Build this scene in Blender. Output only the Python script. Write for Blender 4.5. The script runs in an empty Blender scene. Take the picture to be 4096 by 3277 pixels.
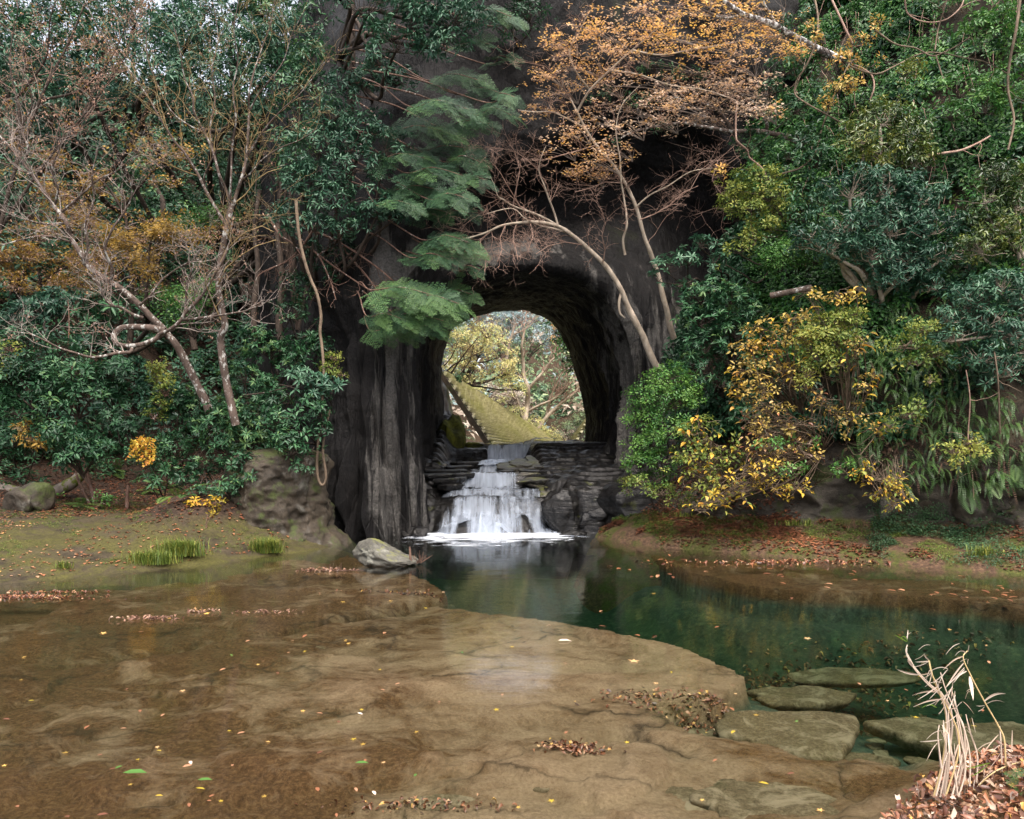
import bpy, math, random
import numpy as np
from mathutils import Vector, Matrix
from mathutils.bvhtree import BVHTree

# ------------------------------------------------------------------ camera, sky, sun, exposure
scene = bpy.context.scene
F, CX, HY, CH = 740.0, 512.0, 440.0, 2.2      # focal length in px of a 1024 px wide frame, principal column, horizon row, eye height
cam_data = bpy.data.cameras.new('camera')
cam = bpy.data.objects.new('camera', cam_data)
scene.collection.objects.link(cam)
cam.location = (0, 0, CH)
cam.rotation_euler = (math.radians(90), 0, 0)
cam_data.sensor_width = 36.0
cam_data.lens = F * 36.0 / 1024.0
cam_data.shift_y = (HY - 409.5) / 1024.0
cam_data.clip_start = 0.05
cam_data.clip_end = 2000
scene.camera = cam

SUN_EL, SUN_ROT = math.radians(63), math.radians(163)
world = bpy.data.worlds.new('World')
scene.world = world
world.use_nodes = True
wn = world.node_tree
for n in list(wn.nodes):
    wn.nodes.remove(n)
wo = wn.nodes.new('ShaderNodeOutputWorld')
wb = wn.nodes.new('ShaderNodeBackground')
ws = wn.nodes.new('ShaderNodeTexSky')
ws.sky_type = 'NISHITA'
ws.sun_disc = False
ws.sun_elevation = SUN_EL
ws.sun_rotation = SUN_ROT
ws.air_density = 0.4
ws.dust_density = 10.0
ws.ozone_density = 0.4
wc = wn.nodes.new('ShaderNodeMixRGB')          # even white cloud cover over the clear sky
wc.blend_type = 'MIX'
wc.inputs[0].default_value = 0.5
wc.inputs[2].default_value = (3.6, 3.8, 4.1, 1)
wn.links.new(ws.outputs[0], wc.inputs[1])
wn.links.new(wc.outputs[0], wb.inputs[0])
wb.inputs[1].default_value = 0.15
wn.links.new(wb.outputs[0], wo.inputs[0])

sun_data = bpy.data.lights.new('sun', 'SUN')
sun = bpy.data.objects.new('sun', sun_data)
scene.collection.objects.link(sun)
sun_data.energy = 1.0
sun_data.angle = math.radians(30)
sun_data.color = (1.0, 0.96, 0.90)
sdir = Vector((math.sin(SUN_ROT) * math.cos(SUN_EL), math.cos(SUN_ROT) * math.cos(SUN_EL), math.sin(SUN_EL)))
sun.rotation_euler = sdir.to_track_quat('Z', 'Y').to_euler()

vs = scene.view_settings
vs.view_transform = 'Standard'
vs.look = 'None'
vs.gamma = 1
vs.use_curve_mapping = False
vs.exposure = 1.78
scene.cycles.max_bounces = 8
scene.cycles.diffuse_bounces = 3
scene.cycles.glossy_bounces = 3
scene.cycles.transmission_bounces = 4
scene.cycles.transparent_max_bounces = 16
scene.cycles.volume_bounces = 0
scene.cycles.caustics_reflective = False
scene.cycles.caustics_refractive = False
scene.cycles.sample_clamp_indirect = 6.0
scene.cycles.use_denoising = True

# ------------------------------------------------------------------ helpers
col = scene.collection
rng = np.random.default_rng(7)


def P(px, py, Y):
    """world point seen at pixel (px, py) of the 1024 wide frame at distance Y"""
    return np.array([(px - CX) * Y / F, Y, CH - (py - HY) * Y / F])


def PA(a):
    a = np.asarray(a, float)
    px, py, Y = a[..., 0], a[..., 1], a[..., 2]
    return np.stack([(px - CX) * Y / F, Y, CH - (py - HY) * Y / F], -1)


def PZ(px, py, z=0.0):
    Y = (CH - z) * F / (py - HY)
    return np.array([(px - CX) * Y / F, Y, z])


def tag(o, label=None, cat=None, group=None, kind=None):
    if label: o['label'] = label
    if cat: o['category'] = cat
    if group: o['group'] = group
    if kind: o['kind'] = kind
    return o


def thing(name, label, cat, loc=(0, 0, 0), group=None):
    o = bpy.data.objects.new(name, None)
    o.empty_display_size = 0.2
    col.objects.link(o)
    o.location = tuple(float(v) for v in loc)
    return tag(o, label, cat, group)


def wloc(o):
    v = np.zeros(3)
    while o is not None:
        v = v + np.array(o.location)
        o = o.parent
    return v


class Geo:
    """collects vertices, faces and a per-vertex tint and links them as ONE mesh object"""
    def __init__(self):
        self.V, self.T, self.Fs, self.UV, self.n = [], [], [], [], 0

    def add(self, v, faces, tint=None, uv=None):
        v = np.asarray(v, np.float64).reshape(-1, 3)
        if len(v) == 0:
            return self
        self.V.append(v)
        if tint is None:
            tint = np.full(len(v), 0.5)
        self.T.append(np.broadcast_to(np.asarray(tint, float), (len(v),)))
        self.UV.append(np.zeros((len(v), 2)) if uv is None else np.asarray(uv, float))
        if not isinstance(faces, (list, tuple)):
            faces = [faces]
        for f in faces:
            f = np.asarray(f, np.int64)
            if f.size:
                self.Fs.append(f + self.n)
        self.n += len(v)
        return self

    def mesh(self, name, mat, origin=(0, 0, 0), smooth=True):
        me = bpy.data.meshes.new(name)
        V = np.concatenate(self.V) - np.asarray(origin, float)
        me.vertices.add(len(V))
        me.vertices.foreach_set('co', V.astype(np.float32).ravel())
        lt = np.concatenate([np.full(len(f), f.shape[1]) for f in self.Fs])
        li = np.concatenate([f.ravel() for f in self.Fs])
        me.loops.add(len(li))
        me.loops.foreach_set('vertex_index', li.astype(np.int32))
        me.polygons.add(len(lt))
        ls = np.concatenate([[0], np.cumsum(lt)[:-1]])
        me.polygons.foreach_set('loop_start', ls.astype(np.int32))
        me.polygons.foreach_set('use_smooth', np.full(len(lt), smooth))
        a = me.attributes.new('tint', 'FLOAT', 'POINT')
        a.data.foreach_set('value', np.concatenate(self.T).astype(np.float32))
        uv = np.concatenate(self.UV)
        if np.any(uv):
            u = me.attributes.new('flow', 'FLOAT2', 'POINT')
            u.data.foreach_set('vector', uv.astype(np.float32).ravel())
        me.update(calc_edges=True)
        if mat is not None:
            me.materials.append(mat)
        return me

    def build(self, name, mat, parent=None, smooth=True):
        if self.n == 0:
            return None
        org = wloc(parent) if parent is not None else (0, 0, 0)
        o = bpy.data.objects.new(name, self.mesh(name, mat, org, smooth))
        col.objects.link(o)
        if parent is not None:
            o.parent = parent
        return o

    def solo(self, name, mat, label, cat, loc, group=None, smooth=True):
        """a thing that is one mesh, its origin at loc"""
        o = bpy.data.objects.new(name, self.mesh(name, mat, loc, smooth))
        o.location = tuple(float(v) for v in loc)
        col.objects.link(o)
        return tag(o, label, cat, group)


def _hash(ix, iy, iz, seed):
    h = (ix.astype(np.uint32) * np.uint32(374761393) + iy.astype(np.uint32) * np.uint32(668265263)
         + iz.astype(np.uint32) * np.uint32(2147483647) + np.uint32((seed * 974634777) & 0xffffffff))
    h = (h ^ (h >> np.uint32(13))) * np.uint32(1274126177)
    h = (h ^ (h >> np.uint32(16))) * np.uint32(2246822519)
    h = h ^ (h >> np.uint32(15))
    return (h & np.uint32(0xffffff)).astype(np.float64) / float(0x7fffff) - 1.0


def vnoise(p, seed=0):
    p = np.asarray(p, float)
    if p.shape[-1] == 2:
        p = np.concatenate([p, np.zeros(p.shape[:-1] + (1,))], -1)
    i = np.floor(p).astype(np.int64)
    f = p - i
    f = f * f * f * (f * (f * 6 - 15) + 10)
    i = i.astype(np.int32)
    r = 0
    for dx in (0, 1):
        wx = f[..., 0] if dx else 1 - f[..., 0]
        for dy in (0, 1):
            wy = f[..., 1] if dy else 1 - f[..., 1]
            for dz in (0, 1):
                wz = f[..., 2] if dz else 1 - f[..., 2]
                r = r + wx * wy * wz * _hash(i[..., 0] + dx, i[..., 1] + dy, i[..., 2] + dz, seed)
    return r


def fbm(p, octv=4, seed=0, gain=0.5):
    p = np.asarray(p, float)
    a, r, s = 1.0, 0, 0
    for k in range(octv):
        r = r + a * vnoise(p * 2.0 ** k + 17.3 * k, seed + k)
        s += a
        a *= gain
    return r / s


def sstep(e0, e1, x):
    t = np.clip((np.asarray(x, float) - e0) / (e1 - e0), 0, 1)
    return t * t * (3 - 2 * t)


def nrm(v):
    v = np.asarray(v, float)
    return v / np.maximum(np.linalg.norm(v, axis=-1, keepdims=True), 1e-9)


def crom(pts, n, ends=True):
    """Catmull-Rom through pts (k, ...) sampled at n places"""
    pts = np.asarray(pts, float)
    k = len(pts)
    t = np.linspace(0, k - 1, n)
    i = np.minimum(t.astype(int), k - 2)
    f = (t - i).reshape((-1,) + (1,) * (pts.ndim - 1))
    g = lambda j: pts[np.clip(j, 0, k - 1)]
    p0, p1, p2, p3 = g(i - 1), g(i), g(i + 1), g(i + 2)
    return 0.5 * (2 * p1 + (p2 - p0) * f + (2 * p0 - 5 * p1 + 4 * p2 - p3) * f ** 2 + (3 * p1 - p0 - 3 * p2 + p3) * f ** 3)


def grid_faces(n, m):
    a = np.arange(n * m).reshape(n, m)
    return np.stack([a[:-1, :-1], a[1:, :-1], a[1:, 1:], a[:-1, 1:]], -1).reshape(-1, 4)


def grid_normals(G):
    du = np.gradient(G, axis=0)
    dv = np.gradient(G, axis=1)
    return nrm(np.cross(du, dv))


def inpoly(x, y, poly):
    inside = np.zeros(np.shape(x), bool)
    k = len(poly)
    for a in range(k):
        x1, y1 = poly[a][:2]
        x2, y2 = poly[(a + 1) % k][:2]
        if y1 == y2: continue
        c = ((y1 > y) != (y2 > y)) & (x < (x2 - x1) * (y - y1) / (y2 - y1) + x1)
        inside ^= c
    return inside


def dpoly(x, y, poly, closed=True):
    d = np.full(np.shape(x), 1e9)
    k = len(poly)
    for a in range(k if closed else k - 1):
        x1, y1 = poly[a][:2]
        x2, y2 = poly[(a + 1) % k][:2]
        ex, ey = x2 - x1, y2 - y1
        t = np.clip(((x - x1) * ex + (y - y1) * ey) / max(ex * ex + ey * ey, 1e-9), 0, 1)
        d = np.minimum(d, np.hypot(x - x1 - t * ex, y - y1 - t * ey))
    return d


# ------------------------------------------------------------------ materials
def new_mat(name):
    m = bpy.data.materials.new(name)
    m.use_nodes = True
    nt = m.node_tree
    for n in list(nt.nodes):
        nt.nodes.remove(n)
    out = nt.nodes.new('ShaderNodeOutputMaterial')

    def N(t, ins=None, **props):
        n = nt.nodes.new('ShaderNode' + t)
        for k, v in props.items():
            setattr(n, k, v)
        for k, v in (ins or {}).items():
            s = n.inputs[k]
            if isinstance(v, bpy.types.NodeSocket):
                nt.links.new(v, s)
            elif isinstance(v, bpy.types.Node):
                nt.links.new(v.outputs[0], s)
            else:
                if isinstance(v, (tuple, list)) and len(v) == 3 and len(getattr(s, 'default_value', ())) == 4:
                    v = (*v, 1)
                s.default_value = v
        return n

    def ramp(fac, stops, interp='LINEAR'):
        n = N('ValToRGB', {0: fac})
        cr = n.color_ramp
        cr.interpolation = interp
        while len(cr.elements) < len(stops):
            cr.elements.new(0.5)
        for e, (p, c) in zip(cr.elements, stops):
            e.position = p
            e.color = (c, c, c, 1) if isinstance(c, (int, float)) else (*c, 1)
        return n.outputs[0]

    def noise(scale, detail=4, rough=0.55, vec=None, dist=0.0):
        ins = {'Scale': scale, 'Detail': detail, 'Roughness': rough, 'Distortion': dist}
        if vec is not None:
            ins['Vector'] = vec
        return N('TexNoise', ins).outputs[0]

    def pos(s=(1, 1, 1), rot=(0, 0, 0)):
        g = N('NewGeometry')
        return N('Mapping', {'Vector': g.outputs['Position'], 'Scale': s, 'Rotation': rot}).outputs[0]

    def mix(fac, a, b):
        n = N('MixRGB')
        for k, v in ((0, fac), (1, a), (2, b)):
            if isinstance(v, bpy.types.NodeSocket):
                nt.links.new(v, n.inputs[k])
            elif k == 0:
                n.inputs[0].default_value = v
            else:
                n.inputs[k].default_value = (*v, 1)
        return n.outputs[0]

    def math_(op, a, b=0.0, clamp=False):
        n = N('Math', {0: a, 1: b}, operation=op)
        n.use_clamp = clamp
        return n.outputs[0]

    def bump(h, strength=0.4, dist=0.05):
        return N('Bump', {'Height': h, 'Strength': strength, 'Distance': dist}).outputs[0]

    def finish(sh, disp=None):
        nt.links.new(sh if isinstance(sh, bpy.types.NodeSocket) else sh.outputs[0], out.inputs[0])
        return m
    N.nt, N.out, N.ramp, N.noise, N.pos, N.mix, N.math, N.bump, N.finish = nt, out, ramp, noise, pos, mix, math_, bump, finish
    return m, N


def leaf_mat(name, stops, rough=0.45, transl=0.25, spec=0.4):
    m, N = new_mat(name)
    a = N('Attribute', attribute_name='tint')
    c = N.ramp(a.outputs['Fac'], stops)
    b = N('BsdfPrincipled', {'Base Color': c, 'Roughness': rough, 'Specular IOR Level': spec})
    t = N('BsdfTranslucent', {'Color': c})
    return N.finish(N('MixShader', {0: transl, 1: b.outputs[0], 2: t.outputs[0]}))


def bark_mat(name, c0, c1, lichen=None, lich_amt=0.5, scale=9):
    m, N = new_mat(name)
    n = N.noise(scale, 5, 0.6, N.pos((1, 1, 0.45)))
    c = N.ramp(n, [(0.3, c0), (0.7, c1)])
    if lichen:
        f = N.ramp(N.noise(scale * 0.9, 3, 0.7, N.pos((1.3, 1.3, 0.8))), [(lich_amt, 0.0), (lich_amt + 0.06, 1.0)])
        c = N.mix(f, c, lichen)
    b = N('BsdfPrincipled', {'Base Color': c, 'Roughness': 0.8, 'Specular IOR Level': 0.2,
                             'Normal': N.bump(N.noise(scale * 4, 4, 0.6, N.pos((1, 1, 0.5))), 0.5, 0.02)})
    return N.finish(b)


def rock_mat(name, dark, mid, light, moss=None, moss_amt=0.5, rough=0.6, streak=(2.2, 2.2, 0.22), streak_lo=0.45, streak_hi=0.7, spec=0.35, moss_up=0.0):
    m, N = new_mat(name)
    n1 = N.noise(1.3, 6, 0.62, N.pos((1, 1, 0.6)))
    st = N.noise(1.0, 5, 0.6, N.pos(streak), 0.4)
    c = N.ramp(n1, [(0.3, dark), (0.7, mid)])
    c = N.mix(N.ramp(st, [(streak_lo, 0.0), (streak_hi, 1.0)]), c, light)
    fine = N.noise(14, 6, 0.7, N.pos((1, 1, 1)))
    c = N.mix(N.ramp(fine, [(0.35, 0.55), (0.65, 0.0)]), c, tuple(v * 0.4 for v in dark))
    if moss:
        g = N('NewGeometry')
        up = N('SeparateXYZ', {0: g.outputs['Normal']}).outputs[2]
        mn = N.noise(2.2, 6, 0.65, N.pos())
        f = N.math('ADD', mn, N.math('MULTIPLY', up, moss_up))
        f = N.ramp(f, [(moss_amt, 0.0), (moss_amt + 0.12, 1.0)])
        mc = N.ramp(N.noise(25, 4, 0.6, N.pos()), [(0.3, tuple(v * 0.55 for v in moss)), (0.7, moss)])
        c = N.mix(f, c, mc)
    h = N.math('ADD', N.noise(7, 7, 0.65, N.pos((1, 1, 0.7))), N.math('MULTIPLY', st, 1.5))
    b = N('BsdfPrincipled', {'Base Color': c, 'Roughness': rough, 'Specular IOR Level': spec, 'Normal': N.bump(h, 0.6, 0.06)})
    return N.finish(b)


def plain_mat(name, c, rough=0.6, spec=0.3, var=0.3, scale=8):
    m, N = new_mat(name)
    cc = N.ramp(N.noise(scale, 4, 0.6, N.pos()), [(0.3, tuple(v * (1 - var) for v in c)), (0.7, tuple(min(1, v * (1 + var)) for v in c))])
    return N.finish(N('BsdfPrincipled', {'Base Color': cc, 'Roughness': rough, 'Specular IOR Level': spec}))


M = {}
m, N = new_mat('dark wet sandstone')
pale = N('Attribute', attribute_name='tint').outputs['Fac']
n1 = N.noise(1.3, 7, 0.66, N.pos((1, 1, 0.5)))
st = N.noise(1.0, 6, 0.62, N.pos((2.6, 1.4, 0.17)), 0.5)
st2 = N.noise(1.0, 5, 0.65, N.pos((7, 4, 0.5)), 0.6)
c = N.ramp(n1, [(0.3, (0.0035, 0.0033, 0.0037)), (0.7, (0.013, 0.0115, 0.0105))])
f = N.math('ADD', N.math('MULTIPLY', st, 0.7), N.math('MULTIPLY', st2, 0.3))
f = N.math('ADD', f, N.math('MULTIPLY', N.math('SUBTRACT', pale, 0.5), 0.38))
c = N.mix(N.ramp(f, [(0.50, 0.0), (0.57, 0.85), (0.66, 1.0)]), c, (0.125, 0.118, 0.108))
c = N.mix(N.ramp(N.noise(20, 6, 0.75, N.pos()), [(0.38, 0.6), (0.6, 0.0)]), c, (0.005, 0.005, 0.0055))
c = N.mix(N.ramp(N.noise(0.8, 6, 0.7, N.pos((1, 1, 0.35))), [(0.60, 0.0), (0.72, 0.55)]), c, (0.022, 0.027, 0.009))
crk = N('TexVoronoi', {'Vector': N.pos((0.9, 0.9, 0.35)), 'Scale': 1.6}, feature='DISTANCE_TO_EDGE').outputs['Distance']
crk = N.ramp(crk, [(0.0, 0.0), (0.03, 1.0)])
h = N.math('ADD', N.noise(6, 9, 0.72, N.pos((1, 1, 0.6))), N.math('MULTIPLY', st2, 1.2))
h = N.math('ADD', h, N.math('MULTIPLY', crk, 0.15))
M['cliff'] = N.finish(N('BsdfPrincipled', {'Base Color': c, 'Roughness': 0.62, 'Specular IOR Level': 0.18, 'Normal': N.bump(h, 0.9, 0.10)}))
M['cascade'] = rock_mat('black wet ledge rock', (0.005, 0.005, 0.0055), (0.014, 0.013, 0.012), (0.026, 0.024, 0.021), streak=(1, 1, 6), streak_lo=0.5, streak_hi=0.7, rough=0.34, spec=0.3, moss=(0.09, 0.10, 0.02), moss_amt=0.62)
M['strata'] = rock_mat('mossy layered rock', (0.016, 0.015, 0.013), (0.075, 0.068, 0.053), (0.20, 0.185, 0.15), streak=(1, 1, 9), streak_lo=0.5, streak_hi=0.7, rough=0.45, moss=(0.10, 0.105, 0.028), moss_amt=0.60, moss_up=0.12)
M['bankrock'] = rock_mat('mossy bank rock', (0.02, 0.016, 0.011), (0.085, 0.065, 0.043), (0.17, 0.16, 0.135), streak=(2, 2, 1.5), streak_lo=0.55, streak_hi=0.7, rough=0.75, moss=(0.05, 0.065, 0.014), moss_amt=0.54, moss_up=0.10)
M['boulder'] = rock_mat('lichen boulder', (0.05, 0.047, 0.038), (0.15, 0.145, 0.12), (0.24, 0.24, 0.20), streak=(3, 3, 3), streak_lo=0.5, streak_hi=0.7, rough=0.8, moss=(0.20, 0.21, 0.055), moss_amt=0.66, moss_up=0.2)
# ------------------------------------------------------------------ the ground of the left bank and hillside
SURF = {}        # name -> (grid points, normals) for placing things on


def surface(name, G, mat, label_name, kind='structure', tint=None, flip=False):
    n, m = G.shape[:2]
    g = Geo().add(G.reshape(-1, 3), grid_faces(n, m)[:, ::-1] if flip else grid_faces(n, m), tint=None if tint is None else tint.ravel())
    o = g.build(label_name, mat)
    if kind: o['kind'] = kind
    N_ = grid_normals(G)
    if flip: N_ = -N_
    SURF[name] = (G, N_, o)
    return o


def soil_mat(name, litter, green, green_amt):
    m, N = new_mat(name)
    c = N.ramp(N.noise(16, 6, 0.7, N.pos()), [(0.3, tuple(v * 0.35 for v in litter)), (0.5, litter), (0.68, tuple(v * 1.9 for v in litter))])
    gm = N.ramp(N.noise(0.9, 7, 0.68, N.pos()), [(green_amt, 0.0), (green_amt + 0.1, 1.0)])
    gc = N.ramp(N.noise(30, 4, 0.6, N.pos()), [(0.3, tuple(v * 0.5 for v in green)), (0.7, green)])
    c = N.mix(gm, c, gc)
    h = N.math('ADD', N.noise(9, 6, 0.7, N.pos()), N.math('MULTIPLY', N.noise(45, 3, 0.6, N.pos()), 0.4))
    return N.finish(N('BsdfPrincipled', {'Base Color': c, 'Roughness': 0.9, 'Specular IOR Level': 0.15, 'Normal': N.bump(h, 0.7, 0.05)}))


M['hill_soil'] = soil_mat('leaf littered soil', (0.05, 0.034, 0.022), (0.03, 0.045, 0.012), 0.62)
M['bank_soil'] = soil_mat('mossy bank', (0.10, 0.07, 0.042), (0.10, 0.12, 0.02), 0.46)
M['right_soil'] = soil_mat('dark mossy cliff soil', (0.045, 0.035, 0.026), (0.03, 0.05, 0.012), 0.52)

SHORE_L = [(-40, -4), (-20, 5.2), (-12, 9.0), (-7.8, 11.3), (-6.4, 12.3), (-5.4, 13.0), (-4.9, 13.8), (-4.1, 14.6), (-3.75, 15.2), (-4.3, 16.4), (-4.6, 18)]
LAND_L = SHORE_L + [(-4.6, 80), (-90, 80), (-90, -4)]


def left_z(x, y):
    d = dpoly(x, y, SHORE_L, closed=False)
    d = np.where(inpoly(x, y, LAND_L), d, -d)
    d = d + 0.25 * fbm(np.stack([x * 0.8, y * 0.8], -1), 3, 5) * sstep(0.0, 1.0, np.abs(d))
    A = np.interp(d, [-4, -1, 0, 0.5, 1.2, 2.5, 4.5, 6, 7.5, 9, 12, 16, 21, 24, 32], [-1.2, -0.35, 0, 0.16, 0.36, 0.52, 0.68, 0.85, 1.05, 1.9, 5, 10.6, 17.2, 19.6, 20.2])
    B = np.interp(d, [-4, -1, 0, 0.4, 0.9, 1.35, 1.6, 2.5, 4, 6, 10, 16, 20, 26], [-1.2, -0.4, 0, 0.14, 0.35, 0.6, 0.9, 1.7, 3.2, 5.0, 9.4, 16, 19.0, 20])
    w = sstep(-8.2, -5.2, x)
    z = A * (1 - w) + B * w
    amp = 0.05 + 0.5 * sstep(5, 14, d)
    return z + amp * fbm(np.stack([x * 0.7, y * 0.7], -1), 5, 11) * sstep(-0.2, 1.5, d)


xs = np.linspace(-34, -3.2, 300)
ys = np.concatenate([np.linspace(3, 22, 230), np.linspace(22.2, 48, 110)])
X, Yg = np.meshgrid(xs, ys, indexing='ij')
G = np.stack([X, Yg, left_z(X, Yg)], -1)
mL = None
# moss and litter of the near shelf, leaf litter of the slope: two soils of one hillside
m, N = new_mat('left bank ground')
lit = N.ramp(N.noise(16, 6, 0.7, N.pos()), [(0.3, (0.012, 0.008, 0.006)), (0.5, (0.034, 0.022, 0.015)), (0.68, (0.075, 0.046, 0.028))])
rockc = N.ramp(N.noise(3.5, 7, 0.65, N.pos()), [(0.3, (0.018, 0.014, 0.009)), (0.7, (0.07, 0.054, 0.034))])
gm = N.ramp(N.noise(1.1, 10, 0.8, N.pos(), 0.4), [(0.41, 0.0), (0.55, 0.9)])
gc = N.ramp(N.noise(30, 4, 0.6, N.pos()), [(0.3, (0.03, 0.029, 0.009)), (0.7, (0.095, 0.088, 0.022))])
shelf = N.mix(gm, rockc, gc)
zz = N('SeparateXYZ', {0: N('NewGeometry').outputs['Position']}).outputs[2]
zz = N.math('ADD', zz, N.math('MULTIPLY', N.noise(1.1, 5, 0.6, N.pos()), 0.5))
c = N.mix(N.ramp(zz, [(0.78, 0.0), (1.0, 1.0)]), shelf, lit)
h = N.math('ADD', N.noise(6, 7, 0.7, N.pos()), N.math('MULTIPLY', N.noise(45, 3, 0.6, N.pos()), 0.3))
M['left_ground'] = N.finish(N('BsdfPrincipled', {'Base Color': c, 'Roughness': 0.85, 'Specular IOR Level': 0.2, 'Normal': N.bump(h, 0.6, 0.06)}))
surface('left', G, M['left_ground'], 'hillside')

# ------------------------------------------------------------------ the right bank and its steep overgrown cliff
RROWS = [
    (-1.7, [(0.9, 15.2), (1.5, 14.0), (3.6, 12.6), (5.6, 11.6), (7.5, 10.4), (11.2, 8.3), (17.2, 5.2), (26, 1)]),
    (0.0, [(1.86, 16.8), (2.65, 15.5), (4.75, 14.2), (6.6, 13.2), (8.35, 12.06), (12, 10), (18, 7), (27, 3)]),
    (0.3, [(2.25, 17.0), (3.1, 16.0), (5.0, 15.0), (6.9, 14.1), (8.8, 13.0), (12.4, 10.9), (18, 7.9), (27, 4)]),
    (0.5, [(2.6, 17.2), (3.6, 16.4), (5.3, 15.4), (7.1, 14.6), (9.1, 13.5), (12.8, 11.4), (18.2, 8.4), (27, 5)]),
    (1.0, [(3.3, 17.5), (4.1, 16.8), (5.4, 15.5), (7.2, 14.7), (9.2, 13.6), (12.9, 11.5), (18.4, 8.6), (27, 5.2)]),
    (1.6, [(3.9, 17.8), (4.6, 17.1), (5.5, 15.5), (7.2, 14.7), (9.2, 13.5), (12.9, 11.5), (18.5, 8.7), (27, 5.4)]),
    (2.6, [(4.2, 18.4), (4.9, 17.6), (5.8, 16.0), (7.4, 15.1), (9.4, 13.9), (13.0, 11.8), (18.7, 9), (27, 5.8)]),
    (4.4, [(4.3, 19.1), (5.0, 18.3), (6.2, 16.8), (7.7, 15.8), (9.7, 14.5), (13.4, 12.3), (19, 9.6), (27, 6.4)]),
    (7.0, [(5.7, 20.0), (6.1, 19.2), (7.0, 18.0), (8.5, 17.0), (10.4, 15.6), (14, 13.2), (19.5, 10.4), (27, 7.2)]),
    (10.0, [(6.8, 21.0), (7.2, 20.2), (8.1, 19.2), (9.3, 18.0), (11, 16.6), (14.6, 14.2), (20, 11.3), (27, 8.2)]),
    (14.0, [(7.6, 22.0), (8.2, 21.4), (9.1, 20.4), (10.3, 19.4), (12, 18), (15.4, 15.6), (21, 12.6), (27, 9.6)]),
    (16.5, [(8.4, 23.2), (9.0, 22.6), (9.9, 21.6), (11.1, 20.6), (12.8, 19.2), (16.2, 16.8), (21.4, 13.8), (27.4, 10.6)]),
]
ctl = np.array([[(x, y, h) for x, y in row] for h, row in RROWS])
G = crom(ctl, 250)
G = np.swapaxes(crom(np.swapaxes(G, 0, 1), 320), 0, 1)
Nn = grid_normals(G)
amp = 0.05 + 0.4 * sstep(0.4, 2.0, G[..., 2])
G = G + Nn * (amp * fbm(G * np.array([0.55, 0.55, 0.8]), 5, 21))[..., None]
rk = sstep(0.4, 0.7, G[..., 2]) * (1 - sstep(1.6, 2.1, G[..., 2]))
cell = fbm(G * np.array([1.2, 1.2, 2.2]), 3, 33)
G = G + Nn * (rk * 0.35 * np.abs(cell))[..., None]
m, N = new_mat('right bank ground')
zz = N('SeparateXYZ', {0: N('NewGeometry').outputs['Position']}).outputs[2]
zn = N.math('ADD', zz, N.math('MULTIPLY', N.noise(1.3, 5, 0.6, N.pos()), 0.5))
lit = N.ramp(N.noise(16, 6, 0.7, N.pos()), [(0.3, (0.025, 0.015, 0.01)), (0.5, (0.075, 0.045, 0.028)), (0.68, (0.15, 0.09, 0.05))])
gm = N.ramp(N.noise(1.6, 9, 0.75, N.pos()), [(0.46, 0.0), (0.56, 1.0)])
gc = N.ramp(N.noise(30, 4, 0.6, N.pos()), [(0.3, (0.028, 0.034, 0.008)), (0.7, (0.075, 0.08, 0.018))])
low = N.mix(gm, lit, gc)
rc = N.ramp(N.noise(2.5, 7, 0.65, N.pos((1, 1, 1.6))), [(0.3, (0.015, 0.014, 0.013)), (0.7, (0.085, 0.075, 0.06))])
rc = N.mix(N.ramp(N.noise(2.0, 6, 0.65, N.pos()), [(0.52, 0.0), (0.62, 0.8)]), rc, (0.04, 0.055, 0.015))
up = N.mix(N.ramp(N.noise(1.6, 6, 0.6, N.pos()), [(0.4, 0.0), (0.6, 1.0)]), (0.02, 0.016, 0.012), (0.055, 0.045, 0.03))
c = N.mix(N.ramp(zn, [(0.78, 0.0), (0.88, 1.0)]), low, rc)
c = N.mix(N.ramp(N.math('MULTIPLY', zn, 0.25), [(0.5, 0.0), (0.58, 1.0)]), c, up)
h = N.math('ADD', N.noise(5, 7, 0.7, N.pos()), N.math('MULTIPLY', N.noise(40, 3, 0.6, N.pos()), 0.3))
M['right_ground'] = N.finish(N('BsdfPrincipled', {'Base Color': c, 'Roughness': 0.85, 'Specular IOR Level': 0.2, 'Normal': N.bump(h, 0.6, 0.06)}))
surface('right', G, M['right_ground'], 'cliffside')

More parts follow.
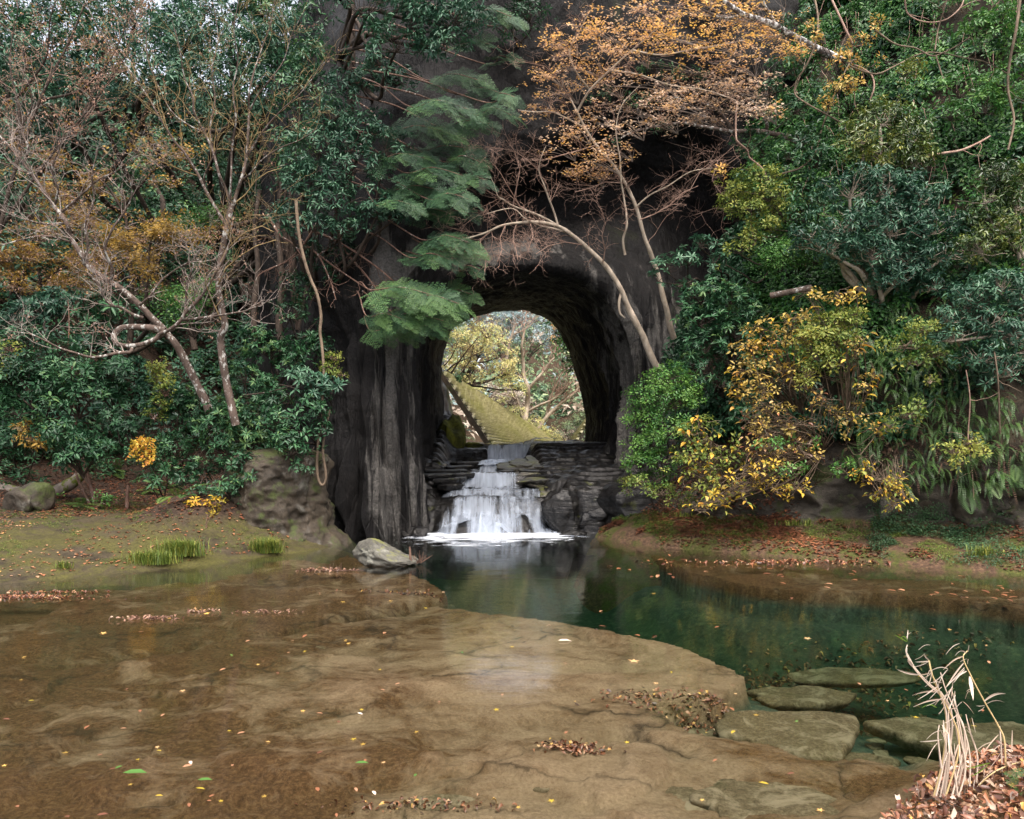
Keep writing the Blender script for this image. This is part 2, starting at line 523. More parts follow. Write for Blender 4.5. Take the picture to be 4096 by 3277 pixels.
# ------------------------------------------------------------------ the rock arch: sections from the far mouth forward and out over the face
S = [
    # far mouth (Y about 27)
    [(452, 500, 27), (447, 440, 27), (442, 395, 27), (442, 358, 27), (450, 334, 27), (469, 318, 27), (500, 311, 27), (531, 312, 27), (553, 325, 27), (569, 352, 27), (580, 388, 27), (586, 425, 27), (580, 500, 27)],
    [(438, 515, 23.5), (434, 440, 23.5), (431, 395, 23.5), (431, 352, 23.5), (440, 325, 23.5), (462, 308, 23.5), (500, 300, 23.5), (536, 302, 24), (562, 314, 24), (582, 345, 24), (597, 388, 24), (602, 430, 24), (592, 520, 24)],
    [(424, 525, 20.3), (422, 440, 20.2), (421, 392, 20.2), (422, 348, 20.2), (430, 318, 20.2), (453, 297, 20.5), (500, 287, 20.8), (545, 288, 21.2), (580, 300, 21.5), (604, 335, 21.5), (619, 388, 21.5), (622, 440, 21), (608, 530, 20.5)],
    [(425, 545, 18.0), (418, 450, 18.2), (416, 400, 18.2), (416, 345, 18.4), (424, 305, 18.8), (450, 279, 19.0), (500, 266, 19.2), (552, 266, 19.5), (598, 280, 19.9), (632, 325, 20.0), (644, 388, 20.2), (642, 440, 19.8), (630, 540, 19)],
    [(428, 560, 17.1), (410, 460, 17.2), (408, 400, 17.3), (407, 340, 17.5), (418, 292, 17.9), (450, 252, 19.4), (500, 236, 20.3), (560, 236, 20.9), (612, 250, 21.0), (652, 300, 20.8), (668, 380, 20.4), (664, 440, 19.8), (652, 540, 19)],
    [(405, 560, 16.8), (392, 460, 16.9), (390, 400, 17.0), (390, 335, 17.2), (402, 280, 17.5), (442, 222, 18.6), (500, 205, 20.6), (566, 196, 22.6), (640, 200, 23.2), (690, 255, 23.2), (712, 345, 22.4), (708, 435, 21.2), (676, 540, 19.3)],
    [(378, 558, 16.75), (372, 460, 16.8), (370, 395, 16.9), (371, 325, 17.1), (385, 262, 17.3), (430, 198, 17.6), (500, 165, 18.6), (575, 150, 20.6), (660, 135, 22.4), (724, 205, 22.8), (744, 325, 22.2), (742, 430, 21.4), (726, 540, 20)],
    [(347, 556, 16.9), (343, 460, 17.0), (341, 385, 17.2), (341, 305, 17.5), (352, 225, 17.7), (415, 140, 17.9), (500, 92, 18.6), (590, 66, 19.6), (690, 60, 20.6), (748, 160, 20.8), (762, 320, 20.8), (760, 430, 20.2), (745, 540, 19.5)],
    [(312, 560, 17.3), (306, 460, 18.2), (300, 370, 19.2), (298, 270, 20.0), (300, 150, 20.6), (385, 0, 19.6), (500, -50, 18.8), (600, -60, 19.6), (730, -60, 20.4), (800, 100, 20.8), (812, 300, 20.8), (808, 430, 20.4), (790, 540, 19.8)],
    [(270, 560, 21.5), (268, 440, 24), (262, 330, 26), (262, 200, 27), (280, 60, 27), (350, -70, 24), (500, -90, 21.5), (640, -100, 22), (790, -90, 23), (880, 0, 23.5), (890, 250, 22.5), (880, 430, 22), (860, 540, 21.5)],
]
ctl = PA(np.array(S, float))
G = crom(ctl, 460)
G = np.swapaxes(crom(np.swapaxes(G, 0, 1), 560), 0, 1)      # G[v, u]
Nn = grid_normals(G)
vv = np.linspace(0, 1, G.shape[0])[:, None] * np.ones((1, G.shape[1]))
uu = np.linspace(0, 1, G.shape[1])[None, :] * np.ones((G.shape[0], 1))
side = np.clip(np.abs(uu - 0.5) * 2.6 - 0.25, 0.12, 1)                       # flutes run down the walls, the vault is smoother
warp = 0.5 * fbm(G * np.array([0.5, 0.5, 0.35]), 3, 41)
q = np.stack([G[..., 0] * 1.25 + warp, G[..., 1] * 0.95 + warp, G[..., 2] * 0.14], -1)
fl = 1 - np.abs(fbm(q, 3, 43)) * 2.6
big = fbm(G * np.array([0.45, 0.45, 0.3]), 3, 47)
small = fbm(G * np.array([2.5, 2.5, 1.4]), 4, 53)
amp = 0.22 * side * sstep(0.0, 0.12, vv) * (1 - 0.6 * sstep(6.0, 9.5, G[..., 2]))
ph = vv * 17 + 0.9 * fbm(np.stack([vv * 5, uu * 3.0, 0 * uu], -1), 3, 59) + 0.35 * fbm(G * 0.5, 2, 60)
fold = (np.abs(np.sin(math.pi * ph)) ** 0.7 - 0.55) * (0.12 + 0.16 * sstep(0.6, 0.72, uu) + 0.24 * (0.5 + 0.5 * vnoise(np.stack([np.floor(ph) * 1.7, 3 * uu, 0 * uu], -1), 62))) * side * sstep(0.06, 0.2, vv) * (1 - 0.75 * sstep(5.5, 8.5, G[..., 2]))
Gd = G + Nn * (amp * (fl - 0.45) + 0.55 * big * sstep(0.3, 0.6, vv) + 0.10 * small + 0.05 * (0.4 - np.abs(fbm(G * np.array([4.0, 4.0, 1.2]), 3, 57))) * side + 0.03 * np.clip(fbm(G * np.array([0.8, 0.8, 1.6]), 3, 58) * 4, -1, 1) + fold)[..., None] * (1.0)
# keep the silhouette of the far mouth
G = Gd
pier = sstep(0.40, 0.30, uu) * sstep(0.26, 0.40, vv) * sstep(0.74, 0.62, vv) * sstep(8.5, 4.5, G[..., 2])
lit_ribs = 1.3 * sstep(0.60, 0.70, uu) * sstep(0.10, 0.25, vv) * sstep(0.62, 0.5, vv) * sstep(8.0, 5.0, G[..., 2])  # right inner wall painted paler, standing in for light that never reaches it
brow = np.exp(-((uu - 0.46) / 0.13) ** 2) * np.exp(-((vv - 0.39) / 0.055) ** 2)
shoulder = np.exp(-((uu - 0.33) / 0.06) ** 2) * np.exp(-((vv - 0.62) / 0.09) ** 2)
pale = np.clip(0.10 + 0.50 * pier + 0.5 * lit_ribs + 0.75 * brow + 0.22 * fbm(G * np.array([0.5, 0.5, 0.25]), 3, 64) + 0.8 * shoulder, 0, 1)
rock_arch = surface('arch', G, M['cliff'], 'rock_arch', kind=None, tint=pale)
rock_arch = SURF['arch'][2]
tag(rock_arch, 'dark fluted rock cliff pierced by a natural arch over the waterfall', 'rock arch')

# ------------------------------------------------------------------ cascade bed under the arch
def cas_z(x, y, rough=True):
    wob = 0.22 * fbm(np.stack([x * 1.3, y * 0.0 + 3.0], -1), 3, 61)
    def st(y0, w, h):
        k_ = int(y0 * 10)
        curve = 0.30 * fbm(np.stack([x * 1.1 + k_ * 7.3, 0 * y + k_], -1), 3, 60 + k_) + (0.10 * (x + 0.5) ** 2 if y0 < 19 else 0.06 * x)
        return h * sstep(y0, y0 + w, y + 0.3 * wob - curve)
    z = -0.35 - 0.9 * sstep(17.1, 16.3, y) + st(17.2, 0.5, 0.34) + st(17.55, 0.45, 0.33) + st(17.95, 0.55, 0.40) + st(18.5, 0.5, 0.16)
    z = z + st(19.9, 0.32, 0.36) + st(21.2, 0.3, 0.1) + st(22.1, 0.3, 0.12) + st(23.3, 0.7, 0.46) + st(24.2, 1.2, 0.06)
    # right-hand strata climb in thin ledges
    zr = 0.92 + (y - 18.6) * 0.235 + (x - 0.6) * 0.10 + 0.22 * fbm(np.stack([x * 0.9, y * 0.9], -1), 3, 67)
    k = 0.105
    zr = np.floor(zr / k) * k + k * sstep(0.55, 1.0, (zr / k) % 1.0)
    zr = np.minimum(zr, 2.12)
    face = sstep(17.55, 17.85, y + 0.25 * fbm(np.stack([x * 2, y * 0], -1), 2, 71))
    zr = np.where(y < 18.6, -0.35 + 1.29 * face, zr)
    wr = sstep(0.62, 1.0, x + np.where((y > 19.0) & (y < 20.4), -0.15, 0) + 0.15 * (y - 19) * (y > 19) * 0.2 + 0.2 * fbm(np.stack([x, y], -1), 2, 73) + np.where(y < 19.0, -0.45, 0) )
    z = z * (1 - wr) + np.maximum(z, zr) * wr
    # left-hand ledges and the dark rock at the foot of the pier
    zl = 0.55 + (y - 17.2) * 0.26 + 0.3 * fbm(np.stack([x * 1.4, y * 1.4], -1), 3, 77)
    zl = np.floor(zl / 0.14) * 0.14 + 0.14 * sstep(0.5, 1.0, (zl / 0.14) % 1.0)
    wl = sstep(-1.75, -2.3, x + 0.12 * (19 - y) * (y < 19) )
    z = z * (1 - wl) + np.maximum(z, np.where(y < 17.9, -0.3 + 0.55 * sstep(16.6, 17.9, y) + 0.2 * fbm(np.stack([x * 3, y * 3], -1), 3, 79), zl)) * wl
    if rough:
        z = z + 0.05 * fbm(np.stack([x * 3, y * 3], -1), 4, 83) + 0.16 * np.maximum(0, fbm(np.stack([x * 1.7 + 3, y * 1.5], -1), 2, 87)) * (y < 18.4) + 0.09 * fbm(np.stack([x * 1.2, y * 1.2], -1), 3, 85) * (y < 18.6)
    for bx, by, bh, br in ((-1.5, 17.35, 0.28, 0.30), (-0.3, 17.5, 0.22, 0.28), (0.45, 17.35, 0.26, 0.32), (-1.0, 17.75, 0.15, 0.25)):
        z = z + bh * np.exp(-(((x - bx) / br) ** 2 + ((y - by) / br) ** 2))
    return z


xs = np.linspace(-3.8, 3.6, 300)
ys = np.concatenate([np.linspace(16.2, 20.6, 230), np.linspace(20.63, 27, 170), np.linspace(27.2, 60, 40)])
X, Yg = np.meshgrid(xs, ys, indexing='ij')
G = np.stack([X * np.where(Yg > 27, 1 + (Yg - 27) * 0.05, 1), Yg, cas_z(X, Yg)], -1)
surface('cascade', G, M['cascade'], 'stepped_rock_terrain')

# ------------------------------------------------------------------ bed of the pool
POOL = [(330, 552), (400, 572), (440, 588), (452, 610), (522, 617), (608, 634), (665, 648), (708, 663), (748, 686), (716, 712), (672, 707), (640, 712), (690, 742), (760, 752), (800, 770), (870, 772), (930, 790), (960, 819), (1100, 830),
        (1500, 760), (1200, 630), (1024, 612), (930, 602), (860, 596), (760, 590), (690, 575), (640, 553), (594, 542), (500, 535), (400, 537), (330, 545)]
POOLW = [tuple(PZ(a, b, -0.2)[:2]) for a, b in POOL]
CRACK = [tuple(PZ(a, b, -0.2)[:2]) for a, b in [(60, 665), (120, 657), (230, 640), (290, 634), (330, 622), (400, 610), (450, 601), (520, 597)]]


def bed_z(x, y):
    p2 = np.stack([x, y], -1)
    wx = x + 0.20 * fbm(p2 * 1.3, 5, 91, 0.6)
    wy = y + 0.20 * fbm(p2 * 1.3 + 9, 5, 92, 0.6)
    d = dpoly(wx, wy, POOLW)
    sd = np.where(inpoly(wx, wy, POOLW), d, -d)
    deep = 0.42 + 0.65 * sstep(6.2, 9.0, y) - 0.3 * sstep(14.5, 16.5, y)
    z = -0.17 - 0.035 * fbm(p2 * 0.9, 4, 93) - deep * (0.45 * sstep(0.0, 0.06, sd) + 0.55 * sstep(0.05, 1.3, sd))
    z = z + sstep(-0.5, 0, sd) * 0.02
    slabstep = fbm(p2 * np.array([0.55, 0.9]) + 4, 2, 94)
    lam = fbm(p2 * np.array([0.7, 1.0]) + 31 + 0.25 * fbm(p2 * 2.5, 3, 90)[..., None], 4, 97) * 5.0
    z = z + 0.022 * (np.floor(lam) + sstep(0.90, 1.0, lam - np.floor(lam))) * (sd < 0) * sstep(0.0, 0.5, -sd)
    z = z + 0.05 * sstep(0.02, 0.05, slabstep) * (sd < 0) * sstep(0.0, 0.3, -sd)
    lime = fbm(p2 * np.array([0.8, 1.1]) + 14, 3, 98)
    z = z + 0.04 * sstep(0.1, 0.13, lime) * (sd < 0) * (y < 7) * sstep(0.0, 0.3, -sd)
    dc = dpoly(wx, wy, CRACK, closed=False)
    z = z - 0.16 * np.exp(-(dc / 0.10) ** 2) - 0.05 * np.exp(-(dc / 0.35) ** 2)
    z = z + 0.012 * fbm(p2 * 7, 4, 95)
    # the near bank under the camera's right
    dn = np.hypot((x - 4.1) / 2.0, (y - 3.6) / 1.6)
    bank = 0.8 * (1 - dn) + 0.05 * fbm(p2 * 4, 3, 96)
    z = np.maximum(z, np.where(dn < 1.6, bank, -9) - 0.0)
    z = np.where(y < 1.2, np.maximum(z, (1.2 - y) * 0.5 - 0.3), z)
    return z


t = np.linspace(0, 1, 430)
ys = 1.0 + 16.6 * t ** 1.55
ys = np.concatenate([np.linspace(-4, 0.95, 30), ys])
ss = np.linspace(-1, 1, 520)
Yg = np.repeat(ys[None, :], len(ss), 0)
half = 3.0 + 0.85 * np.maximum(Yg, 0)
X = ss[:, None] * half
G = np.stack([X, Yg, bed_z(X, Yg)], -1)
m, N = new_mat('stream bed sandstone')
big = N.noise(0.5, 9, 0.68, N.pos((1, 1, 1)), 0.9)
mid = N.noise(1.6, 9, 0.72, N.pos((1, 1.3, 1)), 1.4)
fine = N.noise(26, 7, 0.8, N.pos())
speck = N.noise(90, 3, 0.8, N.pos())
alg = N.ramp(fine, [(0.30, (0.024, 0.012, 0.005)), (0.5, (0.085, 0.045, 0.018)), (0.72, (0.19, 0.112, 0.05))])
alg = N.mix(N.ramp(speck, [(0.55, 0.0), (0.68, 0.5)]), alg, (0.20, 0.13, 0.07))
sand = N.ramp(N.noise(40, 6, 0.75, N.pos()), [(0.3, (0.165, 0.112, 0.065)), (0.7, (0.33, 0.235, 0.145))])
mm = N.math('ADD', N.math('MULTIPLY', big, 0.5), N.math('MULTIPLY', mid, 0.5))
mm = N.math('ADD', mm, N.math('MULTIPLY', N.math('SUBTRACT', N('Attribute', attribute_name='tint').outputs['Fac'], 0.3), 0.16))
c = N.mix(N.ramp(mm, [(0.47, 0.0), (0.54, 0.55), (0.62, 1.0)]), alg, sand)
crk = N('TexVoronoi', {'Vector': N('VectorMath', {0: N.pos((0.8, 1.1, 1)), 1: N('TexNoise', {'Scale': 1.5, 'Detail': 5, 'Vector': N.pos()}).outputs[1]}, operation='ADD').outputs[0], 'Scale': 0.8}, feature='DISTANCE_TO_EDGE').outputs['Distance']
crk = N.ramp(crk, [(0.0, 1.0), (0.02, 0.35), (0.06, 0.0)])
c = N.mix(N.math('MULTIPLY', crk, N.ramp(N.noise(0.9, 4, 0.6, N.pos()), [(0.45, 0.0), (0.6, 0.9)])), c, (0.03, 0.02, 0.01))
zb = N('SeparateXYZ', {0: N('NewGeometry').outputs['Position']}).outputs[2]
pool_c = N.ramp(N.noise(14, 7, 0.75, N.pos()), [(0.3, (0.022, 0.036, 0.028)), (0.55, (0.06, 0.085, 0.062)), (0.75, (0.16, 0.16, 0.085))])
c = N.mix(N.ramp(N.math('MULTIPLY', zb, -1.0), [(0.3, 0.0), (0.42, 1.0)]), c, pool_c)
hb = N.math('ADD', fine, N.math('MULTIPLY', mid, 2.0))
hb = N.math('SUBTRACT', hb, N.math('MULTIPLY', crk, 0.5))
b = N('BsdfPrincipled', {'Base Color': c, 'Roughness': 0.85, 'Specular IOR Level': 0.1, 'Normal': N.bump(hb, 0.8, 0.04)})
M['bed'] = N.finish(b)
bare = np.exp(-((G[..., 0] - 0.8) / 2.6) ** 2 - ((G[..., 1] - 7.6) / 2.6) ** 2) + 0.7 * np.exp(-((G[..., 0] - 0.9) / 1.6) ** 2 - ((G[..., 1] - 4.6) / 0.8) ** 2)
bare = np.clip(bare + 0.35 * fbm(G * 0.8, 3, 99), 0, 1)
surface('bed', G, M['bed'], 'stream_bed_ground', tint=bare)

# ------------------------------------------------------------------ pool water: a closed body with a reflecting, see-through top
m, N = new_mat('clear greenish pool water')
wv = N.noise(1.0, 3, 0.5, N.pos((1.2, 3.5, 1)))
nb = N.bump(wv, 0.035, 0.08)
fr = N('Fresnel', {'IOR': 1.33, 'Normal': nb})
gl = N('BsdfGlossy', {'Color': (1, 1, 1), 'Roughness': 0.085, 'Normal': nb}, distribution='GGX')
tr = N('BsdfTransparent', {'Color': (0.97, 0.98, 0.97)})
N.finish(N('MixShader', {0: fr.outputs[0], 1: tr.outputs[0], 2: gl.outputs[0]}))
ab = N('VolumeAbsorption', {'Color': (0.46, 0.63, 0.53), 'Density': 0.7})
N.nt.links.new(ab.outputs[0], N.out.inputs['Volume'])
M['water'] = m
x0, x1, y0, y1 = -30.0, 30.0, -4.0, 19.4
nx, ny = 40, 24
xs, ys = np.linspace(x0, x1, nx), np.linspace(y0, y1, ny)
X, Yg = np.meshgrid(xs, ys, indexing='ij')
top = np.stack([X, Yg, 0 * X], -1).reshape(-1, 3)
bot = top - np.array([0, 0, 2.2])
f = grid_faces(nx, ny)
idx = np.arange(nx * ny).reshape(nx, ny)
rim = np.concatenate([idx[:, 0], idx[-1, 1:], idx[-2::-1, -1], idx[0, -2:0:-1]])
r2 = np.roll(rim, -1)
sides = np.stack([rim, rim + nx * ny, r2 + nx * ny, r2], -1)
w = Geo().add(np.concatenate([top, bot]), [f, f[:, ::-1] + nx * ny, sides]).build('pool_water', M['water'], smooth=False)
w['kind'] = 'structure'
# ------------------------------------------------------------------ placing things: rays from the eye to the ground already built
BVH = {}
for k, (G_, N_, o_) in SURF.items():
    g2 = G_[::2, ::2]
    BVH[k] = BVHTree.FromPolygons([tuple(v) for v in g2.reshape(-1, 3)], [tuple(f) for f in grid_faces(*g2.shape[:2])])


def hit(px, py, names=('left', 'right', 'arch', 'cascade')):
    d = Vector(((px - CX) / F, 1.0, -(py - HY) / F))
    L = d.length
    best = None
    for k in names:
        p, n, i, dist = BVH[k].ray_cast(Vector((0, 0, CH)), d / L)
        if p is not None and (best is None or dist < best[1]):
            best = (p, dist, n)
    if best is None:
        return np.array(P(px, py, 30.0)), 30.0
    p = np.array(best[0])
    return p, p[1]


def drop(x, y, names=('left', 'right', 'bed', 'cascade')):
    """ground height under (x, y)"""
    z = None
    for k in names:
        p, n, i, dist = BVH[k].ray_cast(Vector((x, y, 60)), Vector((0, 0, -1)))
        if p is not None and (z is None or p[2] > z):
            z = p[2]
    return 0.0 if z is None else z


# ------------------------------------------------------------------ rocks
import itertools


def ico(sub):
    import bmesh
    bm = bmesh.new()
    bmesh.ops.create_icosphere(bm, subdivisions=sub, radius=1.0)
    bm.verts.ensure_lookup_table()
    V = np.array([v.co[:] for v in bm.verts])
    T = np.array([[v.index for v in f.verts] for f in bm.faces])
    bm.free()
    return V, T


ICO = {k: ico(k) for k in (2, 3, 4, 5)}


def rock_geo(c, r, seed, sub=4, rough=0.22, flat=0.0, cuts=5, rot=0.0):
    V, T = ICO[sub]
    rr = np.random.default_rng(seed)
    v = V.copy()
    for _ in range(cuts):
        n = nrm(rr.normal(size=3) * np.array([1, 1, 0.6]))
        d = rr.uniform(0.55, 0.85)
        s = v @ n
        v = v - n * np.maximum(s - d, 0)[:, None] * 0.85
    v = v * (1 + rough * fbm(V * 1.4 + seed * 3.1, 4, seed))[:, None]
    if flat:
        v[:, 2] = np.where(v[:, 2] > flat, flat + (v[:, 2] - flat) * 0.15, v[:, 2])
    v = v * np.array(r)
    cr, sr = math.cos(rot), math.sin(rot)
    v = v @ np.array([[cr, sr, 0], [-sr, cr, 0], [0, 0, 1]])
    v = v + 0.03 * min(r) * nrm(v) * fbm(V * 7, 3, seed + 5)[:, None]
    return Geo().add(v + np.array(c), T)


def slab_geo(c, rx, ry, th, seed, rot=0.0, tilt=(0, 0), n=18, rag=0.18):
    """an irregular flat stone: ragged outline, undercut lower edge, chamfered top"""
    rr = np.random.default_rng(seed)
    a = np.linspace(0, 2 * math.pi, n, endpoint=False) + rr.uniform(-0.1, 0.1, n)
    rad = 1 + rag * (vnoise(np.stack([np.cos(a) * 1.3 + seed, np.sin(a) * 1.3], -1), seed) + 0.6 * vnoise(np.stack([np.cos(a) * 3 + seed, np.sin(a) * 3], -1), seed + 1))
    rad /= np.maximum(np.abs(np.cos(a)), np.abs(np.sin(a))) ** 0.45
    ring = []
    for s, z in ((0.86, -th), (0.97, -th * 0.55), (1.0, -th * 0.15), (0.95, 0.0), (0.55, th * 0.05)):
        ring.append(np.stack([np.cos(a) * rad * rx * s, np.sin(a) * rad * ry * s, z + rr.uniform(-0.08, 0.08, n) * th], -1))
    V = np.concatenate(ring + [np.array([[0, 0, th * 0.08]])])
    fs = []
    for k in range(4):
        i = np.arange(n) + k * n
        j = (np.arange(n) + 1) % n + k * n
        fs.append(np.stack([i, j, j + n, i + n], -1))
    i = np.arange(n) + 4 * n
    j = (np.arange(n) + 1) % n + 4 * n
    cap = np.stack([i, j, np.full(n, 5 * n)], -1)
    V[:, 2] += V[:, 0] * tilt[0] + V[:, 1] * tilt[1]
    cr, sr = math.cos(rot), math.sin(rot)
    V = V @ np.array([[cr, sr, 0], [-sr, cr, 0], [0, 0, 1]])
    return Geo().add(V + np.array(c), [np.concatenate(fs), cap])


def worn_slab(c, rx, ry, th, seed, rot=0.0, tilt=(0, 0)):
    """a worn flat stone with a broken outline, chipped rim and pitted top"""
    rr = np.random.default_rng(seed)
    na, nr_ = 72, 22
    a = np.linspace(0, 2 * math.pi, na, endpoint=False)
    ca, sa = np.cos(a), np.sin(a)
    rad = 1 + 0.22 * vnoise(np.stack([ca * 1.2 + seed, sa * 1.2], -1), seed) + 0.13 * vnoise(np.stack([ca * 3 + seed, sa * 3], -1), seed + 1) + 0.06 * vnoise(np.stack([ca * 8 + seed, sa * 8], -1), seed + 2)
    for _ in range(4):
        th0 = rr.uniform(0, 6.28); d0 = rr.uniform(0.7, 0.9)
        cc = np.cos(a - th0)
        rad = np.where(cc > 0.15, np.minimum(rad, d0 / np.maximum(cc, 0.15)), rad)
    prof = crom([[0.80, -1.0], [0.93, -0.7], [1.0, -0.35], [0.99, -0.12], [0.93, 0.0], [0.75, 0.03], [0.4, 0.05], [0.0, 0.06]], nr_)
    V = np.stack([ca[:, None] * rad[:, None] * prof[None, :, 0] * rx, sa[:, None] * rad[:, None] * prof[None, :, 0] * ry, np.repeat(prof[None, :, 1] * th, na, 0)], -1)
    q = V + seed * 1.7
    V[..., 2] += th * (0.22 * fbm(q * 3.0, 4, seed) + 0.10 * np.abs(fbm(q * 9, 3, seed + 4))) * prof[None, :, 0]
    V += 0.10 * th * np.stack([fbm(q * 7, 3, seed + 7), fbm(q * 7, 3, seed + 8), 0 * V[..., 0]], -1)
    V[:, -1] = V[:, -1].mean(0)
    V[..., 2] += V[..., 0] * tilt[0] + V[..., 1] * tilt[1]
    cr, sr = math.cos(rot), math.sin(rot)
    V = V @ np.array([[cr, sr, 0], [-sr, cr, 0], [0, 0, 1]])
    V = np.concatenate([V, V[:1]])
    return Geo().add((V + np.array(c)).reshape(-1, 3), grid_faces(na + 1, nr_))


# mossy outcrop at the corner of the left bank
th_ = np.linspace(0, 2 * math.pi, 150)
hh = np.linspace(0, 1, 110)
prof_r = crom([[1.62], [1.30], [1.10], [1.03], [1.02], [1.02], [1.0], [0.9], [0.5], [0.05]], 110)[:, 0]
prof_z = crom([[-0.25], [0.12], [0.42], [0.8], [1.15], [1.5], [1.75], [1.9], [2.0], [2.03]], 110)[:, 0]
A, H_ = np.meshgrid(th_, np.arange(110))
A = A.T; H_ = H_.T
oc = np.array([-5.02, 16.0, 0])
Gx = np.stack([np.cos(A) * prof_r[H_] * 1.02, np.sin(A) * prof_r[H_] * 0.95, prof_z[H_]], -1)
Np = nrm(Gx * np.array([1, 1, 0.0]) + 1e-6)
led = fbm(np.stack([Gx[..., 0] * 1.1, Gx[..., 1] * 1.1, Gx[..., 2] * 2.6], -1), 4, 101)
Gx = Gx + Np * (0.16 * led - 0.07 * np.exp(-(np.abs(fbm(np.stack([Gx[..., 0] * 1.3, Gx[..., 1] * 1.3, Gx[..., 2] * 0.4], -1), 3, 105)) / 0.05) ** 2) + 0.16 * np.abs(fbm(Gx * 3, 4, 103)))[..., None]
Gx[-1] = Gx[0]
g = Geo().add((Gx + oc).reshape(-1, 3), grid_faces(150, 110)).solo('rock_outcrop', M['bankrock'], 'brown mossy rock outcrop flaring into the pool beside the left pier of the arch', 'rock outcrop', oc)

# boulder standing in the pool
bp = PZ(383, 566, 0)
V, T = ICO[5]
v = V.copy()
v = v * (1 + 0.30 * fbm(V * 1.7 + 3, 4, 111))[:, None]
t_ = v[:, 0]
v[:, 2] = v[:, 2] * np.interp(t_, [-1, -0.5, 0.0, 0.5, 1], [1.2, 1.25, 0.85, 0.5, 0.45]) + np.interp(t_, [-1, -0.4, 0.1, 1], [0.35, 0.35, 0.05, -0.12])
v[:, 2] -= 0.12 * np.maximum(0, fbm(V * 4, 3, 113))
v = v * np.array([0.57, 0.42, 0.25])
v[:, 1] += -0.12 * v[:, 0]
v = v + nrm(v) * (0.035 * fbm(V * 6, 4, 115))[:, None]
boulder = Geo().add(v + bp + np.array([0, 0.35, 0.07]), T).solo('boulder', M['boulder'], 'pale lichen and moss covered boulder standing alone in the pool', 'boulder', bp)

# two stones on the left shelf
for (px, py, r, sd, lab) in [(17, 509, (0.42, 0.35, 0.34), 5, 'low mossy brown stone on the left shelf in front of the fallen log'),
                             (30, 508, (0.38, 0.34, 0.42), 9, 'upright grey lichened stone on the left shelf in front of the fallen log')]:
    p, Y = hit(px, py + 3)
    rock_geo(p + np.array([0, 0.2, r[2] * 0.5]), r, sd).solo('stone', M['bankrock'], lab, 'stone', p, 'stones on the left shelf')

M['brightmoss'] = rock_mat('bright moss on rock', (0.03, 0.03, 0.012), (0.10, 0.11, 0.02), (0.20, 0.21, 0.03), streak=(2, 2, 0.8), streak_lo=0.45, streak_hi=0.65, rough=0.95, spec=0.1)
p = P(452, 448, 25.4)
rock_geo(p, (0.55, 1.3, 1.25), 77, 5, 0.35, 0, 1, 0.1).solo('mossy_buttress', M['brightmoss'], 'bright green moss covered foot of the left tunnel wall at the far mouth', 'rock', p)
p = P(474, 452, 25.2)
rock_geo(p, (0.5, 0.6, 0.32), 78, 4, 0.35, 0, 6).solo('mossy_rock', M['brightmoss'], 'low mossy rock at the crest left of the upper fall', 'rock', p)
# dark rocks around the cascade
p = P(640, 508, 17.7)
rock_geo(p, (1.15, 0.9, 0.75), 23, 5, 0.2, 0.75).solo('dome_rock', M['cascade'], 'large smooth black rock at the right foot of the arch beside the lower fall', 'rock', p)
for i, (px, py, r, lab) in enumerate([(392, 528, (0.30, 0.25, 0.14), 'wet black rock at the foot of the left pier, nearest the pier'),
                                      (408, 524, (0.26, 0.25, 0.17), 'wet black rock between the left pier and the lower fall, rounded'),
                                      (420, 515, (0.25, 0.25, 0.18), 'wet black rock right against the left edge of the lower fall'),
                                      (404, 533, (0.20, 0.18, 0.08), 'flat wet black rock at the waterline left of the lower fall'),
                                      (573, 534, (0.34, 0.2, 0.09), 'flat wet black rock at the waterline right of the lower fall'),
                                      (608, 535, (0.30, 0.2, 0.10), 'small wet black rock at the waterline below the big dome rock')]):
    p = PZ(px, 534 + (i % 3), 0.0) + np.array([0, 0, r[2] * 0.3])
    rock_geo(p, r, 31 + i, 4).solo('wet_rock', M['cascade'], lab, 'rock', p, 'wet rocks at the foot of the cascade')

for px, py, Y, r, lab in [(562, 515, 17.75, (0.55, 0.4, 0.62), 'black dripping rock face just right of the lower fall'), (596, 514, 17.9, (0.6, 0.4, 0.6), 'black rock face between the dripping face and the big dome rock')]:
    p = P(px, py, Y)
    rock_geo(p, r, int(px), 5, 0.3, 0, 8).solo('wet_rock', M['cascade'], lab, 'rock', p)

# layered rock bank on the right of the cascade: thin ledges stacked one on the other
bank = thing('layered_rock_bank', 'mossy rock bank of thin stacked ledges right of the cascade under the arch', 'rock bank', (1.3, 20.5, 1.0))
rr = np.random.default_rng(5)
k = 0
for row in range(17):
    z = 0.95 + row * 0.075 + rr.uniform(-0.02, 0.02)
    Yb = 18.8 + row * 0.33
    nx_ = 4
    for j in range(nx_):
        x = (0.95 if row < 5 else 0.6) + j * 0.5 + rr.uniform(-0.15, 0.15) + 0.10 * math.sin(row * 1.7) - 0.03 * row
        if x > 2.45 or (row > 8 and x < 1.35): continue
        slab_geo((x, Yb + 0.55 + rr.uniform(-0.12, 0.12), z + rr.uniform(-0.02, 0.03)), rr.uniform(0.28, 0.62), rr.uniform(0.45, 0.8), rr.uniform(0.07, 0.14), 300 + k, rr.uniform(-0.4, 0.4), (rr.uniform(-0.03, 0.16), rr.uniform(0.02, 0.2)), 18, 0.42).build('ledge', M['strata'], bank, smooth=False)
        k += 1
lb = thing('ledge_rock', 'low dark stepped ledges on the left of the middle fall', 'rock ledge', (-2.3, 20.5, 0.9))
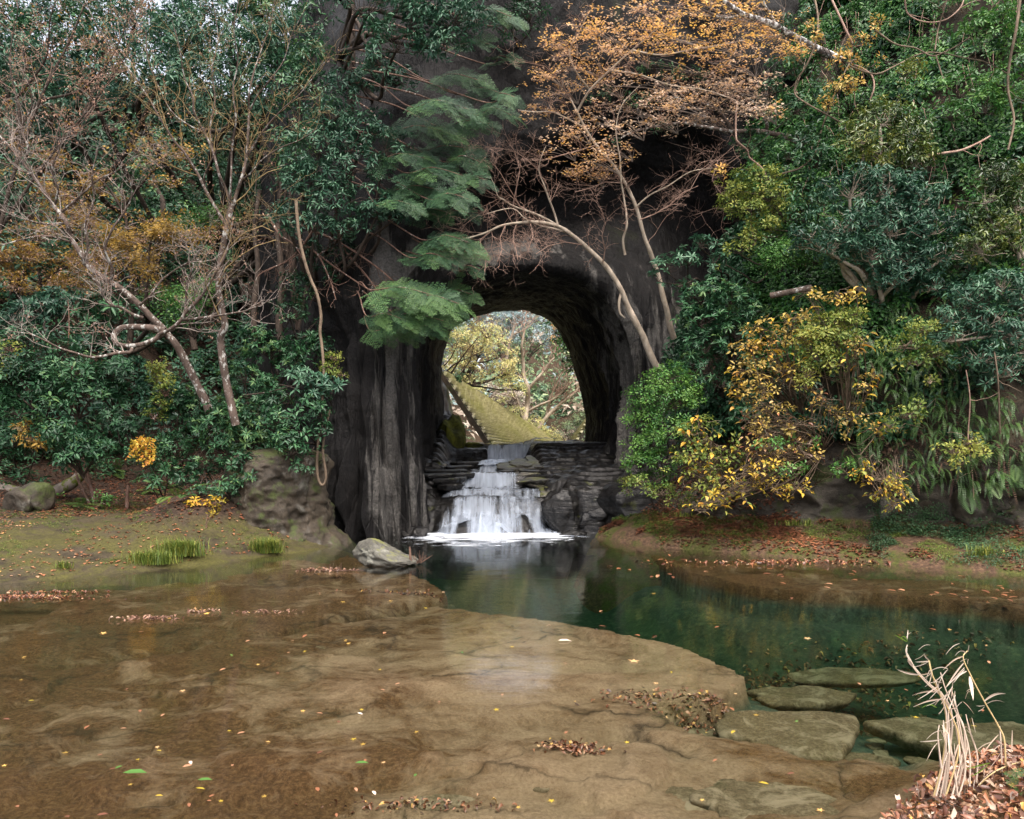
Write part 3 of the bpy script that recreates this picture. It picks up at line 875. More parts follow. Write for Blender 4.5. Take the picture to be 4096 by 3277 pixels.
for i, (px, py, Y, rx) in enumerate([(432, 474, 19.6, 0.5), (446, 470, 20.5, 0.6), (458, 466, 21.5, 0.5), (470, 462, 22.3, 0.45), (450, 478, 19.4, 0.4), (463, 473, 20.2, 0.35), (508, 470, 20.9, 0.3), (497, 472, 20.8, 0.25), (515, 462, 22.2, 0.4), (530, 470, 21.0, 0.35), (452, 484, 19.2, 0.3)]):
    slab_geo(P(px, py, Y), rx, 0.4, 0.14, 500 + i, rr.uniform(-0.3, 0.3), (0.02, 0.0), 18, 0.3).build('ledge', M['cascade'], lb, smooth=False)

# ------------------------------------------------------------------ the falls: thin veils over the steps
m, N = new_mat('white falling water')
a = N('Attribute', attribute_name='flow')
u1 = N('Mapping', {'Vector': a.outputs['Vector'], 'Scale': (8, 0.5, 1)}).outputs[0]
u2 = N('Mapping', {'Vector': a.outputs['Vector'], 'Scale': (1.9, 0.6, 1)}).outputs[0]
n1 = N.noise(1.0, 5, 0.6, u1, 0.6)
n2 = N.noise(1.0, 4, 0.6, u2, 0.8)
tint = N('Attribute', attribute_name='tint').outputs['Fac']
f = N.math('ADD', N.math('MULTIPLY', n1, 0.55), N.math('MULTIPLY', n2, 0.6))
f = N.math('ADD', f, tint)
f = N.ramp(f, [(0.48, 0.0), (0.66, 0.45), (0.95, 0.95)])
df = N('BsdfDiffuse', {'Color': (0.62, 0.70, 0.82)})
tl = N('BsdfTranslucent', {'Color': (0.62, 0.70, 0.82)})
wsh = N('MixShader', {0: 0.35, 1: df.outputs[0], 2: tl.outputs[0]})
N.finish(N('MixShader', {0: f, 1: N('BsdfTransparent').outputs[0], 2: wsh.outputs[0]}))
M['veil'] = m
m, N = new_mat('thin wet sheet')
fr = N('Fresnel', {'IOR': 1.33, 'Normal': N.bump(N.noise(5, 4, 0.6, N.pos((2, 1, 1))), 0.5, 0.05)})
gl = N('BsdfGlossy', {'Roughness': 0.12, 'Normal': N.bump(N.noise(5, 4, 0.6, N.pos((2, 1, 1))), 0.5, 0.05)})
N.finish(N('MixShader', {0: fr.outputs[0], 1: N('BsdfTransparent').outputs[0], 2: gl.outputs[0]}))
M['sheet'] = m

fall = thing('waterfall', 'white veiled waterfall stepping down under the rock arch into the pool', 'waterfall', (-0.6, 17.6, 0))


def veil(name, xa, xb, ya, yb, off, tint_fn, nx=130, ny=90, bulge=0.0, seed=0, mat='veil'):
    u = np.linspace(0, 1, nx)[:, None] * np.ones((1, ny))
    v_ = np.linspace(0, 1, ny)[None, :] * np.ones((nx, 1))
    xa_, xb_ = (np.interp(v_, [0, 0.5, 1], xa), np.interp(v_, [0, 0.5, 1], xb))
    x = xa_ + (xb_ - xa_) * u
    y = ya + (yb - ya) * v_
    zs = np.mean([cas_z(x + dx, y + dy, False) for dx in (-0.15, 0, 0.15) for dy in (-0.10, 0.0, 0.10)], 0)
    z = np.maximum(zs, cas_z(x, y)) + off + bulge * np.maximum(0, fbm(np.stack([x * 2.6, y * 2.2], -1), 3, seed + 121)) + 0.03 * fbm(np.stack([x * 9, y * 1.2], -1), 3, seed)
    z = np.maximum(z, 0.006)
    G_ = np.stack([x, y, z], -1)
    ds = np.concatenate([np.zeros((nx, 1)), np.cumsum(np.linalg.norm(np.diff(G_, axis=1), axis=-1), 1)], 1)
    uv = np.stack([x, ds], -1)
    return Geo().add(G_.reshape(-1, 3), grid_faces(nx, ny), tint=tint_fn(u, v_).ravel(), uv=uv.reshape(-1, 2)).build(name, M[mat], fall)


edge = lambda u: np.clip(np.minimum(u, 1 - u) / 0.12, 0, 1) ** 0.7 - 1
hole = lambda x0, w, v0: (lambda u, v: -0.30 * np.exp(-((u - x0) / w) ** 2) * (v < v0))
h1, h2, h3 = hole(0.27, 0.045, 0.42), hole(0.55, 0.03, 0.3), hole(0.74, 0.035, 0.5)
veil('lower_fall', [-2.3, -1.95, -1.7], [1.75, 1.05, 0.85], 16.9, 18.8, 0.035, lambda u, v: 0.0 + 0.42 * edge(u) - 0.25 * sstep(0.80, 1.0, v) + 0.12 * (1 - v) + h1(u, v) + h2(u, v) + h3(u, v), 190, 120, 0.10, 1)
veil('lower_fall', [-2.1, -1.6, -1.3], [0.9, 0.45, 0.3], 16.95, 18.5, 0.12, lambda u, v: -0.06 + 0.42 * edge(u) - 0.5 * sstep(0.6, 1.0, v) + 0.7 * h1(u, v), 130, 90, 0.18, 9)
veil('lower_fall', [0.1, 0.0, 0.0], [1.9, 1.1, 0.8], 16.85, 18.0, 0.10, lambda u, v: -0.08 + 0.42 * edge(u) - 0.5 * sstep(0.6, 1.0, v), 100, 80, 0.14, 10)
veil('side_fall', [1.0, 0.95, 0.95], [1.5, 1.2, 1.05], 17.0, 18.3, 0.06, lambda u, v: 0.02 + 0.5 * edge(u), 40, 60, 0.05, 3)
veil('stream_run', [-2.0, -1.8, -1.6], [1.0, 0.85, 0.6], 18.6, 19.8, 0.03, lambda u, v: 0.02 + 0.5 * edge(u), 100, 60, 0.03, 6)
veil('middle_fall', [-1.55, -1.4, -1.25], [0.42, 0.32, 0.22], 19.5, 20.7, 0.05, lambda u, v: 0.13 + 0.5 * edge(u) - 0.35 * np.abs(v - 0.45), 120, 60, 0.04, 5)
veil('middle_fall', [-2.3, -2.15, -2.0], [-1.5, -1.4, -1.3], 19.3, 20.4, 0.04, lambda u, v: -0.02 + 0.5 * edge(u), 60, 50, 0.03, 15)
veil('stream_run', [-1.15, -1.0, -0.9], [0.15, 0.05, -0.1], 20.6, 22.3, 0.06, lambda u, v: 0.05 + 0.5 * edge(u), 70, 50, 0.03, 7)
veil('upper_fall', [-1.05, -0.8, -0.75], [-0.05, -0.25, -0.42], 21.9, 24.6, 0.10, lambda u, v: 0.32 + 0.4 * edge(u) - 0.12 * v, 80, 80, 0.05, 8)
veil('upper_fall', [-0.85, -0.35, 0.1], [-0.05, 0.7, 1.7], 22.1, 25.3, 0.13, lambda u, v: 0.20 + 0.4 * edge(u) - 0.1 * v, 100, 80, 0.03, 18)
one = lambda u, v: 0 * u
veil('wet_sheet', [-2.2, -2.1, -2.0], [0.75, 0.7, 0.7], 18.45, 19.75, 0.012, one, 80, 50, 0.0, 2, 'sheet')
veil('wet_sheet', [-2.2, -2.0, -1.8], [0.6, 0.55, 0.5], 20.15, 22.3, 0.012, one, 80, 50, 0.0, 4, 'sheet')
veil('wet_sheet', [-0.9, -0.9, -0.9], [1.3, 1.5, 1.7], 23.2, 25.0, 0.012, one, 60, 50, 0.0, 6, 'sheet')
# shallow stream above the crest
xs, ys = np.linspace(-1.6, 1.9, 40), np.linspace(24.4, 60, 40)
X, Yg = np.meshgrid(xs, ys, indexing='ij')
Geo().add(np.stack([X * (1 + (Yg - 24.4) * 0.04), Yg, 0 * X + 2.075], -1).reshape(-1, 3), grid_faces(40, 40)).build('upper_stream_water', M['sheet'])['kind'] = 'structure'

# foam drifting from the foot of the fall
m, N = new_mat('foam')
n1 = N.noise(1.0, 6, 0.65, N.pos((1.6, 5.5, 1)), 0.8)
tint = N('Attribute', attribute_name='tint').outputs['Fac']
f = N.ramp(N.math('ADD', n1, tint), [(0.52, 0.0), (0.66, 0.85)])
N.finish(N('MixShader', {0: f, 1: N('BsdfTransparent').outputs[0], 2: N('BsdfDiffuse', {'Color': (0.68, 0.73, 0.80)}).outputs[0]}))
nx_, ny_ = 90, 40
u = np.linspace(-1, 1, nx_)[:, None] * np.ones((1, ny_))
v_ = np.linspace(0, 1, ny_)[None, :] * np.ones((nx_, 1))
yy = 17.45 - 2.2 * v_
xx = -0.55 + u * (2.6 - 0.2 * v_)
tt = 0.27 - 0.30 * v_ ** 0.9 - 0.34 * np.abs(u) ** 2.5
g = Geo().add(np.stack([xx, yy, 0 * xx + 0.008], -1).reshape(-1, 3), grid_faces(nx_, ny_), tint=tt.ravel()).build('foam', m)
g['kind'] = 'stuff'

# ------------------------------------------------------------------ stones on the bed of the pool
m, N = new_mat('submerged slab')
fine = N.noise(30, 7, 0.8, N.pos())
c = N.ramp(fine, [(0.3, (0.035, 0.025, 0.013)), (0.5, (0.12, 0.09, 0.05)), (0.72, (0.24, 0.19, 0.115))])
c = N.mix(N.ramp(N.noise(3.2, 8, 0.7, N.pos(), 0.8), [(0.48, 0.0), (0.60, 0.9)]), c, (0.28, 0.225, 0.145))
c = N.mix(N.ramp(N.noise(2.2, 6, 0.7, N.pos()), [(0.56, 0.0), (0.66, 0.7)]), c, (0.06, 0.055, 0.02))
M['bedstone'] = N.finish(N('BsdfPrincipled', {'Base Color': c, 'Roughness': 0.9, 'Specular IOR Level': 0.1, 'Normal': N.bump(N.math('ADD', fine, N.noise(7, 6, 0.7, N.pos())), 0.8, 0.04)}))
for i, (px, py, rx, ry, th, z, rot, lab) in enumerate([
    (798, 726, 0.60, 0.42, 0.22, -0.22, 0.1, 'broad flat pale slab lying under water, largest of the loose slabs'),
    (815, 695, 0.50, 0.22, 0.14, -0.42, 0.15, 'long thin slab under water behind the broad flat one'),
    (775, 691, 0.30, 0.14, 0.10, -0.50, 0.3, 'short slab under water just left of the long thin slab'),
    (845, 675, 0.75, 0.25, 0.12, -0.62, 0.0, 'dim greenish slab deepest in the pool by the drifted leaves'),
    (660, 744, 0.24, 0.13, 0.12, -0.26, 0.1, 'rounded dark stone under water at the tip of the sandstone ledge'),
    (632, 752, 0.16, 0.07, 0.07, -0.24, 0.0, 'narrow dark stone lying left of the rounded dark stone'),
    (706, 780, 0.52, 0.33, 0.2, -0.2, 0.5, 'brown algae covered slab in front of the broad flat slab'),
    (790, 757, 0.42, 0.12, 0.10, -0.34, 0.05, 'low thin slab just in front of the broad flat slab'),
    (838, 757, 0.30, 0.14, 0.12, -0.32, -0.1, 'dark block shaped stone right of the low thin slab'),
    (867, 764, 0.22, 0.10, 0.12, -0.30, 0.2, 'dark rounded stone near the reeds in the pool'),
    (800, 800, 0.62, 0.36, 0.18, -0.17, 0.2, 'large reddish brown slab under shallow water at the lower edge left of the leaf bank'),
    (880, 780, 0.13, 0.07, 0.06, -0.34, 0.0, 'small oval pebble between dark stone and reeds'),
    (900, 785, 0.10, 0.06, 0.05, -0.34, 0.3, 'small pale pebble nearest the reed stems under water'),
    (915, 725, 0.45, 0.22, 0.18, -0.36, 0.0, 'greenish boulder under water directly behind the reeds'),
    (970, 735, 0.60, 0.30, 0.2, -0.36, 0.1, 'wide flat stone under water right of the reeds'),
    (555, 784, 0.13, 0.07, 0.07, -0.15, 0.2, 'small round stone on the sandy ledge by the leaf drift'),
    (520, 757, 0.20, 0.06, 0.05, -0.15, 0.4, 'thin chip of stone on the sandy ledge above the leaf drift'),
    (440, 800, 0.22, 0.08, 0.07, -0.15, 0.2, 'dark flake of stone at the lower edge of the sandy ledge'),
    (500, 640, 0.45, 0.10, 0.06, -0.19, 0.2, 'dark thin plate of stone near the far edge of the sandy ledge'),
    (290, 648, 0.40, 0.10, 0.06, -0.17, -0.15, 'small dark plate of stone lying in the long crack of the bed'),
]):
    p = PZ(px, py, z)
    p[2] = max(p[2], -0.9)
    worn_slab(p, rx * 1.1, ry * 1.15, th * 0.75, 700 + i, rot, (rr.uniform(-0.04, 0.04), rr.uniform(-0.02, 0.03))).solo('submerged_stone', M['bedstone'], lab, 'stone', p, 'stones lying under the pool water')

small = ['small flat stone half sunk in silt among the loose slabs', 'small rounded stone among the loose slabs near the reeds']
for q in range(26):
    px, py = rr.uniform(640, 930), rr.uniform(690, 790)
    p = PZ(px, py, -0.3)
    zb_ = drop(p[0], p[1], ('bed',))
    if zb_ > -0.2 or zb_ < -0.75: continue
    p[2] = zb_ + 0.03
    s_ = rr.uniform(0.05, 0.15)
    worn_slab(p, s_ * 1.3, s_ * 0.8, s_ * rr.uniform(0.3, 0.7), 900 + q, rr.uniform(0, 3)).solo('submerged_stone', M['bedstone'], small[q % 2], 'stone', p, ['small flat stones among the loose slabs', 'small rounded stones among the loose slabs'][q % 2])

# dark blocks of the undercut wall on the right bank
for i, (px, py, rx, rz, lab) in enumerate([
    (705, 520, 0.55, 0.35, 'dark low block in the undercut rock wall, farthest towards the arch'),
    (748, 512, 0.7, 0.55, 'mossy grey block in the undercut wall below the yellow leaved branches'),
    (790, 512, 0.8, 0.6, 'cracked dark block in the undercut wall with a slanted base'),
    (836, 515, 0.65, 0.62, 'tall mossy block in the undercut wall under the ferns'),
    (880, 518, 0.55, 0.6, 'rounded dark block in the undercut wall below the pale yellow shrub'),
    (925, 520, 0.6, 0.55, 'dark block in the undercut wall left of the two big hanging ferns'),
    (975, 524, 0.6, 0.55, 'shadowed block in the undercut wall behind the two big hanging ferns'),
    (1018, 522, 0.6, 0.5, 'dark block in the undercut wall at the far right'),
]):
    p, Y = hit(px, py, ('right',))
    rock_geo(p + np.array([0.22, 0.38, 0.05]), (rx * 1.1, 0.5, rz), 60 + i, 5, 0.45, 0, 11).solo('wall_block', M['bankrock'], lab, 'rock', p, 'blocks of the undercut rock wall')

# ------------------------------------------------------------------ valley seen through the arch
xs, ys = np.linspace(-1, 1, 90), np.linspace(28, 150, 90)
X, Yg = np.meshgrid(xs, ys, indexing='ij')
X = X * (9 + (Yg - 28) * 0.9)
side_l = np.maximum(0, -X - (1.5 + (Yg - 28) * 0.05))
side_r = np.maximum(0, X - (2.4 + (Yg - 28) * 0.06))
Z = 1.7 + np.minimum(side_l * 1.0, 9) + np.minimum(side_r * 0.95, 24) + 0.42 * np.maximum(0, Yg - 52) + 0.8 * fbm(np.stack([X * 0.15, Yg * 0.15], -1), 4, 131) * sstep(0.3, 3, side_l + side_r + np.maximum(0, Yg - 52))
G = np.stack([X, Yg, Z], -1)
surface('valley', G, M['hill_soil'], 'valley_hills')
g2 = G[::2, ::2]
BVH['valley'] = BVHTree.FromPolygons([tuple(v) for v in g2.reshape(-1, 3)], [tuple(f) for f in grid_faces(*g2.shape[:2])])

# block retaining wall: courses of blocks with a proud lower lip
m, N = new_mat('mossy concrete block')
c = N.ramp(N.noise(5, 5, 0.6, N.pos()), [(0.3, (0.38, 0.36, 0.23)), (0.7, (0.70, 0.67, 0.48))])
c = N.mix(N.ramp(N.noise(0.9, 6, 0.65, N.pos()), [(0.45, 0.0), (0.62, 0.4)]), c, (0.42, 0.44, 0.16))
M['block'] = N.finish(N('BsdfPrincipled', {'Base Color': c, 'Roughness': 0.9, 'Specular IOR Level': 0.1}))


def block_wall(name, label, a0, a1, b0, b1, nr, nc):
    """a0/a1: foot near/far; b0/b1: top near/far"""
    a0, a1, b0, b1 = map(np.array, (a0, a1, b0, b1))
    root = thing(name, label, 'retaining wall', a0)
    nor = nrm(np.cross(a1 - a0, b0 - a0))
    if nor[1] > 0 and abs(nor[1]) > abs(nor[0]): nor = -nor
    if nor @ (np.array([0, 0, CH]) - a0) < 0: nor = -nor
    Q = lambda s, t: (a0 * (1 - s) + a1 * s) * (1 - t) + (b0 * (1 - s) + b1 * s) * t
    slab = Geo()
    c8 = [Q(0, 0), Q(1, 0), Q(1, 1), Q(0, 1)]
    c8 = c8 + [c - nor * 0.22 for c in c8]
    slab.add(c8, np.array([[0, 1, 2, 3], [7, 6, 5, 4], [0, 4, 5, 1], [1, 5, 6, 2], [2, 6, 7, 3], [3, 7, 4, 0]])).build('backing', M['bankrock'], root, smooth=False)
    g_ = Geo()
    for r in range(nr):
        for k_ in range(nc):
            s0, s1 = (k_ + 0.03 + 0.5 * (r % 2)) / nc, (k_ + 0.97 + 0.5 * (r % 2)) / nc
            s1 = min(s1, 1.0)
            if s0 >= 1: continue
            t0, t1 = (r + 0.3) / nr, (r + 0.98) / nr
            lo, hi = 0.15, 0.04
            q = [Q(s0, t0), Q(s1, t0), Q(s1, t1), Q(s0, t1)]
            o_ = [q[0] + nor * lo, q[1] + nor * lo, q[2] + nor * hi, q[3] + nor * hi]
            g_.add(q + o_, np.array([[4, 5, 6, 7], [0, 1, 5, 4], [1, 2, 6, 5], [2, 3, 7, 6], [3, 0, 4, 7]]))
    b_ = g_.build('block', M['block'], root, smooth=False)
    b_['kind'] = 'stuff'
    return root


block_wall('retaining_wall', 'mossy sloping block retaining wall left of the stream beyond the arch', P(494, 449, 29.5), P(560, 449, 36), P(441, 370, 31.0), P(546, 436, 37.5), 22, 24)
block_wall('retaining_wall', 'small piece of mossy block retaining wall right of the stream beyond the arch', P(574, 448, 33), P(566, 446, 44), P(600, 400, 34), P(588, 420, 45), 14, 14)
# ------------------------------------------------------------------ plants: leaf templates, wood, crowns
M['ever'] = leaf_mat('glossy evergreen leaf', [(0.0, (0.010, 0.034, 0.016)), (0.45, (0.024, 0.080, 0.034)), (0.8, (0.052, 0.14, 0.055)), (1.0, (0.11, 0.19, 0.06))], 0.42, 0.15, 0.32)
M['everblue'] = leaf_mat('blue green evergreen leaf', [(0.0, (0.012, 0.042, 0.026)), (0.5, (0.032, 0.098, 0.056)), (1.0, (0.085, 0.18, 0.10))], 0.42, 0.15, 0.35)
M['everlight'] = leaf_mat('fresh green leaf', [(0.0, (0.02, 0.065, 0.014)), (0.5, (0.048, 0.15, 0.032)), (1.0, (0.13, 0.25, 0.05))], 0.42, 0.25, 0.32)
M['olive'] = leaf_mat('yellowish evergreen leaf', [(0.0, (0.02, 0.045, 0.016)), (0.4, (0.055, 0.10, 0.025)), (0.8, (0.13, 0.17, 0.03)), (1.0, (0.22, 0.22, 0.04))], 0.36, 0.18, 0.5)
M['fir'] = leaf_mat('fir needles', [(0.0, (0.010, 0.032, 0.016)), (0.5, (0.026, 0.075, 0.030)), (1.0, (0.075, 0.15, 0.04))], 0.5, 0.12, 0.3)
M['lime'] = leaf_mat('yellow green leaf', [(0.0, (0.06, 0.11, 0.022)), (0.5, (0.165, 0.225, 0.045)), (1.0, (0.36, 0.36, 0.08))], 0.5, 0.35, 0.3)
M['yellow'] = leaf_mat('yellow autumn leaf', [(0.0, (0.22, 0.20, 0.03)), (0.4, (0.45, 0.34, 0.04)), (0.75, (0.62, 0.40, 0.05)), (1.0, (0.55, 0.22, 0.04))], 0.5, 0.35, 0.3)
M['orange'] = leaf_mat('orange autumn leaf', [(0.0, (0.54, 0.42, 0.33)), (0.3, (0.66, 0.46, 0.29)), (0.6, (0.74, 0.43, 0.16)), (1.0, (0.78, 0.50, 0.12))], 0.55, 0.35, 0.25)
M['amber'] = leaf_mat('amber autumn leaf', [(0.0, (0.15, 0.11, 0.03)), (0.35, (0.36, 0.27, 0.07)), (0.7, (0.54, 0.40, 0.11)), (1.0, (0.50, 0.27, 0.07))], 0.5, 0.3, 0.3)
M['mapleyel'] = leaf_mat('ochre maple leaf', [(0.0, (0.11, 0.08, 0.04)), (0.4, (0.26, 0.17, 0.045)), (1.0, (0.46, 0.29, 0.05))], 0.55, 0.3, 0.25)
M['russet'] = leaf_mat('withered russet leaf', [(0.0, (0.16, 0.09, 0.07)), (0.5, (0.33, 0.19, 0.13)), (0.85, (0.42, 0.30, 0.23)), (1.0, (0.42, 0.22, 0.05))], 0.6, 0.25, 0.2)
M['dead'] = leaf_mat('dead fallen leaf', [(0.0, (0.05, 0.022, 0.014)), (0.35, (0.16, 0.058, 0.03)), (0.62, (0.32, 0.13, 0.06)), (0.85, (0.46, 0.28, 0.17)), (1.0, (0.58, 0.34, 0.09))], 0.4, 0.1, 0.5)
M['fern'] = leaf_mat('fern frond', [(0.0, (0.02, 0.05, 0.014)), (0.5, (0.05, 0.11, 0.025)), (1.0, (0.12, 0.19, 0.04))], 0.45, 0.2, 0.35)
M['deadfern'] = leaf_mat('withered frond', [(0.0, (0.05, 0.03, 0.025)), (1.0, (0.14, 0.09, 0.06))], 0.8, 0.1, 0.1)
M['grass'] = leaf_mat('grass blade', [(0.0, (0.04, 0.08, 0.012)), (0.5, (0.12, 0.18, 0.03)), (1.0, (0.32, 0.30, 0.06))], 0.5, 0.25, 0.3)
M['cover'] = leaf_mat('ground cover leaf', [(0.0, (0.02, 0.05, 0.022)), (1.0, (0.07, 0.15, 0.06))], 0.5, 0.2, 0.3)
M['reed'] = leaf_mat('dry reed', [(0.0, (0.45, 0.33, 0.24)), (0.5, (0.62, 0.50, 0.40)), (1.0, (0.75, 0.66, 0.56))], 0.6, 0.15, 0.2)
M['reedgold'] = leaf_mat('golden reed stalk', [(0.0, (0.40, 0.27, 0.09)), (1.0, (0.60, 0.48, 0.28))], 0.5, 0.05, 0.3)
M['reedgreen'] = leaf_mat('green reed leaf', [(0.0, (0.12, 0.28, 0.03)), (1.0, (0.25, 0.42, 0.06))], 0.45, 0.3, 0.3)
M['bark_grey'] = bark_mat('lichen spotted bark', (0.05, 0.038, 0.03), (0.14, 0.10, 0.082), (0.36, 0.35, 0.32), 0.55)
M['bark_red'] = bark_mat('reddish bark', (0.07, 0.04, 0.03), (0.19, 0.115, 0.085), (0.42, 0.38, 0.34), 0.6)
M['bark_pale'] = bark_mat('pale tan bark', (0.22, 0.175, 0.13), (0.50, 0.42, 0.33), (0.28, 0.28, 0.10), 0.66)
M['bark_dark'] = bark_mat('dark bark', (0.02, 0.015, 0.012), (0.075, 0.055, 0.042), (0.16, 0.15, 0.13), 0.64)
M['twig'] = bark_mat('greyish twig', (0.18, 0.145, 0.125), (0.40, 0.34, 0.30))
M['twig_gold'] = bark_mat('golden twig', (0.17, 0.115, 0.055), (0.34, 0.25, 0.12))
M['twig_pink'] = bark_mat('pinkish tan twig', (0.20, 0.12, 0.09), (0.42, 0.29, 0.23))
M['vine'] = bark_mat('brown vine', (0.07, 0.05, 0.035), (0.22, 0.165, 0.115))

LEAF2 = (np.array([[0, 0, 0], [0.45, 0.5, 0.10], [1, 0, -0.10], [0.45, -0.5, 0.10]]), np.array([[0, 2, 1], [0, 3, 2]]))
LEAF4 = (np.array([[0, 0, 0], [0.28, 0.36, 0.08], [0.68, 0.36, 0.06], [1, 0, -0.16], [0.68, -0.36, 0.06], [0.28, -0.36, 0.08], [0.5, 0, -0.02]]),
         np.array([[0, 6, 1], [1, 6, 2], [2, 6, 3], [3, 6, 4], [4, 6, 5], [5, 6, 0]]))
_st = []
for k in range(10):
    a = 2 * math.pi * k / 10
    r = 0.5 if k % 2 == 0 else 0.19
    _st.append([0.4 + r * math.cos(a), r * math.sin(a), 0.03 * math.cos(3 * a)])
STAR = (np.array(_st), np.array([[0, 1, 9], [2, 3, 1], [4, 5, 3], [6, 7, 5], [8, 9, 7], [1, 3, 9], [3, 5, 7], [3, 7, 9]]))


def rotm(az, el, roll):
    ca, sa, ce, se, cr, sr = math.cos(az), math.sin(az), math.cos(el), math.sin(el), math.cos(roll), math.sin(roll)
    Rz = np.array([[ca, -sa, 0], [sa, ca, 0], [0, 0, 1]])
    Ry = np.array([[ce, 0, -se], [0, 1, 0], [se, 0, ce]])
    Rx = np.array([[1, 0, 0], [0, cr, -sr], [0, sr, cr]])
    return Rz @ Ry @ Rx


def cluster(base, n, L, W, el=(0.0, 0.9), spread=0.02, seed=0, flat=False, along=0.0):
    """a twig-end cluster of n leaves; local z points out of the crown"""
    rr = np.random.default_rng(seed)
    Vs, Fs, ids = [], [], []
    bv, bf = base
    for k in range(n):
        az = 2.399 * k + rr.uniform(-0.3, 0.3)
        R = rotm(az, rr.uniform(*el), rr.uniform(-0.5, 0.5))
        s = rr.uniform(0.75, 1.15)
        v = (bv * np.array([L, W, L])) * s
        o = np.array([spread * math.cos(az), spread * math.sin(az), 0.0]) if not flat else np.array([rr.uniform(-1, 1), rr.uniform(-1, 1), rr.uniform(-0.15, 0.15)]) * spread
        o[2] += along * (k / n)
        Vs.append(v @ R.T + o)
        Fs.append(bf + k * len(bv))
        ids.append(np.full(len(bv), rr.uniform(-0.25, 0.25)))
    return np.concatenate(Vs), np.concatenate(Fs), np.concatenate(ids)


def frames(d, rr, roll=None):
    z = nrm(d)
    a = rr.normal(size=z.shape) if roll is None else roll
    x = nrm(np.cross(a, z))
    y = np.cross(z, x)
    return np.stack([x, y, z], -1)


def stamp(g, tmpls, O, R, sc, tint, rr):
    O = np.asarray(O)
    pick = rr.integers(0, len(tmpls), len(O))
    for k, (v, f, ids) in enumerate(tmpls):
        s = np.where(pick == k)[0]
        if not len(s): continue
        W = np.einsum('nij,kj->nki', R[s], v) * sc[s][:, None, None] + O[s][:, None, :]
        Fc = (f[None] + (np.arange(len(s)) * len(v))[:, None, None]).reshape(-1, f.shape[1])
        T_ = np.clip(tint[s][:, None] + ids[None], 0, 1)
        g.add(W.reshape(-1, 3), Fc, tint=T_.ravel())


CL = {
    'whorl': [cluster(LEAF2, 8, 0.125, 0.046, (-0.15, 0.75), 0.012, 10 + k) for k in range(4)],
    'whorlbig': [cluster(LEAF4, 8, 0.19, 0.066, (-0.25, 0.7), 0.012, 20 + k) for k in range(4)],
    'broad': [cluster(LEAF4, 7, 0.14, 0.062, (-0.5, 0.5), 0.035, 30 + k, along=0.08) for k in range(4)],
    'droop': [cluster(LEAF2, 9, 0.17, 0.05, (-0.9, 0.3), 0.03, 40 + k, along=0.12) for k in range(4)],
    'small': [cluster(LEAF2, 9, 0.07, 0.036, (-0.4, 0.7), 0.04, 50 + k, along=0.06) for k in range(4)],
    'tiny': [cluster(LEAF2, 12, 0.045, 0.026, (-0.4, 0.8), 0.06, 60 + k, along=0.05) for k in range(4)],
    'maple': [cluster(STAR, 7, 0.07, 0.07, (-0.5, 0.2), 0.13, 70 + k, flat=True) for k in range(5)],
    'maplesm': [cluster(STAR, 8, 0.055, 0.055, (-0.6, 0.3), 0.16, 80 + k, flat=True) for k in range(5)],
    'dry': [cluster(LEAF2, 7, 0.05, 0.03, (-1.2, 0.5), 0.14, 90 + k, flat=True) for k in range(5)],
    'far': [cluster(LEAF2, 8, 0.28, 0.12, (-0.5, 0.7), 0.08, 100 + k, along=0.2) for k in range(4)],
    'farsm': [cluster(LEAF2, 10, 0.16, 0.08, (-0.6, 0.8), 0.2, 110 + k, flat=True) for k in range(4)],
    'one': [(LEAF4[0] * 0.1, LEAF4[1], np.zeros(7))],
}


def fir_spray(seed):
    rr = np.random.default_rng(seed)
    Vs, Fs, ids, n = [], [], [], 0
    def needle(p, d, L, W):
        nonlocal n
        R = rotm(math.atan2(d[1], d[0]), d[2], rr.uniform(-0.3, 0.3))
        Vs.append((LEAF2[0] * np.array([L, W, L * 0.4])) @ R.T + p)
        Fs.append(LEAF2[1] + n); n += 4
        ids.append(np.full(4, rr.uniform(-0.2, 0.2)))
    for s in np.linspace(0.05, 0.97, 12):
        for sd in (-1, 1):
            bl = 0.42 * (1 - s) ** 0.8 + 0.07
            a = sd * (0.95 - 0.35 * s) + rr.uniform(-0.08, 0.08)
            dr = rr.uniform(-0.25, 0.05)
            b0 = np.array([s, 0, -0.16 * s * s])
            dd = np.array([math.cos(a), math.sin(a), dr])
            for t in np.arange(0.03, bl, 0.07):
                for s2 in (-1, 1):
                    a2 = a + s2 * 0.75
                    needle(b0 + dd * t, (math.cos(a2), math.sin(a2), dr + rr.uniform(-0.2, 0.1)), 0.085, 0.032)
            needle(b0 + dd * bl, (math.cos(a), math.sin(a), dr), 0.08, 0.025)
    return np.concatenate(Vs), np.concatenate(Fs), np.concatenate(ids)


_cu = []
for k in range(6):
    v, f = LEAF4
    w = v * np.array([0.1, 0.048 + 0.01 * (k % 3), 0.1])
    w[:, 2] += 0.035 * (0.3 + 0.5 * k / 5) * np.cos(w[:, 0] * 35 + k) + 12 * (0.3 + (k % 2)) * w[:, 1] ** 2
    _cu.append((w, f, np.full(7, 0.08 * (k - 2.5))))
CL['curl'] = _cu
CL['fir'] = [fir_spray(k) for k in range(3)]


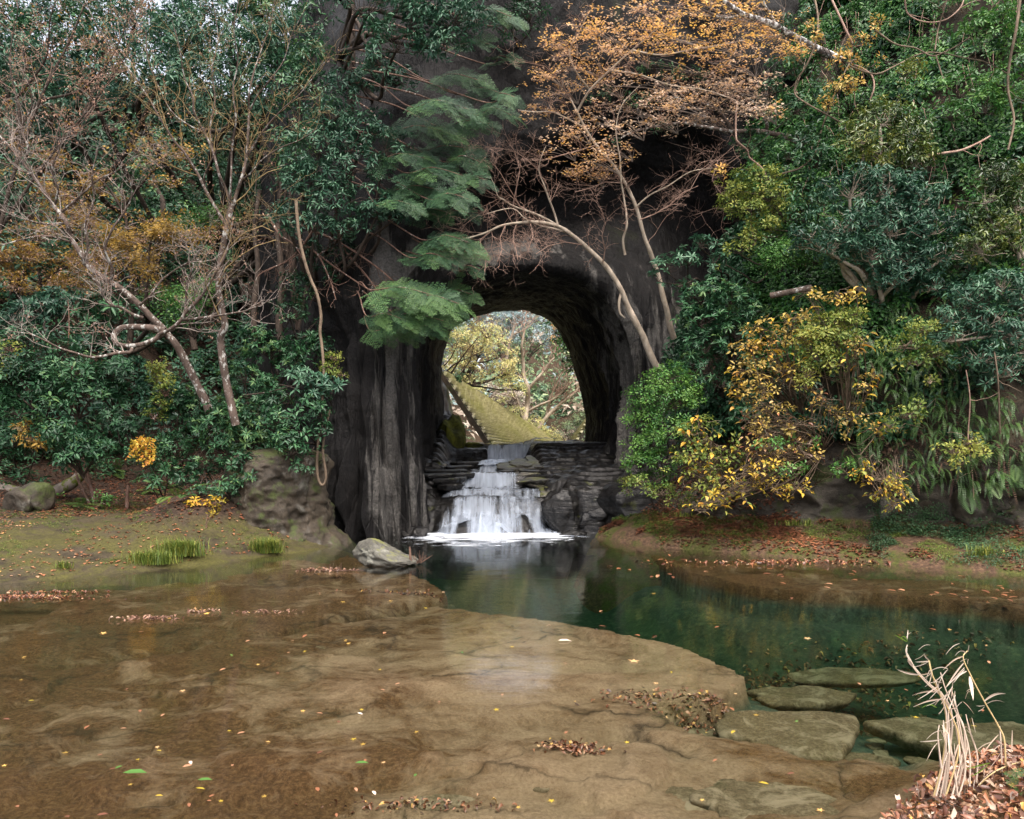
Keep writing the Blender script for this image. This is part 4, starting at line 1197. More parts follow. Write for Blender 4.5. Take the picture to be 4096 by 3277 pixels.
# ---- wood
def tube(pts, r0, r1, sides, g, tint=0.5):
    pts = np.asarray(pts, float)
    n = len(pts)
    t = nrm(np.gradient(pts, axis=0))
    ref = np.array([0.3, 0.9, 0.2])
    x = nrm(np.cross(t, ref))
    y = np.cross(t, x)
    r = np.linspace(r0, r1, n) if np.isscalar(r0) else r0
    a = np.linspace(0, 2 * math.pi, sides, endpoint=False)
    ring = pts[:, None, :] + r[:, None, None] * (np.cos(a)[None, :, None] * x[:, None, :] + np.sin(a)[None, :, None] * y[:, None, :])
    i = np.arange(n * sides).reshape(n, sides)
    j = np.roll(i, -1, 1)
    f = np.stack([i[:-1], j[:-1], j[1:], i[1:]], -1).reshape(-1, 4)
    g.add(ring.reshape(-1, 3), f, tint=tint)


class Wood:
    def __init__(self):
        self.L = []

    def add(self, pts, r0, r1):
        self.L.append((pts, r0, r1))

    def into(self, g, thin=0.02):
        batch = {}
        for pts, r0, r1 in self.L:
            if r0 > thin:
                n = max(8, len(pts) * 5)
                q = crom(np.asarray(pts, float), n)
                rad = np.linspace(r0, r1, n)
                if r0 > 0.05:
                    rad = rad * (1 + 0.10 * vnoise(q * 5, 3))
                    q = q + 0.12 * r0 * np.stack([vnoise(q * 3, 5), vnoise(q * 3, 6), 0 * rad], -1)
                tube(q, rad, None, 9 if r0 > 0.06 else 6, g)
            else:
                batch.setdefault(len(pts), []).append((pts, r0, r1))
        for n, lst in batch.items():
            Pn = np.array([np.asarray(p, float) for p, _, _ in lst])
            r0 = np.array([a for _, a, _ in lst]); r1 = np.array([b for _, _, b in lst])
            t = nrm(np.gradient(Pn, axis=1))
            x = nrm(np.cross(t, np.array([0.3, 0.9, 0.2])))
            y = np.cross(t, x)
            w = np.linspace(0, 1, n)[None]
            r = r0[:, None] * (1 - w) + r1[:, None] * w
            a = np.linspace(0, 2 * math.pi, 3, endpoint=False)
            ring = Pn[:, :, None, :] + r[:, :, None, None] * (np.cos(a)[None, None, :, None] * x[:, :, None, :] + np.sin(a)[None, None, :, None] * y[:, :, None, :])
            i = np.arange(len(lst) * n * 3).reshape(len(lst), n, 3)
            j = np.roll(i, -1, 2)
            f = np.stack([i[:, :-1], j[:, :-1], j[:, 1:], i[:, 1:]], -1).reshape(-1, 4)
            g.add(ring.reshape(-1, 3), f)
        return g


def rv(rd, s=1.0):
    return Vector((rd.gauss(0, s), rd.gauss(0, s), rd.gauss(0, s)))


def grow(rd, p, d, L, r, lev, W, tips, wig=0.22, trop=0.06, spread=0.9, kids=(4, 7), n=6, flat=0.0, kr=(0.4, 0.72)):
    pts, dirs = [tuple(p)], []
    p = Vector(p); d = Vector(d).normalized()
    for i in range(n - 1):
        d = d + rv(rd, wig) + Vector((0, 0, trop))
        if flat: d.z *= (1 - flat)
        d.normalize()
        p = p + d * (L / (n - 1))
        pts.append(tuple(p)); dirs.append(d.copy())
    W.add(pts, r, r * 0.35 if lev == 0 else r * 0.5)
    if lev > 0:
        for k in range(rd.randint(*kids)):
            i = rd.randint(1, n - 1)
            dd = dirs[i - 1]
            q = rv(rd)
            q = q - dd * q.dot(dd)
            q.normalize()
            nd = dd * rd.uniform(0.35, 0.9) + q * spread
            grow(rd, pts[i], nd, L * rd.uniform(*kr), max(r * rd.uniform(0.4, 0.62), 0.0028), lev - 1, W, tips, wig, trop, spread, kids, n, flat, kr)
    else:
        tips.append((pts[-1], tuple(d)))
        tips.append((pts[n // 2], tuple(d)))


def limb(W, pxs, Y0, Y1, r0, r1, rd, jit=0.0):
    """a limb drawn through pixels, its distance easing from Y0 to Y1; returns world points"""
    k = len(pxs)
    pts = [P(a, b, Y0 + (Y1 - Y0) * i / max(k - 1, 1) + (rd.uniform(-jit, jit) if 0 < i < k - 1 else 0)) for i, (a, b) in enumerate(pxs)]
    W.add(pts, r0, r1)
    return crom(np.array(pts), max(8, k * 6)), r0, r1


def sprout(rd, lb, W, tips, t0, t1, num, L, lev, updir=(0, 0, 0.5), fwd=0.7, spread=0.9, **kw):
    q, r0, r1 = lb
    n = len(q)
    for k in range(num):
        t = rd.uniform(t0, t1)
        i = min(n - 2, int(t * (n - 1)))
        d = nrm(q[i + 1] - q[i]) * fwd + np.array(updir)
        d = Vector(d) + rv(rd, 0.5) * spread
        grow(rd, q[i], d, L * rd.uniform(0.6, 1.25), max(0.004, min((r0 + (r1 - r0) * t) * 0.45, 0.012 * L + 0.004)), lev, W, tips, **kw)


def leaves_at_tips(g, tips, kind, rr, keep=1.0, sc=1.0, jit=0.06, tint=None, up=0.7):
    if not tips: return
    O = np.array([t[0] for t in tips])
    s = rr.random(len(O)) < keep
    O = O[s]
    if not len(O): return
    d = np.array([0, 0, 1.0]) * up + rr.normal(size=O.shape) * 0.35
    stamp(g, CL[kind], O + rr.normal(size=O.shape) * jit, frames(d, rr), sc * rr.uniform(0.75, 1.25, len(O)), rr.uniform(0.15, 0.85, len(O)) if tint is None else tint(O, rr), rr)


def crown(g, lobes, kind, rr, dens, sc=1.0, outw=0.7, shell=(0.45, 1.05), spikes=None, W=None, hub=None, tint0=0.5, tvar=0.35):
    """leaf clusters through ellipsoid lobes (c, (rx, ry, rz)); returns cluster origins"""
    allO = []
    for c, r in lobes:
        c = np.asarray(c); r = np.asarray(r)
        v, f, ids = CL[kind][0]
        la = np.abs(np.linalg.norm(np.cross(v[f[:, 1]] - v[f[:, 0]], v[f[:, 2]] - v[f[:, 0]]), axis=1)).sum() / 2 * sc * sc
        n = max(3, int(dens * math.pi * (r[0] * r[2] + 0.5 * r[0] * r[1]) / la))
        u = nrm(rr.normal(size=(n, 3)) + np.array([0, -0.15, 0.25]))
        rad = rr.uniform(shell[0] ** 2, shell[1] ** 2, n) ** 0.5
        lump = 1 + 0.42 * vnoise(u * 2.3 + c, 9) + np.where(rr.random(n) < 0.10, rr.uniform(0.1, 0.45, n), 0)
        O = c + u * r * (rad * lump)[:, None]
        d = u * outw + np.array([0, 0, 0.55]) + rr.normal(size=u.shape) * 0.3
        gap = fbm(O * 2.1, 2, 13)
        keep = gap + 0.5 * fbm(O * 5.0, 2, 14) > -0.26
        O, d, rad = O[keep], d[keep], rad[keep]
        tone = np.clip(tint0 + tvar * (0.9 * fbm(O * 1.6, 2, 15) + rr.normal(size=len(O)) * 0.6), 0, 1)
        stamp(g, CL[kind], O, frames(d, rr), sc * rr.uniform(0.6, 1.2, len(O)), tone, rr)
        allO.append(O)
        if W is not None:
            src = c - np.array([0, 0, r[2] * 0.5])
            for i in rr.choice(len(O), min(len(O), 14 + int(10 * r[0])), replace=False):
                mid = (src + O[i]) / 2 + rr.normal(size=3) * 0.08 * r[0] + np.array([0, 0, 0.1 * r[2]])
                W.add([src, src * 0.5 + mid * 0.5 + rr.normal(size=3) * 0.03, mid, (mid + O[i]) / 2 + rr.normal(size=3) * 0.02, O[i]], 0.010, 0.004)
    return allO


def px_lobes(lobes, off=0.7, names=('left', 'right', 'arch', 'cascade'), Y=None, deep=0.85):
    out = []
    for l in lobes:
        px, py, rx, ry = l[:4]
        Yl = Y
        if len(l) > 4: Yl = l[4]
        if Yl is None:
            p, Yh = hit(px, py, names)
            Yl = Yh - off * (rx + ry) / 2 * Yh / F
        s = Yl / F
        out.append((P(px, py, Yl), (rx * s, deep * (rx + ry) / 2 * s, ry * s)))
    return out


_seed = [100]


def leafy(name, label, cat, lobes, mat, kind, dens=2.0, sc=1.0, off=0.7, Y=None, base=None, stem='bark_dark', group=None, r=None, names=('left', 'right', 'arch', 'cascade'), tint0=0.5, tvar=0.35, outw=0.7, nst=1, stem_name='stem', shell=(0.45, 1.05), deep=0.85):
    _seed[0] += 1
    sd = _seed[0]
    rr = np.random.default_rng(sd)
    L = px_lobes(lobes, off, names, Y, deep)
    cs = np.array([c for c, _ in L])
    wts = np.array([rd_[0] * rd_[2] for _, rd_ in L])
    c0 = (cs * wts[:, None]).sum(0) / wts.sum()
    if base is not None:
        b = np.array(base, float) if len(base) == 3 else hit(base[0], base[1], names)[0]
    else:
        low = min(c[2] - q[2] for c, q in L)
        gp, _ = hit(CX + F * c0[0] / c0[1], HY - F * (low - 0.1 - CH) / c0[1], names)
        b = gp if np.linalg.norm(gp - c0) < 4 else np.array([c0[0], c0[1] + 0.3, low - 0.2])
    root = thing(name, label, cat, b, group)
    W = Wood()
    rs = r or 0.012 + 0.022 * math.sqrt(wts.sum())
    for c, q in L:
        for _ in range(nst):
            e = c - np.array([0, 0, q[2] * 0.5])
            mid = (b + e) / 2 + rr.normal(size=3) * 0.12 * np.linalg.norm(e - b)
            W.add([b + rr.normal(size=3) * 0.02, b * 0.6 + mid * 0.4, mid, (mid + e) / 2 + rr.normal(size=3) * 0.04, e], rs, rs * 0.4)
    g = Geo()
    crown(g, L, kind, rr, dens, sc, outw, shell, W=W, tint0=tint0, tvar=tvar)
    g2 = W.into(Geo())
    g2.build(stem_name, M[stem], root)
    g.build('foliage', M[mat], root)
    return root
# ------------------------------------------------------------------ hillside forest on the left, far trees first
def back_tree(label, px, py, lobes, mat, kind, dens=1.3, sc=1.0, Y=None, group='evergreen trees on the wooded hillside', names=('left',), r=0.13, **kw):
    p, Yh = hit(px, py, names)
    Yc = Y or Yh
    leafy('evergreen_tree', label, 'tree', [(a, b, c, d, Yc) for a, b, c, d in lobes], mat, kind, dens, sc, Y=Yc, base=tuple(p), group=group, r=r, stem_name='trunk', names=names, **kw)


back_tree('tall blue green evergreen behind the bare trees, upper left of centre', 215, 250, [(185, 35, 46, 26), (235, 50, 48, 28), (285, 40, 40, 26), (210, 85, 50, 24), (265, 95, 40, 22), (160, 70, 30, 20)], 'everblue', 'droop', 2.2, 1.3, Y=22, tint0=.6)
back_tree('dark evergreen at the top left corner behind russet twigs', 60, 260, [(30, 60, 40, 26), (85, 70, 40, 26), (50, 110, 46, 24), (105, 40, 30, 18)], 'everblue', 'droop', 1.9, 1.3, Y=22)
back_tree('dark evergreen on the slope left of the ochre maple', 15, 330, [(10, 200, 36, 30), (25, 250, 40, 26), (-10, 150, 30, 30)], 'everblue', 'droop', 1.9, 1.3, Y=20)
back_tree('shadowed evergreen filling the slope behind the leaning trunk', 140, 330, [(120, 190, 44, 30), (165, 215, 40, 28), (100, 240, 40, 24), (150, 150, 40, 28)], 'ever', 'broad', 1.1, 1.5)
back_tree('shadowed evergreen behind the upright white barked trunk', 250, 330, [(240, 165, 40, 30), (205, 205, 40, 28), (255, 215, 36, 26), (215, 140, 40, 26)], 'ever', 'droop', 1.1, 1.4)
back_tree('low dark evergreen on the slope between the two bare trunks', 195, 345, [(180, 270, 34, 22), (215, 255, 30, 20), (150, 275, 30, 18)], 'ever', 'whorlbig', 1.1, 1.3)
back_tree('tall evergreen on the ridge against white sky, left of the glossy crowns', 320, 200, [(315, 25, 36, 22), (350, 40, 34, 22), (300, 70, 32, 20)], 'ever', 'droop', 1.3, 1.5, Y=24)
back_tree('fresh green low tree beside the leaning trunk', 190, 320, [(185, 225, 30, 12), (210, 215, 30, 10), (165, 300, 26, 14), (188, 300, 22, 16)], 'everlight', 'maplesm', 1.3, 1.2, Y=21)

for px, py, lab, lobes in [
    (5, 150, 'ridge tree at the top left corner with sky showing through its crown', [(-5, 20, 30, 22), (25, 35, 26, 18), (5, 75, 30, 20), (40, 90, 26, 18)]),
    (75, 140, 'ridge tree second from the left edge with sky showing through', [(75, 30, 24, 20), (95, 60, 28, 20), (65, 85, 26, 18), (85, 5, 24, 16)]),
    (130, 130, 'ridge tree behind the forked limb with a bright sky gap at its left', [(135, 15, 22, 18), (150, 45, 26, 18), (128, 85, 30, 20), (160, 95, 26, 18)]),
    (190, 130, 'ridge tree between the upswept limbs against the sky', [(205, 5, 26, 16), (190, 60, 28, 20), (205, 110, 30, 18), (175, 105, 26, 18)]),
    (255, 130, 'ridge tree left of the glossy crown against the sky', [(262, 8, 24, 16), (250, 60, 30, 22), (275, 70, 28, 20), (240, 110, 30, 20), (270, 120, 28, 20)]),
    (320, 150, 'ridge tree behind the conifer top against the sky', [(330, 10, 26, 20), (345, 60, 30, 24), (315, 90, 30, 24), (350, 110, 30, 24), (325, 140, 30, 22)])]:
    back_tree(lab, px, py, lobes, 'ever' if px % 2 else 'everblue', 'far', 2.3, 0.7, Y=28, group='trees along the ridge')

for px, py, lab, lobes in [
    (40, 120, 'far back tree closing the skyline at the top left', [(20, 5, 34, 18), (55, 12, 34, 18), (35, 40, 30, 20)]),
    (110, 120, 'far back tree closing the skyline second from the left', [(105, 8, 34, 18), (135, 22, 30, 18), (110, 45, 30, 20)]),
    (180, 120, 'far back tree closing the skyline behind the upswept limbs', [(170, 5, 34, 18), (200, 25, 32, 20), (175, 45, 30, 20)]),
    (240, 120, 'far back tree closing the skyline left of the glossy crown', [(235, 2, 34, 18), (255, 25, 32, 20), (285, 12, 30, 20), (300, 40, 28, 20)])]:
    back_tree(lab, px, py, lobes, 'everblue', 'far', 1.8, 0.8, Y=33, group='trees along the ridge')

# undergrowth covering the slopes, uncountable
rr = np.random.default_rng(3)


def cover(name, surf, n, mat, kind, cond, sc=(0.8, 1.4), lift=0.08, tint=(0.1, 0.8), up=0.5, noise_cut=None, ncs=0.8):
    G_, N_, _ = SURF[surf]
    nn_ = n * 9
    i = rr.integers(0, G_.shape[0] - 1, nn_); j = rr.integers(0, G_.shape[1] - 1, nn_)
    p = G_[i, j]; nn = N_[i, j]
    nn = np.where((nn[:, 2] < -0.2)[:, None], -nn, nn)
    p = p + (G_[i + 1, j] - p) * rr.random((nn_, 1)) + (G_[i, j + 1] - p) * rr.random((nn_, 1))
    px = CX + F * p[:, 0] / p[:, 1]; py = HY - F * (p[:, 2] - CH) / p[:, 1]
    k = cond(p, px, py, nn)
    if noise_cut is not None: k &= fbm(p * ncs, 3, 19) > noise_cut
    k = np.where(k)[0][:n]
    p, nn = p[k], nn[k]
    g = Geo()
    d = nn + np.array([0, 0, up]) + rr.normal(size=p.shape) * 0.35
    tn = np.clip(0.5 + 0.5 * fbm(p * 0.9, 2, 29), 0, 1) * (tint[1] - tint[0]) + tint[0] + rr.normal(size=len(p)) * 0.12
    stamp(g, CL[kind], p + nn * (rr.random((len(p), 1)) * lift), frames(d, rr), rr.uniform(*sc, len(p)), np.clip(tn, 0, 1), rr)
    o = g.build(name, M[mat])
    if o: o['kind'] = 'stuff'
    return o


cover('undergrowth', 'left', 9000, 'ever', 'broad', lambda p, x, y, n: (x < 340) & (x > -60) & (p[:, 2] > 1.7), (1.2, 2.4), 0.6, noise_cut=-0.3)
cover('undergrowth', 'left', 6000, 'everblue', 'far', lambda p, x, y, n: (x < 380) & (x > -60) & (p[:, 1] > 20.5) & (p[:, 2] > 2), (0.5, 1.1), 1.2, (0.0, 0.8))
cover('undergrowth', 'left', 2600, 'ever', 'broad', lambda p, x, y, n: (x < 330) & (x > -60) & (p[:, 2] > 1.05) & (p[:, 2] < 2.6), (0.7, 1.2), 0.2, noise_cut=0.05)
cover('ivy', 'right', 14000, 'everlight', 'small', lambda p, x, y, n: (x > 760) & (x < 1100) & (p[:, 2] > 3.6) & (y > -60), (1.0, 1.9), 0.5, (0.0, 0.75), 0.3, noise_cut=-0.28)
cover('ivy', 'right', 8000, 'ever', 'broad', lambda p, x, y, n: (x > 640) & (x < 1100) & (p[:, 2] > 2.2) & (y > -60), (0.8, 1.5), 0.4, (0.0, 0.7), 0.3, noise_cut=-0.25)
cover('withered_undergrowth', 'right', 2500, 'deadfern', 'dry', lambda p, x, y, n: (x > 640) & (x < 1100) & (p[:, 2] > 1.7) & (y > -60), (1.0, 2.2), 0.2, (0.0, 0.9), 0.0)
# curtain of thin creepers hanging over the upper right cliff
W_ = None
G_, N_, _ = SURF['right']
gs, gl = [], Geo()
px_, py_ = CX + F * G_[..., 0] / G_[..., 1], HY - F * (G_[..., 2] - CH) / G_[..., 1]
ok_ = np.argwhere((px_ > 800) & (px_ < 1040) & (py_ > -60) & (py_ < 230))
strand = []
for a_ in ok_[rr.choice(len(ok_), 190, replace=False)]:
    p0 = G_[a_[0], a_[1]] + np.array([-0.25, -0.45, 0.3])
    L_ = rr.uniform(0.7, 2.4)
    q = np.array([p0 + np.array([0.10 * math.sin(t * 5 + a_[0]) + rr.normal() * 0.04, -0.05 * t + rr.normal() * 0.03, -L_ * t]) for t in np.linspace(0, 1, 7)])
    strand.append(q)
    if rr.random() < 0.6:
        n_ = int(L_ * 9)
        O_ = np.array([q[min(6, int(t * 6))] * (1 - (t * 6) % 1) + q[min(6, int(t * 6) + 1)] * ((t * 6) % 1) for t in rr.random(n_)])
        stamp(gl, CL['small'], O_, frames(np.array([0, -0.6, 0.3]) + rr.normal(size=O_.shape) * 0.4, rr), rr.uniform(0.7, 1.2, n_), np.clip(rr.normal(0.45, 0.25, n_), 0, 1), rr)
o = gl.build('creeper_leaves', M['everlight']); o['kind'] = 'stuff'
Wd = Wood()
for q in strand: Wd.add([tuple(v) for v in q], 0.008, 0.005)
o = Wd.into(Geo()).build('creeper_stems', M['twig_pink']); o['kind'] = 'stuff'
# fallen leaves lying on the banks
cover('leaf_litter', 'left', 9000, 'dead', 'one', lambda p, x, y, n: (x > -40) & (p[:, 2] > 0.62) & (p[:, 2] < 3.5), (0.4, 0.9), 0.03, (0.0, 0.6), 2.5)
cover('leaf_litter', 'left', 7000, 'dead', 'one', lambda p, x, y, n: (x > -40) & (p[:, 2] > 0.05) & (p[:, 2] < 0.75) & (y < 620), (0.35, 0.75), 0.015, (0.1, 0.9), 5, noise_cut=-0.05)
cover('moss_tufts', 'left', 6000, 'grass', 'tiny', lambda p, x, y, n: (x > -40) & (p[:, 2] > 0.1) & (p[:, 2] < 0.8) & (y < 620), (0.3, 0.6), 0.01, (0.0, 0.5), 1.5, noise_cut=0.0, ncs=0.9)
cover('leaf_litter', 'right', 9000, 'dead', 'one', lambda p, x, y, n: (x < 1060) & (p[:, 2] > 0.04) & (p[:, 2] < 0.65), (0.35, 0.8), 0.02, (0.0, 0.6), 4, noise_cut=-0.05)
cover('leaf_litter', 'right', 4000, 'dead', 'one', lambda p, x, y, n: (x < 800) & (p[:, 2] > 0.5) & (p[:, 2] < 3.2), (0.4, 0.8), 0.03, (0.0, 0.55), 2)
cover('ground_cover', 'right', 3000, 'cover', 'tiny', lambda p, x, y, n: (x > 870) & (x < 1060) & (p[:, 2] > 0.08) & (p[:, 2] < 0.95), (0.6, 1.2), 0.05, (0.0, 1.0), 1.0, noise_cut=-0.02, ncs=1.2)
cover('moss_tufts', 'right', 2500, 'grass', 'tiny', lambda p, x, y, n: (x > 580) & (x < 1040) & (p[:, 2] > 0.06) & (p[:, 2] < 0.55), (0.4, 0.8), 0.01, (0.0, 0.6), 1.5, noise_cut=0.08, ncs=1.6)

# ------------------------------------------------------------------ left: crowns hanging over the pier
leafy('glossy_evergreen', 'glossy evergreen tree with drooping blue green leaves cut by the top edge of the view', 'tree',
      [(365, 8, 40, 20), (410, 22, 46, 24), (455, 18, 40, 22), (395, 45, 40, 15), (440, 44, 36, 14), (380, 60, 24, 10), (340, -10, 40, 20), (430, -20, 60, 20)], 'everblue', 'droop', 2.2, 0.85, Y=15.5, base=tuple(P(338, 60, 18.5)), stem='bark_dark', stem_name='trunk', r=0.07, tint0=0.62, outw=0.5, deep=0.6)
leafy('glossy_evergreen', 'broad glossy evergreen tree left of the conifer, hanging over the dark pier', 'tree',
      [(335, 112, 32, 16), (365, 130, 34, 18), (318, 145, 40, 20), (350, 165, 44, 20), (300, 180, 32, 18), (385, 150, 22, 14), (335, 198, 44, 18), (375, 212, 30, 14), (395, 214, 16, 10), (315, 225, 30, 12), (285, 215, 20, 16), (345, 228, 22, 8)], 'everblue', 'droop', 2.3, 0.8, Y=16.3, base=tuple(P(318, 300, 18.2)), stem_name='trunk', r=0.06, tint0=0.6, outw=0.5, deep=0.6)
leafy('evergreen_tree', 'dense evergreen standing behind the glossy crowns beside the conifer', 'tree',
      [(300, 100, 30, 30), (290, 150, 30, 30), (310, 60, 30, 25)], 'ever', 'broad', 1.5, 1.2, Y=19, base=tuple(P(300, 330, 19.5)), stem_name='trunk', r=0.09)

# conifer with flat sprays
FIRS = [(488, 14, 26, 10), (505, 22, 18, 8), (470, 45, 22, 8), (500, 60, 16, 6), (452, 78, 30, 9), (480, 92, 26, 8), (438, 105, 34, 10), (492, 112, 22, 7), (465, 125, 30, 8), (418, 130, 36, 10), (445, 150, 34, 9), (500, 98, 16, 5),
        (400, 158, 30, 9), (432, 172, 34, 9), (462, 160, 22, 7), (415, 190, 34, 9), (448, 198, 24, 7), (395, 205, 24, 8), (470, 180, 18, 6), (455, 215, 22, 6), (425, 212, 26, 8),
        (445, 240, 28, 8), (460, 252, 22, 7), (430, 258, 26, 8), (468, 270, 14, 5), (400, 292, 36, 9), (432, 300, 30, 8), (455, 294, 20, 6), (385, 318, 24, 8), (412, 318, 36, 9), (445, 312, 20, 6), (390, 332, 26, 7), (425, 330, 20, 6)]
conifer = thing('conifer', 'conifer with flat drooping green sprays reaching over the left pier and the arch', 'conifer', P(352, 420, 18.0))
rd = random.Random(5)
rr = np.random.default_rng(15)
W = Wood()
tr_pts = [P(350, 420, 18.0), P(352, 300, 17.9), P(348, 180, 17.8), P(352, 60, 17.8), P(350, -80, 17.8)]
W.add(tr_pts, 0.13, 0.07)
W.into(Geo()).build('trunk', M['bark_dark'], conifer)
W = Wood(); g = Geo()
for (px, py, rx, ry) in FIRS:
    Yc = rd.uniform(15.4, 16.9)
    c = P(px, py, Yc); s = Yc / F
    st_ = np.array(P(352, min(py - 30, 330) if py < 280 else 285, 17.7))
    mid = (st_ + c) / 2 + np.array([0, 0, 0.25])
    sgn = 1.0 if px > 352 else -1.0
    tip = c + np.array([sgn * rx * s * 0.9, rr.uniform(-0.3, 0.0), -ry * s * 0.5])
    root_ = c - np.array([sgn * rx * s * 0.9, -0.35, -ry * s * 0.6])
    W.add([st_, st_ * 0.5 + root_ * 0.5 + np.array([0, 0, 0.12]), root_, c + np.array([0, 0, 0.10]), tip], 0.022, 0.006)
    ax = crom(np.array([root_, c + np.array([0, 0, 0.10]), tip]), 24)
    n = max(7, int(rx * 0.55))
    for q_ in range(n):
        t = (q_ + rr.uniform(0, 0.6)) / n
        i_ = min(22, int(t * 23))
        dr = nrm(ax[i_ + 1] - ax[i_])
        sd = 1 if q_ % 2 else -1
        ang = sd * rr.uniform(0.45, 1.0) * (1 - 0.5 * t)
        if q_ == n - 1: ang = 0
        side_ = nrm(np.cross(np.array([0.1 * sgn, -0.75, 0.65]) + rr.normal(size=3) * 0.22, dr))
        d_ = nrm(dr * math.cos(ang) + side_ * math.sin(ang) + np.array([0, 0, -0.18]))
        z_ = nrm(np.cross(d_, side_) if sd > 0 else -np.cross(side_, d_)); z_ = z_ if z_[2] > 0 else -z_
        y_ = np.cross(z_, d_)
        L_ = (0.62 - 0.25 * t) * (rx / 28) ** 0.5 * rr.uniform(0.8, 1.25)
        stamp(g, CL['fir'], ax[i_][None] + rr.normal(size=(1, 3)) * 0.03, np.stack([d_, y_, z_], -1)[None], np.array([L_]), np.array([np.clip(0.45 + rr.normal(0, 0.2) + 0.25 * (py > 280), 0, 1)]), rr)
W.into(Geo()).build('branches', M['bark_red'], conifer)
g.build('foliage', M['fir'], conifer)

# tangle of reddish bare boughs in front of the dark recess
W = Wood()
for pxs in ([(287, 218), (303, 242), (327, 261), (345, 274), (372, 292)], [(318, 222), (303, 245), (287, 261), (265, 271), (258, 276)], [(300, 225), (330, 238), (352, 250), (378, 268), (392, 280)], [(338, 225), (345, 250), (366, 275), (384, 300)], [(305, 248), (318, 255), (330, 280), (336, 300)], [(268, 215), (280, 235), (298, 250), (320, 300)]):
    lb = limb(W, pxs, 17.2, 16.6, 0.035, 0.012, rd, 0.15)
    sprout(rd, lb, W, [], 0.3, 1, 6, 0.5, 1, (0, 0, -0.1))
t_ = thing('bare_boughs', 'crossing reddish bare boughs in front of the dark rock recess left of the arch', 'branches', P(300, 235, 17.2))
W.into(Geo()).build('boughs', M['bark_red'], t_)

# ------------------------------------------------------------------ left: the two bare deciduous trees
rd = random.Random(21)
ra = np.random.default_rng(31)
tA = thing('bare_tree', 'bare leaning tree with a looping limb and lichen spotted bark, bent up to the left', 'tree', P(209, 412, 16.0))
bY = 16.0
W = Wood(); tips = []
main = [(211, 418), (207, 405), (199, 388), (191, 372), (182, 354), (175, 343), (165, 331), (152, 318), (140, 305), (121, 289), (102, 277), (90, 268), (80, 252), (70, 236), (67, 223), (54, 206), (40, 186), (24, 164), (10, 147), (-6, 130)]
lbA = limb(W, main, bY, bY - 1.2, 0.095, 0.022, rd, 0.05)
lbs = [(lbA, 0.52)]
loop = [(165, 331), (152, 328), (138, 327), (122, 328), (114, 335), (116, 343), (127, 346), (143, 344), (155, 339), (160, 334), (169, 330), (180, 321), (187, 311), (201, 297), (212, 278), (222, 262), (229, 244)]
lbL = limb(W, loop, bY - 0.5, bY - 1.3, 0.072, 0.02, rd, 0.02)
low = [(132, 347), (130, 352), (117, 353), (104, 356), (90, 357), (76, 353), (60, 348), (44, 340), (30, 334), (8, 331)]
lbW = limb(W, low, bY - 0.8, bY - 2.0, 0.04, 0.008, rd, 0.05)
rgt = [(183, 320), (200, 318), (216, 316), (234, 313), (249, 310), (262, 304), (276, 298)]
lbR = limb(W, rgt, bY - 0.9, bY - 1.8, 0.03, 0.006, rd, 0.05)
upl = [(143, 318), (132, 314), (122, 308), (111, 305), (104, 297), (97, 283), (88, 275)]
lbU = limb(W, upl, bY - 0.5, bY - 1.2, 0.04, 0.012, rd, 0.05)
mids = []
for pxs, r in (([(140, 305), (150, 296), (160, 282), (175, 270), (190, 262), (205, 258)], 0.03), ([(185, 313), (186, 300), (187, 285), (192, 270), (196, 255), (206, 243)], 0.028), ([(110, 283), (112, 268), (105, 250), (112, 230), (124, 212), (132, 195), (128, 172)], 0.035),
               ([(90, 268), (84, 262), (88, 245), (85, 225), (94, 200), (92, 175), (98, 150)], 0.035), ([(54, 206), (58, 190), (52, 170), (60, 145), (58, 120)], 0.03), ([(75, 244), (58, 238), (40, 236), (20, 240), (0, 246)], 0.03), ([(67, 223), (45, 224), (28, 220), (8, 212), (-10, 208)], 0.026),
               ([(40, 186), (30, 175), (14, 168), (-5, 160)], 0.024), ([(24, 164), (28, 148), (22, 128), (32, 105), (28, 80)], 0.026), ([(60, 214), (80, 196), (98, 180), (118, 170), (140, 150)], 0.03)):
    mids.append(limb(W, pxs, bY - 0.7, bY - 1.4, r, 0.008, rd, 0.1))
for lb, t0 in [(lbA, 0.5), (lbL, 0.62), (lbW, 0.1), (lbR, 0.1), (lbU, 0.4)]:
    sprout(rd, lb, W, tips, t0, 1, 14 if lb is lbA else 12, 0.8, 2, (0, 0, 0.4), 0.6, spread=0.8, kids=(2, 4))
for lb in mids:
    sprout(rd, lb, W, tips, 0.15, 1, 8, 0.75, 2, (0, 0, 0.4), 0.6, spread=0.8, kids=(2, 4))
thick = Wood(); thin = Wood()
for e in W.L: (thick if e[1] > 0.02 else thin).L.append(e)
thick.into(Geo()).build('trunk', M['bark_grey'], tA)
thin.into(Geo()).build('twigs', M['twig'], tA)
g = Geo(); leaves_at_tips(g, tips, 'dry', ra, 0.12, 0.8, 0.05)
g.build('withered_leaves', M['russet'], tA)

